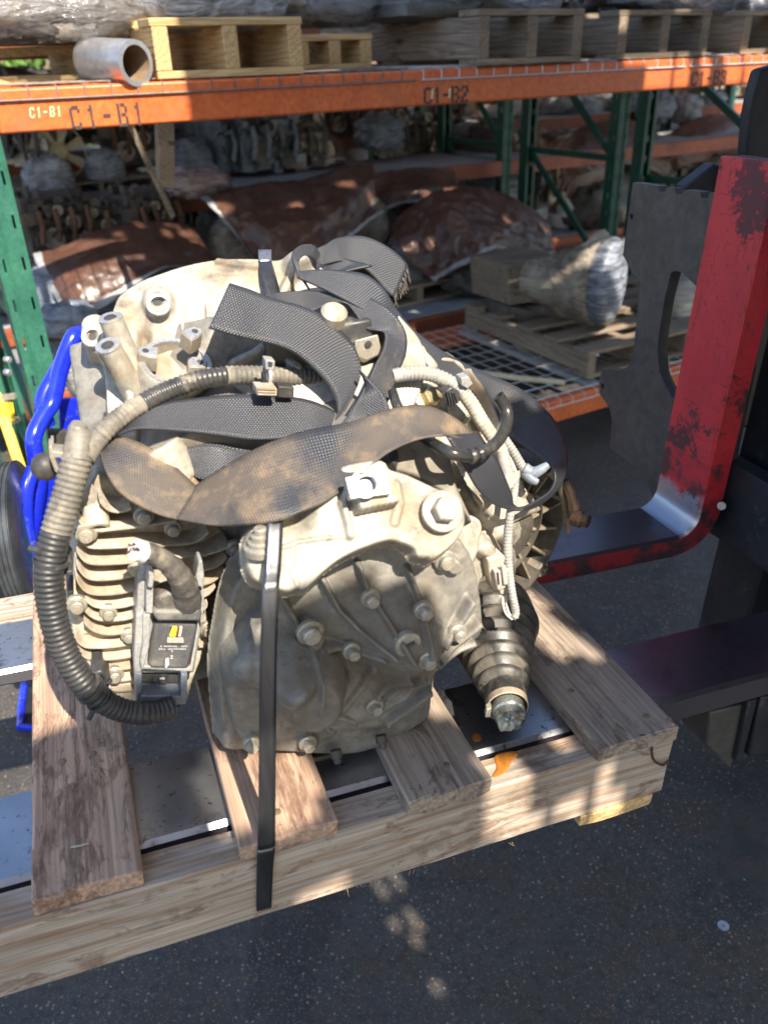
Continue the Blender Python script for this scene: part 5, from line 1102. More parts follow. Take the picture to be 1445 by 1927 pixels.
conduit([(107, 1000, .155, 28), (97, 1040, .15, 28), (92, 1080, .145, 28), (96, 1130, .14, 27), (106, 1180, .135, 26), (122, 1225, .13, 25), (140, 1262, .125, 25)], 'conduit', M['conduit'], .0055)
conduit([(140, 1262, .125, 25), (165, 1295, .12, 24), (198, 1322, .12, 23), (235, 1338, .12, 22), (270, 1342, .12, 22), (300, 1338, .125, 21), (325, 1330, .13, 22)], 'conduit', M['conduit'], .0055)
def tape(path, name='tape_wrap', mat='tape', parent=None, seed=0):
    A = []
    for x, y, v, r in path: p = P(x, y, v); A.append((*p, rr(r, p)))
    S = resample(spline(A, 10), .002); b = MB()
    b.tube([Vector(s[:3]) for s in S], [float(s[3]) * (1 + .05 * noise.noise(Vector((i * .31, seed, 0))) + (.03 if (i // 4) % 2 else 0)) for i, s in enumerate(S)], 14)
    return b.build(name, M[mat], parent or WH, smooth=60)
tape([(150, 797, .19, 14), (148, 808, .19, 19), (150, 825, .185, 25), (149, 845, .18, 27), (146, 866, .175, 28.5)]); tape([(188, 822, .19, 20), (170, 838, .185, 24), (154, 858, .178, 28)], seed=4)
for (x, y, v, r, dx, dy) in ((96, 1055, .149, 30, 1, .1), (170, 1300, .119, 25.5, .8, .55), (165, 1290, .12, 25.5, .7, .7), (190, 1318, .119, 25, .9, .4)):
    p = P(x, y, v); q = P(x + dy * 30, y + dx * 30 if 0 else y + 30 * dx, v) - p; q = (P(x + 20 * (dy if dx < 1 else -.1), y + 20 * (.5 if dx < 1 else 1), v) - p).normalized(); R_ = rr(r, p)
    MB().lathe(p - q * .0022, q, [(0, R_ * .98), (0, R_ * 1.06), (.0045, R_ * 1.06), (.0045, R_ * .98)], 28, cap=False).build('cable_tie', M['plastic'], WH)
# zip tie with its head over the top conduit
p = P(503, 707, .22); R_ = rr(19.5, p); q = (P(540, 707, .22) - p).normalized()
MB().lathe(p - q * .0025, q, [(0, R_), (0, R_ * 1.08), (.005, R_ * 1.08), (.005, R_)], 28, cap=False).build('cable_tie', M['plastic_grey'], WH)
ex(MB(), [(500, 677), (518, 679), (517, 697), (500, 696)], .190, .205).build('tie_head', M['plastic_grey'], WH, bevel=.001); ex(MB(), [(505, 681), (513, 682), (513, 689), (505, 688)], .1885, .192).build('tie_slot', M['plastic'], WH)
ex(MB(), [(484, 730), (522, 731), (522, 746), (484, 745)], .19, .21).build('clip_block', M['alu_fin'], WH, bevel=.001)
for k in range(3): ex(MB(), [(486, 731 + k * 5), (519, 732 + k * 5), (519, 734 + k * 5), (486, 733 + k * 5)], .188, .192).build('clip_rib', M['alu_fin'], WH)
ex(MB(), [(524, 727), (554, 729), (553, 750), (523, 748)], .20, .215).build('rubber_block', M['rubber'], WH, bevel=.001)
# clips on the big conduit
ex(MB(), [c3(*q) for q in [(240, 695), (300, 660), (325, 690), (320, 760), (250, 770)]], .155, .185).build('clip', M['plastic'], WH, bevel=.002)
ex(MB(), [c3(*q) for q in [(280, 740), (320, 735), (322, 765), (282, 768)]], .150, .156).build('clip_face', M['plastic'], WH, bevel=.001)
ex(MB(), [c3(*q) for q in [(440, 1370), (500, 1350), (560, 1420), (525, 1490), (440, 1440)]], .150, .19).build('clip', M['plastic'], WH, bevel=.002)
MB().tube([P(*c3(x, y), .147) for x, y in ((500, 1365), (530, 1400), (512, 1440), (560, 1410))], .0022, 8).build('clip_hook', M['plastic'], WH)
MB().tube([P(58, 1032, .15), P(78, 1037, .14)], .0035, 6).build('tie_tail', M['plastic'], WH)
MB().tube([P(168, 1352, .12), P(174, 1340, .118), P(190, 1310, .117)], .003, 6).build('tie_tail', M['plastic'], WH)
ex(MB(), [c3(*q) for q in [(285, 800), (325, 790), (330, 940), (290, 930)]], .185, .21).build('bracket', M['plastic'], WH, bevel=.003)
# little sensor with ball behind the conduit
MB().ball(P(86, 878, .20), .0135, 14).build('rubber_ball', M['rubber'], WH)
b = MB(); ex(b, [(92, 842), (98, 838), (102, 850), (125, 852), (125, 862), (104, 862), (110, 880), (126, 895), (122, 900), (104, 888), (94, 862)], .175, .195); b.build('spring_clip', M['bolt'], WH, bevel=.001)
MB().tube([P(99, 820, .185), P(100, 850, .182)], .0012, 6).build('pin', M['bolt'], WH); ex(MB(), [(196, 778), (202, 776), (200, 806), (194, 806)], .20, .203).build('steel_strip', M['dark_steel'], WH)
# right side harness
RH = thing('sensor_harness', 'grey corrugated sensor wire hanging down the right side of the gearbox', 'wiring harness', P(960, 1160, .1))
conduit([(738, 708, .215, 13), (765, 703, .215, 14), (795, 702, .21, 14), (822, 708, .205, 14), (850, 722, .20, 14), (872, 740, .195, 14)], 'conduit', M['conduit_grey'], .0045, RH)
conduit([(872, 740, .195, 14), (890, 765, .19, 14), (908, 795, .18, 13.5), (928, 825, .175, 13), (945, 850, .17, 12)], 'conduit_dusty', M['conduit_dusty2'], .0045, RH, .05)
conduit([(948, 825, .185, 9), (965, 850, .18, 9), (980, 875, .175, 9), (990, 892, .17, 9)], 'conduit', M['conduit_grey'], .004, RH)
tape([(985, 880, .17, 11), (1000, 890, .165, 12), (1015, 885, .16, 10), (1030, 875, .16, 7)], 'taped_branch', 'tape_blue', RH); tape([(990, 890, .168, 12), (1000, 902, .16, 9), (1012, 908, .155, 6)], 'taped_branch', 'tape_blue', RH, 2)
tape([(945, 850, .17, 12), (950, 880, .16, 12), (955, 900, .155, 14), (960, 915, .15, 9)], 'taped_branch', 'conduit_grey', RH, 5)
ribbon([(930, 905, .14, 945, 935, .135), (950, 897, .14, 960, 920, .135), (970, 888, .14, 975, 905, .138), (978, 885, .142, 978, 895, .142), (965, 890, .15, 968, 905, .15)], 'tape_tail', 6, .0006, RH, .0005, 0, 'plastic_grey2')
conduit([(970, 895, .150, 7.5), (967, 930, .140, 7.5), (960, 965, .130, 8), (956, 1000, .125, 8.5), (955, 1040, .118, 8.5), (958, 1080, .110, 8), (964, 1120, .100, 7.5), (970, 1150, .095, 7.5), (968, 1163, .092, 7)], 'conduit', M['conduit_grey'], .0038, RH)
# connector of the speed sensor
MB().lathe(P(918, 1028, .155), P(932, 1055, .135) - P(918, 1028, .155), [(-.02, .011), (0, .0115), (.02, .0115)], 16).build('sensor_neck', M['alu_fin'], RH)
ex(MB(), [(917, 1052), (945, 1046), (962, 1050), (966, 1105), (945, 1118), (930, 1112), (922, 1090)], .115, .135).build('connector_body', M['plastic_grey3'], RH, bevel=.0025)
ex(MB(), [(930, 1075), (963, 1070), (967, 1104), (936, 1112)], .108, .118).build('connector_sleeve', M['plastic_pink'], RH, bevel=.0015)
ex(MB(), [(944, 1066), (952, 1065), (956, 1100), (948, 1101)], .1045, .109).build('connector_latch', M['plastic_pink'], RH, bevel=.0008)
for k in range(3): ex(MB(), [(935 + k * 11, 1078), (938 + k * 11, 1078), (940 + k * 11, 1100), (937 + k * 11, 1100)], .1068, .109).build('slot', M['plastic'], RH)
ex(MB(), [(938, 1106), (960, 1102), (962, 1116), (942, 1119)], .110, .125).build('wire_seal', M['plastic_grey3'], RH, bevel=.001)
for dx in (0, 6): MB().tube([Vector(q) for q in spline([tuple(P(x + dx, y, v)) for x, y, v in ((947, 1114, .115), (946, 1135, .105), (952, 1155, .098), (964, 1166, .092))], 6)], .0013, 8).build('wire', M['wire_white'], RH)
# black hose hooking round
H = thing('rubber_hose', 'black rubber hose curling up in a hook over the right flange', 'hose', P(890, 858, .12))
A = [(738, 735, .185, 9), (748, 765, .17, 10), (768, 795, .157, 10.5), (792, 818, .14, 11), (820, 838, .105, 11.5), (850, 853, .085, 12), (885, 858, .085, 12), (915, 848, .09, 12), (938, 828, .10, 12), (952, 800, .115, 12), (953, 775, .125, 12), (944, 755, .13, 12), (937, 746, .132, 12)]
A = [(*P(x, y, v), rr(r, P(x, y, v))) for x, y, v, r in A]; S = resample(spline(A, 8), .003)
MB().tube([Vector(s[:3]) for s in S], [float(s[3]) for s in S], 16, cap=False).build('hose_wall', M['hose'], H, smooth=80); e = Vector(S[-1][:3]); d = (e - Vector(S[-3][:3])).normalized(); MB().lathe(e, d, [(0, float(S[-1][3])), (.0005, float(S[-1][3]) * .7), (-.01, float(S[-1][3]) * .66), (-.01, .0003)], 16, cap=False).build('hose_end', M['hose'], H)
for i in (46, 49): MB().lathe(Vector(S[min(i, len(S) - 2)][:3]), Vector(S[min(i, len(S) - 2) + 1][:3]) - Vector(S[min(i, len(S) - 2)][:3]), [(-.003, .0072), (0, .0085), (.003, .0072)], 14).build('hose_bead', M['hose'], H)
# second clip, black, by the yellow bolts
ex(MB(), [(833, 740), (850, 728), (866, 738), (866, 755), (850, 768), (838, 762)], .185, .205).build('clip', M['plastic'], RH, bevel=.0015)
for k in range(4): ex(MB(), [(840 + k * 5, 738 + k), (842 + k * 5, 737 + k), (848 + k * 5, 762 - k), (846 + k * 5, 763 - k)], .182, .187).build('clip_rib', M['plastic'], RH)
ex(MB(), [(868, 712), (882, 708), (890, 722), (880, 732), (868, 726)], .185, .20).build('clip_ear', M['plastic_grey'], RH, bevel=.001)

# ------------------------------------------------------------------ cut-off multi-pin connector
CN = thing('cable_connector', 'grey lever connector with a cut taped cable in front of the finned cover', 'connector', P(*c3(900, 1560), .14))
E3 = lambda pts, v0, v1, name, mat, bev=.001: ex(MB(), [c3(*q) for q in pts], v0, v1).build(name, M[mat], CN, bevel=bev)
E3([(728, 790), (760, 700), (790, 700), (815, 990), (1110, 1020), (1120, 1060), (1070, 1370), (745, 1372), (698, 1290), (712, 1000)], .152, .188, 'shell', 'plastic_grey', .003)
E3([(712, 1010), (760, 990), (775, 1250), (745, 1370), (705, 1450), (697, 1290)], .140, .155, 'side_rail', 'plastic_grey', .0015)
E3([(755, 1010), (800, 1005), (795, 1200), (770, 1300), (750, 1365), (735, 1300), (752, 1200)], .134, .142, 'lever_rail', 'plastic_grey', .0015)
E3([(745, 1345), (1062, 1362), (1105, 1080), (1092, 1075), (1045, 1335), (760, 1325)], .143, .153, 'shell_rim', 'plastic_grey', .0015)
E3([(832, 1045), (1088, 1062), (1088, 1105), (1038, 1345), (800, 1342), (788, 1318), (800, 1200)], .141, .153, 'cover_plate', 'plastic_mid', .0035)
E3([(912, 1073), (996, 1075), (1012, 1192), (898, 1192)], .139, .1415, 'window_frame', 'plastic_mid', .0008)
E3([(922, 1080), (990, 1082), (990, 1140), (918, 1138)], .1382, .1392, 'window', 'hole', 0)
for k, (x0, x1, mt) in enumerate(((925, 945, 'wire_yellow'), (945, 958, 'wire_yellow'), (965, 975, 'wire_brown'), (978, 988, 'wire_white'))):
    MB().tube([P(*c3(x1, 1082), .1375), P(*c3(x0, 1138), .1372)], .0017, 8).build('wire', M[mt], CN)
E3([(905, 1150), (1005, 1152), (1008, 1185), (900, 1183)], .1372, .1392, 'window_lip', 'plastic_grey2', .0006)
# fine moulded marks: two rows of characters too small to read and a smear of white
b = MB(); rnd = random.Random(12)
for row, (y, x0, x1) in enumerate(((1200, 862, 1030), (1217, 852, 1028), (1230, 916, 935))):
    x = x0
    while x < x1:
        wd_ = rnd.choice((4, 7, 9)); yy = y + rnd.uniform(-1, 1)
        if rnd.random() > .2:
            for k in range(2): b.prism([P(*c3(x + a, yy + c_ + k * 5), .1404) for a, c_ in ((0, 0), (wd_, 0), (wd_, 1.8), (0, 1.8))], LV * .0003)
            b.prism([P(*c3(x + a, yy + c_), .1404) for a, c_ in ((0, 0), (1.8, 0), (1.8, 6.5), (0, 6.5))], LV * .0003)
        x += wd_ + 4
tag(b.build('moulded_lettering', M['label_white'], CN, smooth=0), None, kind='stuff')
E3([(895, 1280), (912, 1276), (915, 1310), (900, 1338), (890, 1335)], .1403, .1409, 'white_smear', 'label_white', 0)
E3([(925, 1262), (937, 1262), (937, 1266), (925, 1266)], .1403, .1408, 'mark', 'label_white', 0); E3([(925, 1276), (937, 1276), (937, 1280), (925, 1280)], .1403, .1408, 'mark', 'label_white', 0)
E3([(815, 985), (1105, 980), (1122, 1010), (1108, 1052), (838, 1052), (820, 1015)], .132, .155, 'collar', 'plastic_mid', .003)
E3([(822, 935), (850, 890), (905, 868), (1110, 850), (1122, 990), (835, 1012)], .136, .160, 'rubber_boot', 'tape_dark', .004)
E3([(778, 702), (815, 700), (828, 770), (815, 845), (780, 840), (792, 770)], .128, .150, 'lug', 'plastic_grey', .0012); E3([(1100, 680), (1120, 672), (1132, 760), (1130, 838), (1095, 835), (1080, 770)], .130, .150, 'lug', 'plastic_grey', .0012)
E3([(775, 840), (818, 842), (816, 1000), (772, 1000)], .134, .152, 'arm', 'plastic_grey', .001); E3([(1110, 850), (1135, 860), (1125, 1060), (1108, 1060)], .140, .156, 'arm', 'plastic_grey', .001)
E3([(748, 1368), (995, 1372), (985, 1515), (735, 1512)], .158, .19, 'pin_block', 'plastic', .001)
for k in range(5): E3([(770 + k * 45, 1372), (774 + k * 45, 1372), (766 + k * 45, 1512), (762 + k * 45, 1512)], .1565, .1582, 'groove_rib', 'plastic', 0)
E3([(840, 1465), (895, 1466), (892, 1492), (836, 1490)], .152, .158, 'latch', 'plastic_grey', .0008); E3([(848, 1440), (900, 1441), (898, 1466), (846, 1464)], .154, .158, 'latch_tab', 'plastic', .0008); E3([(858, 1402), (888, 1402), (888, 1408), (858, 1408)], .155, .157, 'mark', 'label_white', 0)
E3([(712, 1372), (748, 1372), (742, 1500), (725, 1590), (716, 1590)], .136, .160, 'lever', 'plastic_blue', .001); E3([(990, 1375), (1030, 1378), (1022, 1560), (1002, 1565), (985, 1500)], .136, .160, 'lever', 'plastic_blue', .001); E3([(738, 1508), (1008, 1510), (1012, 1562), (725, 1590)], .136, .158, 'lever_bar', 'plastic_blue', .0015)
E3([(790, 1578), (990, 1575), (965, 1598), (800, 1625)], .15, .18, 'plug_tail', 'plastic', .002)
tape([(*c3(730, 612), .115, 17), (*c3(790, 620), .117, 18), (*c3(860, 655), .120, 19), (*c3(930, 710), .124, 21), (*c3(985, 780), .130, 23), (*c3(1020, 860), .136, 25), (*c3(1030, 930), .142, 27)], 'taped_cable', 'tape_dark', CN, 7)
p = P(*c3(722, 612), .1145); ax_ = (P(*c3(700, 606), .113) - p).normalized(); b = MB().lathe(p, ax_, [(-.006, .0105), (.003, .0102), (.0035, .0095)], 18); b.build('cut_face', M['foil'], CN); rnd = random.Random(4); uu = ax_.orthogonal().normalized(); vv = ax_.cross(uu)
for k in range(13):
    a, r_ = rnd.uniform(0, 6.28), rnd.uniform(.001, .0078); q = p + ax_ * .003 + (uu * math.cos(a) + vv * math.sin(a)) * r_; MB().cyl(q, q + ax_ * rnd.uniform(.0015, .004), .0012, n=6).build('strand', M[rnd.choice(('copper', 'wire_white', 'wire_brown', 'foil', 'hole'))], CN)
# ------------------------------------------------------------------ left of the gearbox: blue frame, reel, yellow pole
BL = thing('hand_truck', 'bright blue tubular hand truck with a blue tray behind the gearbox', 'hand truck', (-.95, 2.0, 0))
def RPt(x, y, d): return Vector(hitp(x, y, RN * (RD + d), RN))
def btube(path, r, name='tube'):
    A = [tuple(RPt(x, y, d)) for x, y, d in path]; S = resample(spline(A, 8), .01); return MB().tube([Vector(q) for q in S], r, 14).build(name, M['blue'], BL, smooth=80)
btube([(190, 760, -.60), (166, 700, -.60), (155, 640, -.60), (146, 628, -.61), (133, 645, -.62), (113, 700, -.63), (100, 755, -.64), (78, 790, -.66), (64, 825, -.68), (68, 860, -.68), (74, 900, -.68), (66, 960, -.68), (52, 1060, -.68)], .0165, 'handle_tube')
btube([(150, 630, -.60), (128, 665, -.61), (100, 715, -.62), (84, 745, -.63), (82, 775, -.64), (90, 800, -.64)], .0165, 'handle_tube')
btube([(64, 880, -.70), (50, 930, -.72), (52, 1000, -.74), (70, 1080, -.75), (80, 1180, -.76), (90, 1300, -.78)], .014, 'frame_tube')
MB().prism([RPt(110, 752, -.56), RPt(250, 742, -.50), RPt(255, 860, -.50), RPt(118, 860, -.56)], RN * .012).build('back_panel', M['blue'], BL, bevel=.003)
MB().prism([RPt(68, 870, -.68), RPt(118, 850, -.60), RPt(170, 930, -.60), RPt(200, 1100, -.60), RPt(60, 1100, -.70)], RN * .012).build('side_panel', M['blue'], BL, bevel=.003)
MB().prism([RPt(90, 810, -.6), RPt(195, 815, -.52), RPt(190, 900, -.56), RPt(100, 905, -.6)], RN * .02).build('axle_plate', M['dark_steel'], BL, bevel=.003)
# the foot of it seen under the pallet
bf = [hitz(x, y, .02) for x, y in ((42, 1276), (64, 1280), (64, 1330), (64, 1378), (40, 1382), (36, 1365))]
b = MB(); b.tube([Vector(hitz(47, 1280, .03)), Vector(hitz(41, 1325, .02)), Vector(hitz(38, 1368, .02)), Vector(hitz(90, 1372, .02)), Vector(hitz(130, 1350, .02))], .010, 8); b.build('foot_tube', M['blue'], BL)
MB().prism([Vector(hitz(x, y, .002)) for x, y in ((50, 1290), (120, 1300), (120, 1365), (44, 1370))], (0, 0, .004)).build('foot_plate', M['black_paint'], BL)
for k, (x, lb) in enumerate(((-4, 'black ribbed tyre at the left edge, the outer of two'), (38, 'black tyre beside the blue frame tube, the inner of two'))):
    wc_ = RPt(x, 1010, -.74); wa = (Vector(RU) * .93 - Vector(RN) * .30).normalized(); wt_ = thing('tyre', lb, 'tyre', (wc_.x, wc_.y, 0), 'tyres at the left edge'); R_ = .150; hw_ = .021
    pr_ = [(-hw_, R_ * .45), (-hw_, R_ * .90), (-hw_ * .8, R_ * .97)]
    for q in (-.6, -.2, .2, .6): pr_ += [(hw_ * (q - .14), R_), (hw_ * (q + .14), R_), (hw_ * (q + .17), R_ * .975), (hw_ * (q + .23), R_ * .975)]
    pr_ += [(hw_ * .84, R_ * .985), (hw_, R_ * .90), (hw_, R_ * .45)]
    MB().lathe(wc_, wa, pr_, 56, cap=False).build('tread', M['reel'], wt_, smooth=30); MB().lathe(wc_, wa, [(-.018, .02), (-.018, R_ * .46), (.018, R_ * .46), (.018, .02)], 32).build('rim', M['green_dark'], wt_)
YP = thing('yellow_post', 'yellow painted steel guard post leaning behind the green rack post', 'post', (-1.5, 2.6, 0))
MB().bar(RPt(-8, 740, .25), RPt(66, 960, .10), .030, .02, RN).build('bar', M['yellow'], YP, bevel=.003)
MB().bar(RPt(-30, 752, .27), RPt(30, 745, .22), .012, .02, RN).build('clamp', M['bolt'], YP); MB().bar(RPt(-30, 798, .27), RPt(36, 790, .22), .012, .02, RN).build('clamp', M['bolt'], YP)
for k in range(7): MB().bar(RPt(-4 + k * 4.5, 757, .215), RPt(2 + k * 4.5, 792, .212), .004, .006, RN).build('spring_coil', M['yellow'], YP)
for y in (676, 700): MB().lathe(RPt(12, y, -.01), -Vector(RN) + Vector(RU) * .5, [(0, .009), (.014, .009), (.016, .006)], 10).build('rack_bolt', M['rivet'], rackA)

# ------------------------------------------------------------------ soft loads: tarpaulins, bags, wrapped units
def patch(name, rows, mat, parent=None, per=12, fold=.012, fs=9, hem=None, mats=None, seed=0, stretch=(1, 1, 1), th=.0015, sharp=0):
    """draped sheet through rows of (x, y, d) control points"""
    R = [[tuple(RPt(*q)) for q in r] for r in rows]
    R = [spline(r, per) for r in R]; n = min(len(r) for r in R); colsp = [spline([tuple(r[k]) for r in R], per) for k in range(n)]
    G = [[Vector(colsp[k][j]) for k in range(n)] for j in range(len(colsp[0]))]
    for j, r in enumerate(G):
        for k, p in enumerate(r):
            q = Vector((p.x * stretch[0], p.y * stretch[1], p.z * stretch[2])) * fs + Vector((seed * 7.7, 0, 0))
            a = 1 - abs(noise.noise(q)) * 2; b_ = 1 - abs(noise.noise(q * 2.3)) * 2; c = 1 - 3 * abs(noise.noise(q * 4.1))
            r[k] = p - Vector(RN) * (fold * (a + .55 * b_ + .38 * c)) + Vector((0, 0, 1)) * fold * .5 * b_
    b = MB().grid(G)
    if hem:
        nj, nk = len(G) - 1, n - 1
        for i in range(len(b.f)):
            j, k = divmod(i, nk); hw = hem.get('w', 2)
            if ('b' in hem['s'] and j >= nj - hw) or ('l' in hem['s'] and k < hw) or ('r' in hem['s'] and k >= nk - hw) or ('t' in hem['s'] and j < hw): b.m[i] = 1
    me = b.mesh(name, 180, False); o = link(name, me, mats or mat, parent); s_ = o.modifiers.new('sheet', 'SOLIDIFY'); s_.thickness = th; return o
def lump(name, c, r, mat, parent=None, n=36, amp=.22, fs=3.2, seed=0, flat=.0, M0=None, ridg=True, sq=.75):
    """crumpled bag or wrapped unit: rounded block pushed about by ridged noise"""
    rows = []; m = n // 2
    for i in range(m + 1):
        th = math.pi * i / m; row = []
        for k in range(n):
            a = 2 * math.pi * k / n; q = Vector((math.sin(th) * math.cos(a), math.sin(th) * math.sin(a), math.cos(th)))
            q = Vector([math.copysign(abs(t) ** sq, t) for t in q]); qq = Vector((q.x, q.y, q.z * .4)); s_ = noise.noise(q * fs * .5 + Vector((seed, 0, 0))) * .9 + (1 - 2.4 * abs(noise.noise(qq * fs * 1.2 + Vector((0, seed, 0))))) * .42 + (1 - 3 * abs(noise.noise(qq * fs * 2.7 + Vector((0, 0, seed))))) * .20
            q = q * (1 + amp * s_); q = Vector((q.x * r[0], q.y * r[1], max(q.z, -.92) * r[2])); row.append((M0 @ q if M0 else q) + Vector(c))
        rows.append(row)
    b = MB().grid(rows, True); o = b.build(name, mat, parent, smooth=60 if ridg else 180); return o
MR3 = MRACK.to_3x3()
def rlump(name, x, y, d, rx, ry, mat, parent=None, dep=None, **k):
    c = RPt(x, y, d); s_ = depth(c) / F_PX; return lump(name, c, (rx * s_, (dep or rx * s_ * .8), ry * s_), mat, parent, M0=MR3, **k)

# generic engine: built once at the origin, then copied about the racks
def make_engine(kind, mt, seed):
    rnd = random.Random(seed); e = thing('engine', 'x', 'engine', (0, 0, 0)); k = MB()
    k.box((-.20, -.16, .04), (.20, .16, .26)); k.hull([Vector(q) for q in ((-.19, -.12, .26), (.19, -.12, .26), (-.19, .12, .26), (.19, .12, .26), (-.17, -.15, .36), (.17, -.15, .36), (-.17, .10, .38), (.17, .10, .38))])
    for i in range(34):
        x, y, z = rnd.uniform(-.2, .2), rnd.choice((-.16, -.15, .15, -.17)), rnd.uniform(.05, .36); s_ = rnd.uniform(.015, .045)
        k.box((x - s_, y - rnd.uniform(.01, .05), z - s_ * rnd.uniform(.4, 1.2)), (x + s_ * rnd.uniform(.6, 1.6), y + .02, z + s_))
    for i in range(14):
        x, z = rnd.uniform(-.18, .18), rnd.uniform(.08, .34); k.cyl((x, -.15, z), (x + rnd.uniform(-.02, .02), -.15 - rnd.uniform(.02, .07), z), rnd.uniform(.008, .025), n=10)
    for i in range(9):
        x, y = rnd.uniform(-.16, .16), rnd.uniform(-.1, .1); k.cyl((x, y, .36), (x, y, .36 + rnd.uniform(.02, .08)), rnd.uniform(.01, .03), n=10)
    k.build('block', mt[0], e, smooth=30, bevel=.002)
    for i in range(4):
        q = MB(); x = -.15 + i * .1; q.tube([Vector((x, -.16, .28)), Vector((x + .01, -.22, .30)), Vector((x + .01, -.24, .22)), Vector((x, -.22, .12))], .018, 8); q.build('manifold_pipe', mt[1], e)
    for x, z, r in ((-.08, .14, .065), (.06, .22, .045), (.10, .09, .05), (-.02, .30, .03)):
        q = MB(); q.lathe((x + .12 * 0, -.20, z), (0, -1, 0), [(0, r), (.012, r), (.014, r * .9), (.018, r * .9), (.020, r), (.030, r), (.031, r * .8), (.018, r * .5), (.018, .001)], 20); q.build('pulley', mt[2], e, smooth=40)
    for i in range(3):
        P0_ = Vector((rnd.uniform(-.15, .15), -.18, rnd.uniform(.2, .38))); A = [tuple(P0_ + Vector((rnd.uniform(-.1, .1), -rnd.uniform(0, .08), rnd.uniform(-.12, .08)))) for _ in range(4)]
        MB().tube([Vector(q) for q in spline([tuple(P0_)] + A, 6)], rnd.choice((.006, .010)), 7).build('hose', M['rubber'], e)
    return e
en_i = make_engine(0, (M['iron'], M['rusty'], M['engine_alu']), 1); en_a = make_engine(1, (M['engine_alu'], M['iron'], M['iron']), 5); en_b = make_engine(2, (M['engine_blue'], M['engine_blue'], M['iron']), 9)
def place(proto, x, y, d, yaw, sc, label, first=None, group='bare engines stored on the racks'):
    c = RPt(x, y, d); return put(proto, c, yaw, sc, label, group)
USED = set()
def put(proto, c, yaw, sc, label, group):
    Mx = Matrix.Translation(c) @ MR3.to_4x4() @ Matrix.Rotation(RAD(yaw), 4, 'Z') @ Matrix.Diagonal((sc, sc, sc, 1))
    if proto not in USED:
        USED.add(proto); proto.matrix_basis = Mx; proto['label'] = label; proto['group'] = group
        PR[proto] = proto; return proto
    return dup(proto, Mx, label, group)
PR = {}
# pallets: built once, copied
def make_pallet(mt, L_=1.0, W_=.45, n=5, hgt=.095, seed=0, label='x'):
    """stringers run along local y (length L_), boards across along x (width W_); origin at the front left bottom corner"""
    p = thing('pallet', label, 'pallet', (0, 0, 0)); rnd = random.Random(seed)
    def bd(name, x0, x1, y0, y1, z0, z1, alongx):
        Mx = Matrix.Translation(((x0 + x1) / 2, (y0 + y1) / 2, (z0 + z1) / 2)) @ (Matrix() if alongx else Matrix.Rotation(math.pi / 2, 4, 'Z')); a, c = ((x1 - x0) / 2, (y1 - y0) / 2) if alongx else ((y1 - y0) / 2, (x1 - x0) / 2); h = (z1 - z0) / 2
        key = (round(a, 4), round(c, 4), round(h, 4)); 
        if key not in PBM: PBM[key] = MB().box((-a, -c, -h), (a, c, h)).mesh('sawn_board', 0)
        me = PBM[key] if not PBM[key].materials or PBM[key].materials[0] == mt else PBM[key].copy()
        if me.materials and me.materials[0] != mt: me.materials.clear()
        o = link(name, me, mt, p, Mx); b = o.modifiers.new('bevel', 'BEVEL'); b.width = .002; b.segments = 1; return o
    for x in (0, W_ / 2 - .02, W_ - .04): bd('stringer', x, x + .04, 0, L_, .018, .018 + hgt, False)
    for k in range(n):
        y = (L_ - .10) * k / (n - 1) + (rnd.uniform(-.02, .02) if 0 < k < n - 1 else 0); bd('deck_board', -.004, W_ + .004, y, y + .10, .0185 + hgt, .0365 + hgt, True)
    for k in range(3):
        y = (L_ - .10) * k / 2; bd('bottom_board', 0, W_, y, y + .10, 0, .0178, True)
    return p
PBM = {}
def rmat(u, d, z, yaw=0): return MRACK @ Matrix.Translation((u, d, z)) @ Matrix.Rotation(RAD(yaw), 4, 'Z')
def setp(p, Mx, label, group='pallets on the top shelf of the nearest rack'):
    p.matrix_basis = Mx; p['label'] = label; p['group'] = group; return p
U0 = lambda x, y=100, d=0: RP(x, y, d)[0]
G1 = 'pallets on the top shelf of the nearest rack'
p1 = setp(make_pallet(M['wood_yellow'], .58, U0(570) - U0(292), 4, .098, 1), rmat(U0(292), .0, ZU + .004, 0), 'yellow new pine pallet right of the aluminium tube on the top shelf')
p1b = setp(make_pallet(M['wood_yellow'], .5, .26, 3, .062, 2), rmat(U0(560, 110, .25), .25, ZU + .004, 0), 'small bright yellow pallet end between the yellow and the grey pallets')
p2 = setp(make_pallet(M['wood_old'], 1.0, U0(1088) - U0(893), 5, .112, 3), rmat(U0(893), -.02, ZU + .004, 1), 'grey weathered pallet with a black band in the middle of the top shelf')
p3 = setp(make_pallet(M['wood_old'], 1.0, U0(1325) - U0(1160), 5, .108, 4), rmat(U0(1160), .0, ZU + .004, -1), 'weathered pallet with an open end above the right half of the beam')
p4 = setp(make_pallet(M['wood_old2'], 1.0, .5, 5, .105, 5), rmat(U0(1400), .02, ZU + .004, 0), 'pale brown pallet at the far right end of the top shelf')
p0 = setp(make_pallet(M['wood_yellow'], .38, .80, 4, .072, 6), rmat(U0(178, 110, .22) - .80, .22, ZU + .004, 0), 'low pallet left of the aluminium tube at the left edge')
MB().tube([Rk(U0(775, 60, 0) + .28, -.024, ZU + .15), Rk(U0(775, 60, 0) + .285, -.026, ZU + .09), Rk(U0(775, 60, 0) + .28, -.024, ZU + .02)], .003, 5).build('band_tie', M['plastic'], p2) if 0 else None
t = thing('aluminium_tube', 'short shiny aluminium tube lying on the wire deck at the upper left', 'tube', Rk(.55, .05, ZU))
ta = (RPt(258, 118, -.01) - RPt(172, 112, .16)); tl = ta.length; ta.normalize(); c0 = RPt(257, 119, -.01); tr_ = .0515
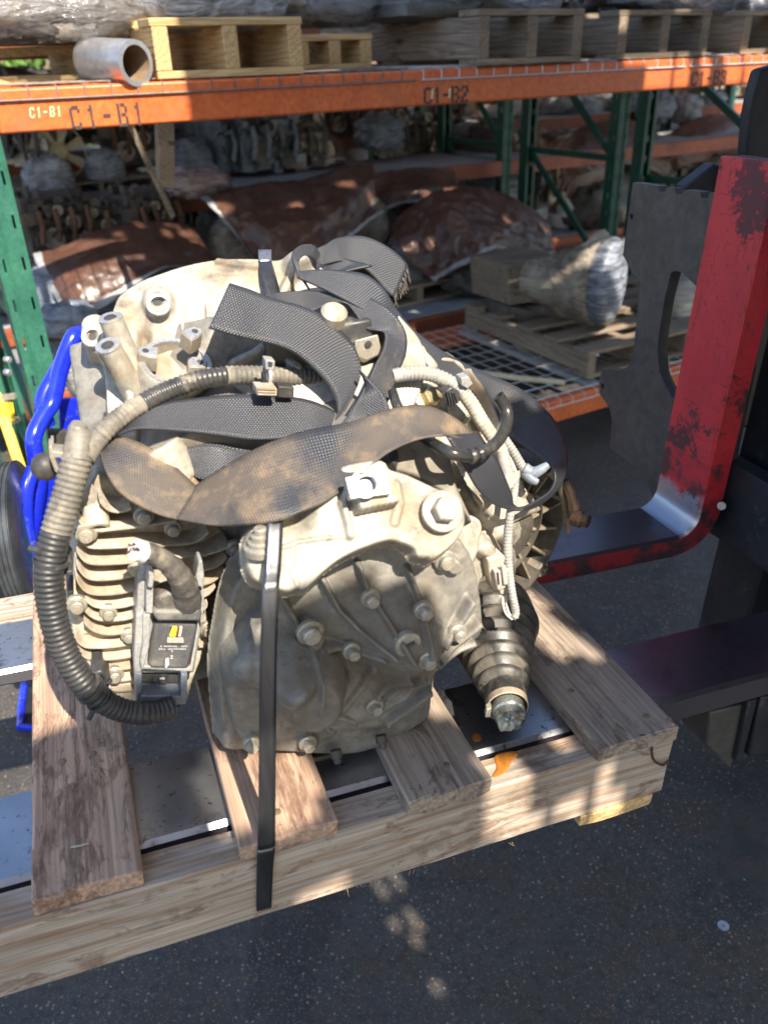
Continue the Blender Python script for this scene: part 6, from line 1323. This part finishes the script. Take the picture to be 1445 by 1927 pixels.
MB().lathe(c0, -ta, [(0, tr_ * .78), (0, tr_), (.004, tr_ * 1.01), (tl, tr_ * 1.01), (tl, tr_ * .8), (tl - .002, .001)], 48, cap=False).build('tube_wall', M['silver_core'], t, smooth=40)
MB().lathe(c0 - ta * .0005, -ta, [(.0005, tr_ * .785), (tl * .9, tr_ * .78), (tl * .9, .002)], 48, cap=False).build('cardboard_core', M['carton'], t, smooth=40)
lst = thing('timber_plank', 'long pale timber plank lying across the top shelf at the left', 'timber', Rk(.2, .3, 1.55))
MB().bar(RPt(-60, 103, .3), RPt(160, 92, .3), .06, .022).build('plank', M['wood_yellow'], lst)

# top shelf loads, of which only the undersides show
def topload(label, cat, name, parts):
    t = None
    for i, (nm, x, y, d, rx, ry, mt, kw) in enumerate(parts):
        if t is None: t = thing(name, label, cat, RPt(x, y + ry, d), 'wrapped loads on the top shelf')
        rlump(nm, x, y, d, rx, ry, M[mt], t, **kw)
    return t
topload('bundle of dirty parts in clear film above the aluminium tube', 'wrapped load', 'wrapped_load', [('contents', 90, 20, .25, 150, 60, 'carton_dark', dict(seed=1, amp=.3, dep=.10)), ('film', 80, 10, .22, 170, 62, 'wrap_thin', dict(seed=2, amp=.14, n=48, dep=.13)), ('gear_part', 60, 62, .20, 60, 20, 'iron', dict(seed=3, amp=.3, fs=6)), ('gear_part', 130, 62, .20, 50, 18, 'engine_alu', dict(seed=13, amp=.3, fs=6))])
topload('brown load in shiny stretch film on the yellow pallet', 'wrapped load', 'wrapped_load', [('contents', 400, 0, .28, 120, 55, 'carton', dict(seed=4, amp=.2, dep=.14)), ('film', 390, 0, .25, 140, 58, 'wrap', dict(seed=5, amp=.12, n=48, dep=.18))])
topload('white sheeted load between the yellow and grey pallets', 'wrapped load', 'wrapped_load', [('contents', 600, 5, .5, 90, 45, 'tarp', dict(seed=6, amp=.2)), ('film', 600, 0, .45, 105, 50, 'wrap', dict(seed=7, amp=.15, n=48)), ('white_sheet', 535, 0, .35, 45, 16, 'wrap_white', dict(seed=8, amp=.2))])
topload('dark gearbox in film on the grey weathered pallet', 'wrapped load', 'wrapped_load', [('contents', 850, 5, .4, 130, 40, 'iron', dict(seed=9, amp=.3)), ('film', 960, -2, .35, 90, 34, 'wrap', dict(seed=10, amp=.15, n=48)), ('oil_pan', 800, 22, .3, 90, 16, 'iron', dict(seed=19, amp=.12, sq=.4))])
topload('load in grey film on the right open ended pallet', 'wrapped load', 'wrapped_load', [('contents', 1200, 0, .4, 110, 25, 'iron', dict(seed=11, amp=.3)), ('film', 1250, -4, .35, 140, 32, 'wrap', dict(seed=12, amp=.15, n=48)), ('film_tail', 1430, 8, .2, 40, 20, 'wrap_white', dict(seed=14, amp=.25))])

# lower shelf of the nearest rack: pallet with the film-wrapped bundle, bamboo pole, dark box
p5 = make_pallet(M['wood_old'], .92, .60, 5, .085, 7)
u5, _, _ = (lambda h: (float(h @ RU), float(h @ RN - RD), 0))(hitz(1098, 712, ZL + .004)); d5 = float(hitz(1098, 712, ZL + .004) @ RN - RD)
setp(p5, rmat(u5, d5 - .02, ZL + .004, -2), 'brown pallet under the film wrapped bundle on the low shelf', 'pallets on the lower shelves')
tag(p5, None, group='pallets on the lower shelves')
MB().tube([Rk(u5 - .004, d5 + .38, ZL + .125), Rk(u5 - .006, d5 + .38, ZL + .06), Rk(u5 - .004, d5 + .38, ZL + .01)], .005, 6).build('black_band', M['plastic'], p5, M=None)
wb = thing('wrapped_bundle', 'cream film wrapped round bundle with a blue grey plastic end on the low pallet', 'wrapped load', RPt(1090, 600, .45))
def tubeskin(st, name, mt, parent, n=40, amp=.06, fs=6, seed=0, capend=True):
    """(x, y, d, half width px, half height px)"""
    rows = []
    for x, y, d, rx, ry in [tuple(q) for q in spline(st, 5)]:
        c = RPt(x, y, d); s_ = depth(c) / F_PX; row = []
        for k in range(n):
            a = 2 * math.pi * k / n; q = c + Vector(RU) * (math.cos(a) * rx * s_) + Vector(RN) * (math.cos(a) * rx * s_ * .35) + Vector((0, 0, 1)) * (math.sin(a) * ry * s_)
            f = 1 + amp * ((1 - 2 * abs(noise.noise(q * fs + Vector((seed, 0, 0))))) + .5 * noise.noise(q * fs * 3)); row.append(c + (q - c) * f)
        rows.append(row)
    b = MB().grid(rows, True)
    if capend: b.add(rows[0], [tuple(range(n - 1, -1, -1))]); b.add(rows[-1], [tuple(range(n))])
    return b.build(name, mt, parent, smooth=70)
tubeskin([(1000, 520, .62, 40, 34), (1040, 528, .52, 50, 48), (1080, 530, .44, 62, 64), (1115, 530, .36, 72, 76), (1135, 530, .32, 66, 80)], 'wrapped_body', M['film_dusty'], wb, seed=3, amp=.07, fs=4)
tubeskin([(1130, 530, .33, 60, 80), (1145, 532, .28, 58, 80), (1155, 533, .24, 50, 74), (1162, 534, .22, 34, 52), (1166, 534, .21, 12, 20)], 'plastic_end', M['film_end'], wb, seed=8, amp=.05, fs=5)
patch('loose_film', [[(1075, 500, .38), (1095, 460, .36), (1128, 432, .33), (1150, 447, .31), (1176, 446, .30)], [(1085, 508, .36), (1110, 480, .33), (1135, 460, .31), (1155, 468, .29), (1178, 470, .28)], [(1100, 516, .33), (1120, 500, .31), (1140, 490, .28), (1158, 495, .26), (1180, 492, .26)]], M['wrap_cream'], wb, fold=.012, fs=16)
rlump('contents', 1080, 535, .46, 62, 60, M['carton_dark'], wb, seed=31, amp=.1)
bx = thing('wooden_crate', 'dark wooden crate end lying behind the film wrapped bundle', 'crate', RPt(960, 560, .8))
MB().prism([RPt(955, 500, .75), RPt(1050, 480, .75), RPt(1060, 560, .75), RPt(958, 575, .75)], RN * .3).build('crate_side', M['wood_old'], bx, bevel=.004); MB().prism([RPt(960, 578, .72), RPt(1120, 610, .5), RPt(1120, 632, .5), RPt(960, 604, .72)], RN * .2).build('black_skid', M['iron'], bx, bevel=.003)
bp_ = thing('bamboo_stick', 'pale bamboo stick lying on the wire deck of the low shelf', 'stick', Vector(hitz(980, 712, ZL + .02)))
MB().tube([Vector(hitz(893, 700, ZL + .016)), Vector(hitz(980, 712, ZL + .018)), Vector(hitz(1062, 720, ZL + .016))], [.012, .013, .012], 10).build('cane', M['bamboo'], bp_)
p6 = make_pallet(M['wood_old'], .85, .9, 5, .07, 8); setp(p6, rmat(2.05, 1.5, ZL + .004, 3), 'dark pallet under the tarpaulined unit right of the strap loop', 'pallets on the lower shelves')
p7 = dup(p6, rmat(2.98, .15, ZL + .004, -3), 'pallet behind the fork plate with a cream wrapped unit on it', 'pallets on the lower shelves')
rl = thing('wrapped_load', 'cream wrapped unit seen through the slot of the fork plate', 'wrapped load', RPt(1290, 600, .3)); rlump('film', 1292, 570, .35, 60, 60, M['wrap_cream'], rl, seed=44, amp=.12, n=40); rlump('contents', 1292, 572, .37, 50, 52, M['carton_dark'], rl, seed=45, amp=.1)

# tarpaulined units
GT = 'units under brown tarpaulins'
def tarp(label, base, rows, hem, fills, **k):
    t = thing('tarpaulined_unit', label, 'covered load', RPt(*base), GT)
    patch('tarpaulin', rows, None, t, mats=[M['tarp'], M['tarp_edge']], hem=hem, **k)
    for f in fills: rlump('unit', *f[:5], M[f[5]], t, **f[6])
    return t
tarp('brown tarpaulin with white hem in sun, just right of the green post', (240, 600, 1.75), [[(62, 478, 1.9), (110, 466, 1.9), (170, 440, 1.85), (250, 418, 1.85), (352, 424, 1.9), (372, 440, 1.95)], [(72, 505, 1.8), (115, 492, 1.75), (190, 470, 1.7), (270, 455, 1.7), (365, 455, 1.78), (398, 475, 1.85)], [(100, 555, 1.7), (135, 545, 1.6), (200, 525, 1.58), (290, 500, 1.6), (370, 490, 1.7), (415, 500, 1.8)], [(135, 612, 1.6), (158, 600, 1.55), (215, 565, 1.52), (310, 505, 1.55), (385, 510, 1.65), (425, 520, 1.75)]], {'s': 'lb', 'w': 4}, [(110, 560, 1.8, 50, 60, 'wrap_blue', dict(seed=51, amp=.15)), (300, 540, 1.8, 90, 45, 'engine_blue', dict(seed=52, amp=.2))], fold=.010, seed=1, stretch=(1, 1, .6))
tarp('big dark brown tarpaulin in shade above the webbing sling', (560, 540, 1.75), [[(375, 372, 2.0), (420, 360, 1.95), (490, 345, 1.95), (570, 338, 1.95), (640, 316, 1.9), (700, 310, 1.95)], [(395, 392, 1.85), (440, 400, 1.78), (510, 400, 1.72), (580, 392, 1.7), (650, 365, 1.72), (705, 345, 1.85)], [(430, 430, 1.8), (470, 455, 1.7), (520, 462, 1.62), (585, 455, 1.6), (650, 420, 1.65), (712, 385, 1.8)], [(470, 480, 1.75), (500, 520, 1.65), (540, 545, 1.58), (590, 535, 1.55), (655, 450, 1.62), (720, 400, 1.75)]], {'s': 'lb', 'w': 4}, [(440, 470, 1.95, 40, 60, 'film_dusty', dict(seed=53, amp=.15)), (680, 430, 1.85, 50, 50, 'iron', dict(seed=54, amp=.2))], fold=.016, fs=7, seed=2, stretch=(1, 1, .5))
tarp('brown tarpaulin with barred sun patches behind the big one', (770, 420, 2.1), [[(690, 330, 2.3), (730, 320, 2.2), (790, 315, 2.2), (850, 318, 2.3)], [(700, 370, 2.1), (740, 352, 2.0), (800, 345, 2.0), (860, 350, 2.1)], [(708, 405, 2.0), (745, 388, 1.95), (800, 380, 1.95), (860, 385, 2.05)]], {'s': 'b', 'w': 2}, [(760, 410, 2.15, 50, 30, 'iron', dict(seed=55, amp=.2))], fold=.008, seed=3)
tarp('glossy brown tarpaulin gathered into folds, left of the racking posts', (880, 540, 1.5), [[(728, 425, 1.8), (775, 385, 1.75), (840, 352, 1.7), (920, 358, 1.7), (985, 385, 1.75), (1030, 425, 1.8)], [(745, 460, 1.65), (800, 430, 1.6), (855, 400, 1.55), (925, 402, 1.55), (990, 425, 1.6), (1038, 455, 1.7)], [(775, 500, 1.55), (815, 485, 1.5), (865, 455, 1.45), (930, 440, 1.45), (992, 460, 1.5), (1040, 480, 1.6)], [(812, 530, 1.5), (825, 522, 1.48), (870, 500, 1.4), (930, 470, 1.42), (990, 492, 1.46), (1035, 500, 1.55)]], {'s': 'b', 'w': 3}, [(765, 500, 1.7, 40, 60, 'wrap_thin', dict(seed=56, amp=.12)), (910, 515, 1.6, 90, 30, 'iron', dict(seed=57, amp=.3, fs=5)), (765, 505, 1.75, 32, 50, 'iron', dict(seed=58, amp=.2))], fold=.020, fs=8, seed=4, stretch=(1, 1, .45))
tarp('large dark tarpaulined unit behind the middle racking posts', (1080, 400, 2.4), [[(1020, 330, 2.6), (1060, 265, 2.6), (1110, 232, 2.6), (1180, 225, 2.6), (1250, 262, 2.7)], [(1025, 350, 2.5), (1070, 300, 2.4), (1120, 275, 2.4), (1190, 270, 2.4), (1260, 300, 2.5)], [(1030, 400, 2.5), (1075, 340, 2.4), (1125, 318, 2.35), (1190, 312, 2.35), (1262, 340, 2.5)]], {'s': '', 'w': 1}, [(1120, 380, 2.6, 90, 50, 'iron', dict(seed=59, amp=.3))], fold=.012, seed=5)
tarp('low brown tarpaulined unit beside the mast at the right', (1330, 300, 2.6), [[(1240, 262, 2.8), (1290, 232, 2.7), (1350, 215, 2.7), (1420, 220, 2.8)], [(1245, 290, 2.6), (1300, 262, 2.5), (1360, 250, 2.5), (1430, 250, 2.6)], [(1250, 330, 2.6), (1300, 310, 2.5), (1360, 300, 2.5), (1430, 300, 2.6)]], {'s': '', 'w': 1}, [(1330, 330, 2.7, 90, 40, 'iron', dict(seed=60, amp=.3))], fold=.012, seed=6)
tarp('small brown tarpaulined hump on the third rack, left of a black post', (620, 310, 2.8), [[(575, 290, 2.95), (595, 262, 2.9), (620, 255, 2.9), (645, 265, 2.95)], [(568, 305, 2.85), (590, 285, 2.8), (620, 278, 2.8), (650, 285, 2.85)], [(575, 318, 2.8), (595, 312, 2.75), (625, 302, 2.75), (650, 300, 2.8)]], {'s': 'lb', 'w': 2}, [(612, 295, 3.0, 32, 22, 'iron', dict(seed=61, amp=.2))], fold=.008, seed=7)
GBg = 'bagged gearboxes on the back racks'
def bag(label, x, y, d, rx, ry, film, inner='engine_alu', seed=0, amp=.2):
    t = thing('bagged_gearbox', label, 'wrapped load', RPt(x, y + ry, d), GBg); rlump('plastic_bag', x, y, d, rx, ry, M[film], t, seed=seed, amp=amp, n=40, fs=4.5)
    rlump('gearbox_core', x, y + 2, d + .02, rx * .82, ry * .82, M[inner], t, seed=seed + .5, amp=.28, n=26, fs=6); return t
bag('silvery film wrapped gearbox on a small pallet at the upper left', 92, 336, 2.75, 42, 36, 'wrap', seed=1)
bag('half lit wrapped gearbox right of the silvery one', 198, 318, 2.85, 34, 32, 'wrap', 'engine_blue', seed=2)
bag('pinkish crumpled bag beyond the brown tarpaulins', 375, 345, 2.2, 50, 26, 'wrap_pink', 'carton', seed=3, amp=.34)
bag('bluish bagged box above the pinkish crumpled bag', 362, 296, 2.9, 34, 30, 'wrap_blue', seed=4)
bag('pale blue and pink lit bag between dark posts', 715, 252, 3.0, 42, 30, 'wrap_blue', 'carton', seed=5, amp=.3)
bag('grey bag under the green cross brace', 885, 258, 3.2, 40, 24, 'wrap_thin', 'iron', seed=6)
bag('pink lit bag corner right of a leaning green brace', 1035, 275, 3.0, 32, 26, 'wrap_pink', 'carton', seed=7, amp=.3)
bag('bluish bag with a tied top near the green shrubs', 1095, 215, 3.6, 36, 22, 'wrap_blue', 'iron', seed=8)
bag('tall pale bag catching sun right of the middle posts', 1230, 205, 3.2, 32, 28, 'wrap_blue', 'carton', seed=9, amp=.3)
bag('white bag lit by the sun left of the mast', 1290, 208, 3.3, 26, 24, 'wrap_white', 'engine_alu', seed=10, amp=.3)
bag('small white scrap bag close to the mast', 1345, 190, 3.5, 26, 16, 'wrap_white', 'engine_alu', seed=11, amp=.35)
bag('pinkish bag high between two posts', 1160, 190, 3.8, 26, 26, 'wrap_pink', 'engine_alu', seed=12, amp=.3)
bag('cream wrapped unit behind the bundle, low by the right post', 1275, 270, 2.6, 20, 10, 'wrap_white', 'engine_alu', seed=13, amp=.3)
bag('grey film wrapped box on the lower shelf behind the blue tube', 180, 690, .35, 58, 60, 'wrap_dull', 'engine_alu', seed=14, amp=.14)
bag('blue grey film bundle under the sunny tarpaulin', 130, 600, 1.4, 50, 30, 'wrap_blue', 'iron', seed=15)
GE = 'bare engines stored on the racks'
E_ = lambda pr, x, y, d, yaw, sc, lb: put(pr, RPt(x, y, d), yaw, sc, lb, GE)
E_(en_i, 110, 480, 2.3, 10, .8, 'dark engine with small pulleys under the left back shelf')
E_(en_i, 195, 485, 2.35, -10, .85, 'dark engine hung with hoses beside the green post brace')
E_(en_i, 270, 470, 2.3, 25, .8, 'dark engine behind the leaning timber')
E_(en_b, 490, 328, 2.9, 5, .95, 'grey blue engine block on the white shelf')
E_(en_a, 560, 322, 2.95, -12, .9, 'pale cast engine beside the grey blue one')
E_(en_b, 435, 330, 3.0, 20, .9, 'grey blue engine half hidden by the green post')
for k, (x, y, d, pr, s_, lb) in enumerate(((60, 315, 3.1, en_a, .8, 'pale engine in shade above the silvery bag'), (255, 318, 3.2, en_i, .85, 'dark engine left of the wooden plank'), (165, 262, 3.5, en_i, .8, 'dark engine right of the pale cooling fan'), (650, 262, 3.5, en_i, .8, 'oily engine behind the black post'), (505, 268, 3.7, en_a, .8, 'sunlit engine high on the back rack'), (600, 262, 3.8, en_i, .8, 'dark engine with a bright hose behind the brown hump'), (820, 268, 3.6, en_i, .8, 'dark engine between black and green posts'),
     (930, 330, 2.9, en_i, .9, 'dark engine behind the right glossy tarpaulin'), (1090, 430, 2.7, en_i, 1.0, 'dark engine low behind the leaning brace'), (1180, 440, 2.9, en_i, 1.0, 'dark engine low between posts and fork plate'), (1000, 395, 2.6, en_i, .9, 'dark engine beside the glossy tarpaulin edge'), (1260, 420, 2.6, en_i, 1.0, 'dark engine behind the notched fork plate'), (760, 300, 3.4, en_a, .8, 'pale engine glimpsed above the barred tarpaulin'), (1300, 330, 3.4, en_i, 1.0, 'dark engine under the right brace'))):
    E_(pr, x, y, d, -30 + 23 * k % 60, s_, lb)
# far rows: fill the shelves of the distant racks
rnd = random.Random(21); N = 0
far = []
for d, zs_ in ((3.75, (.30, 1.0, 1.75)), (6.1, (.30, 1.0, 1.75)), (8.7, (.30, 1.1, 1.9))):
    for z in zs_:
        u = .6
        while u < 11.5: far.append((u, d, z)); u += rnd.uniform(.55, .8)
for d, zs_ in ((1.7, (1.62,)), (2.7, (1.62, .30))):
    for z in zs_:
        u = .6
        while u < 7.2: far.append((u, d, z)); u += rnd.uniform(.6, .8)
cols = ['dark', 'grey', 'pale']
wr0 = thing('bagged_engine', 'x', 'wrapped load', (0, 0, 0)); lump('plastic_bag', (0, 0, .24), (.28, .22, .26), M['wrap'], wr0, 30, .16, seed=71); lump('engine_core', (0, 0, .22), (.22, .17, .21), M['iron'], wr0, 22, .28, 5, seed=72)
tp0 = thing('tarpaulined_engine', 'x', 'covered load', (0, 0, 0)); lump('tarpaulin', (0, 0, .26), (.32, .26, .30), M['tarp'], tp0, 30, .14, seed=73); lump('white_sheet', (0, -.05, .12), (.27, .24, .14), M['wrap_white'], tp0, 22, .14, 5, seed=74)
for (u, d, z) in far:
    r = rnd.random(); Mx = rmat(u, d, z + .01, rnd.uniform(-40, 40)) @ Matrix.Diagonal((1.0, 1.0, rnd.uniform(.85, 1.15), 1)); hi = 'upper' if z > 1.4 else ('middle' if z > .8 else 'lowest'); row = {1.7: 'second', 2.7: 'third', 3.75: 'fourth', 6.1: 'fifth', 8.7: 'farthest'}[d]
    if r < .30: pr, lb, g = wr0, f'film wrapped engine far back on the {hi} shelf of the {row} rack', f'wrapped engines on the {hi} shelf of the {row} rack'
    elif r < .45: pr, lb, g = tp0, f'tarpaulined engine far back on the {hi} shelf of the {row} rack', f'covered engines on the {hi} shelf of the {row} rack'
    else: pr = rnd.choice((en_i, en_i, en_a)); lb, g = f'bare engine far back on the {hi} shelf of the {row} rack', f'bare engines on the {hi} shelf of the {row} rack'
    if pr in (wr0, tp0) and pr not in USED: USED.add(pr); pr.matrix_basis = Mx; pr['label'] = lb; pr['group'] = g
    else: dup(pr, Mx, lb, g)
# cooling fan, loose timbers
fn = thing('cooling_fan', 'cream plastic cooling fan on an engine at the upper left', 'fan', RPt(112, 282, 2.9)); fc = RPt(112, 285, 2.9); fa = (-Vector(RN) + Vector(RU) * -.2).normalized(); fx = fa.orthogonal().normalized(); fy = fa.cross(fx)
MB().lathe(fc, fa, [(-.02, .05), (.02, .05), (.03, .035), (.02, .03), (.02, .001)], 20).build('hub', M['fan_cream'], fn)
for k in range(7):
    a = k * .897; e = fx * math.cos(a) + fy * math.sin(a); g = fa.cross(e)
    MB().prism([fc + e * .045 - g * .016, fc + e * .045 + g * .016, fc + e * .135 + g * .035 + fa * .008, fc + e * .14 - g * .022 - fa * .008], fa * .005).build('blade', M['fan_cream'], fn)
MB().lathe(fc, fa, [(-.01, .137), (.01, .137), (.01, .143), (-.01, .143)], 40, cap=False).build('rim', M['fan_cream'], fn)
tb = thing('timber_post', 'upright weathered timber under the front beam at the left', 'timber', RPt(310, 350, 1.2)); MB().bar(RPt(309, 225, 1.2), RPt(313, 352, 1.2), .062, .05, RN).build('plank', M['wood_old2'], tb)
tb = thing('leaning_bar', 'rusty leaning bar crossing behind the front beam at the left', 'bar', RPt(325, 400, 1.1)); MB().bar(RPt(240, 225, 1.1), RPt(326, 408, 1.1), .02, .012, RN).build('bar', M['wood_old'], tb)
p8 = dup(p6, rmat(*(lambda q: (q[0] - .1, 2.72, .864))(RP(60, 372, 2.72)), 0) @ Matrix.Diagonal((.55, .8, .6, 1)), 'small pallet carrying the silvery wrapped gearbox', 'pallets on the lower shelves'); p9 = dup(p6, rmat(RP(150, 372, 2.74)[0], 2.74, .864, 0) @ Matrix.Diagonal((.5, .8, .6, 1)), 'small pallet carrying the half lit wrapped gearbox', 'pallets on the lower shelves')

# ------------------------------------------------------------------ greenery and closing wall beyond the last rack
def shrub(label, c, r, seed):
    rnd = random.Random(seed); t = thing('shrub', label, 'shrub', (c[0], c[1], 0), 'shrubs beyond the racks'); b = MB()
    for i in range(1500):
        q = Vector([rnd.gauss(0, 1) for _ in range(3)]).normalized(); rr_ = rnd.uniform(.55, 1) * (1 + .3 * noise.noise(q * 2 + Vector((seed, 0, 0)))); p = Vector((c[0] + q.x * r * rr_, c[1] + q.y * r * .6 * rr_, max(.05, c[2] + q.z * r * .8 * rr_)))
        a = Vector([rnd.gauss(0, 1) for _ in range(3)]).normalized(); e = a.orthogonal().normalized(); s_ = rnd.uniform(.05, .10); b.add([p - a * s_, p + e * s_ * .5, p + a * s_, p - e * s_ * .5], [(0, 1, 2, 3)])
    b.build('foliage', M['leaf'], t, smooth=0, fix=False); MB().tube([Vector((c[0], c[1], 0)), Vector((c[0], c[1], c[2]))], [.08, .04], 8).build('stem', M['wood_old'], t)
for k, (u, z, r) in enumerate(((1, 1.6, 1.5), (3.2, 1.4, 1.4), (5.6, 1.8, 1.6), (8, 1.5, 1.5), (10.4, 1.8, 1.7), (13, 1.6, 1.6), (16, 1.7, 1.8), (-1.5, 1.6, 1.6))):
    q = Rk(u, 11.2, 0); shrub('green leafy shrub glimpsed beyond the farthest rack', (q.x, q.y, z), r, k + 1)
fw_ = thing('fence', 'dark board fence closing the yard behind the shrubs', 'fence', Rk(5, 13, 0))
for k in range(60): MB().box((-.14, -.012, 0), (.14, .012, 2.6 + .05 * math.sin(k * 2.1)), rmat(-4 + k * .29, 13 + .01 * (k % 2), 0)).build('board', M['wood_old'], fw_)
for me in bpy.data.meshes: me.update()
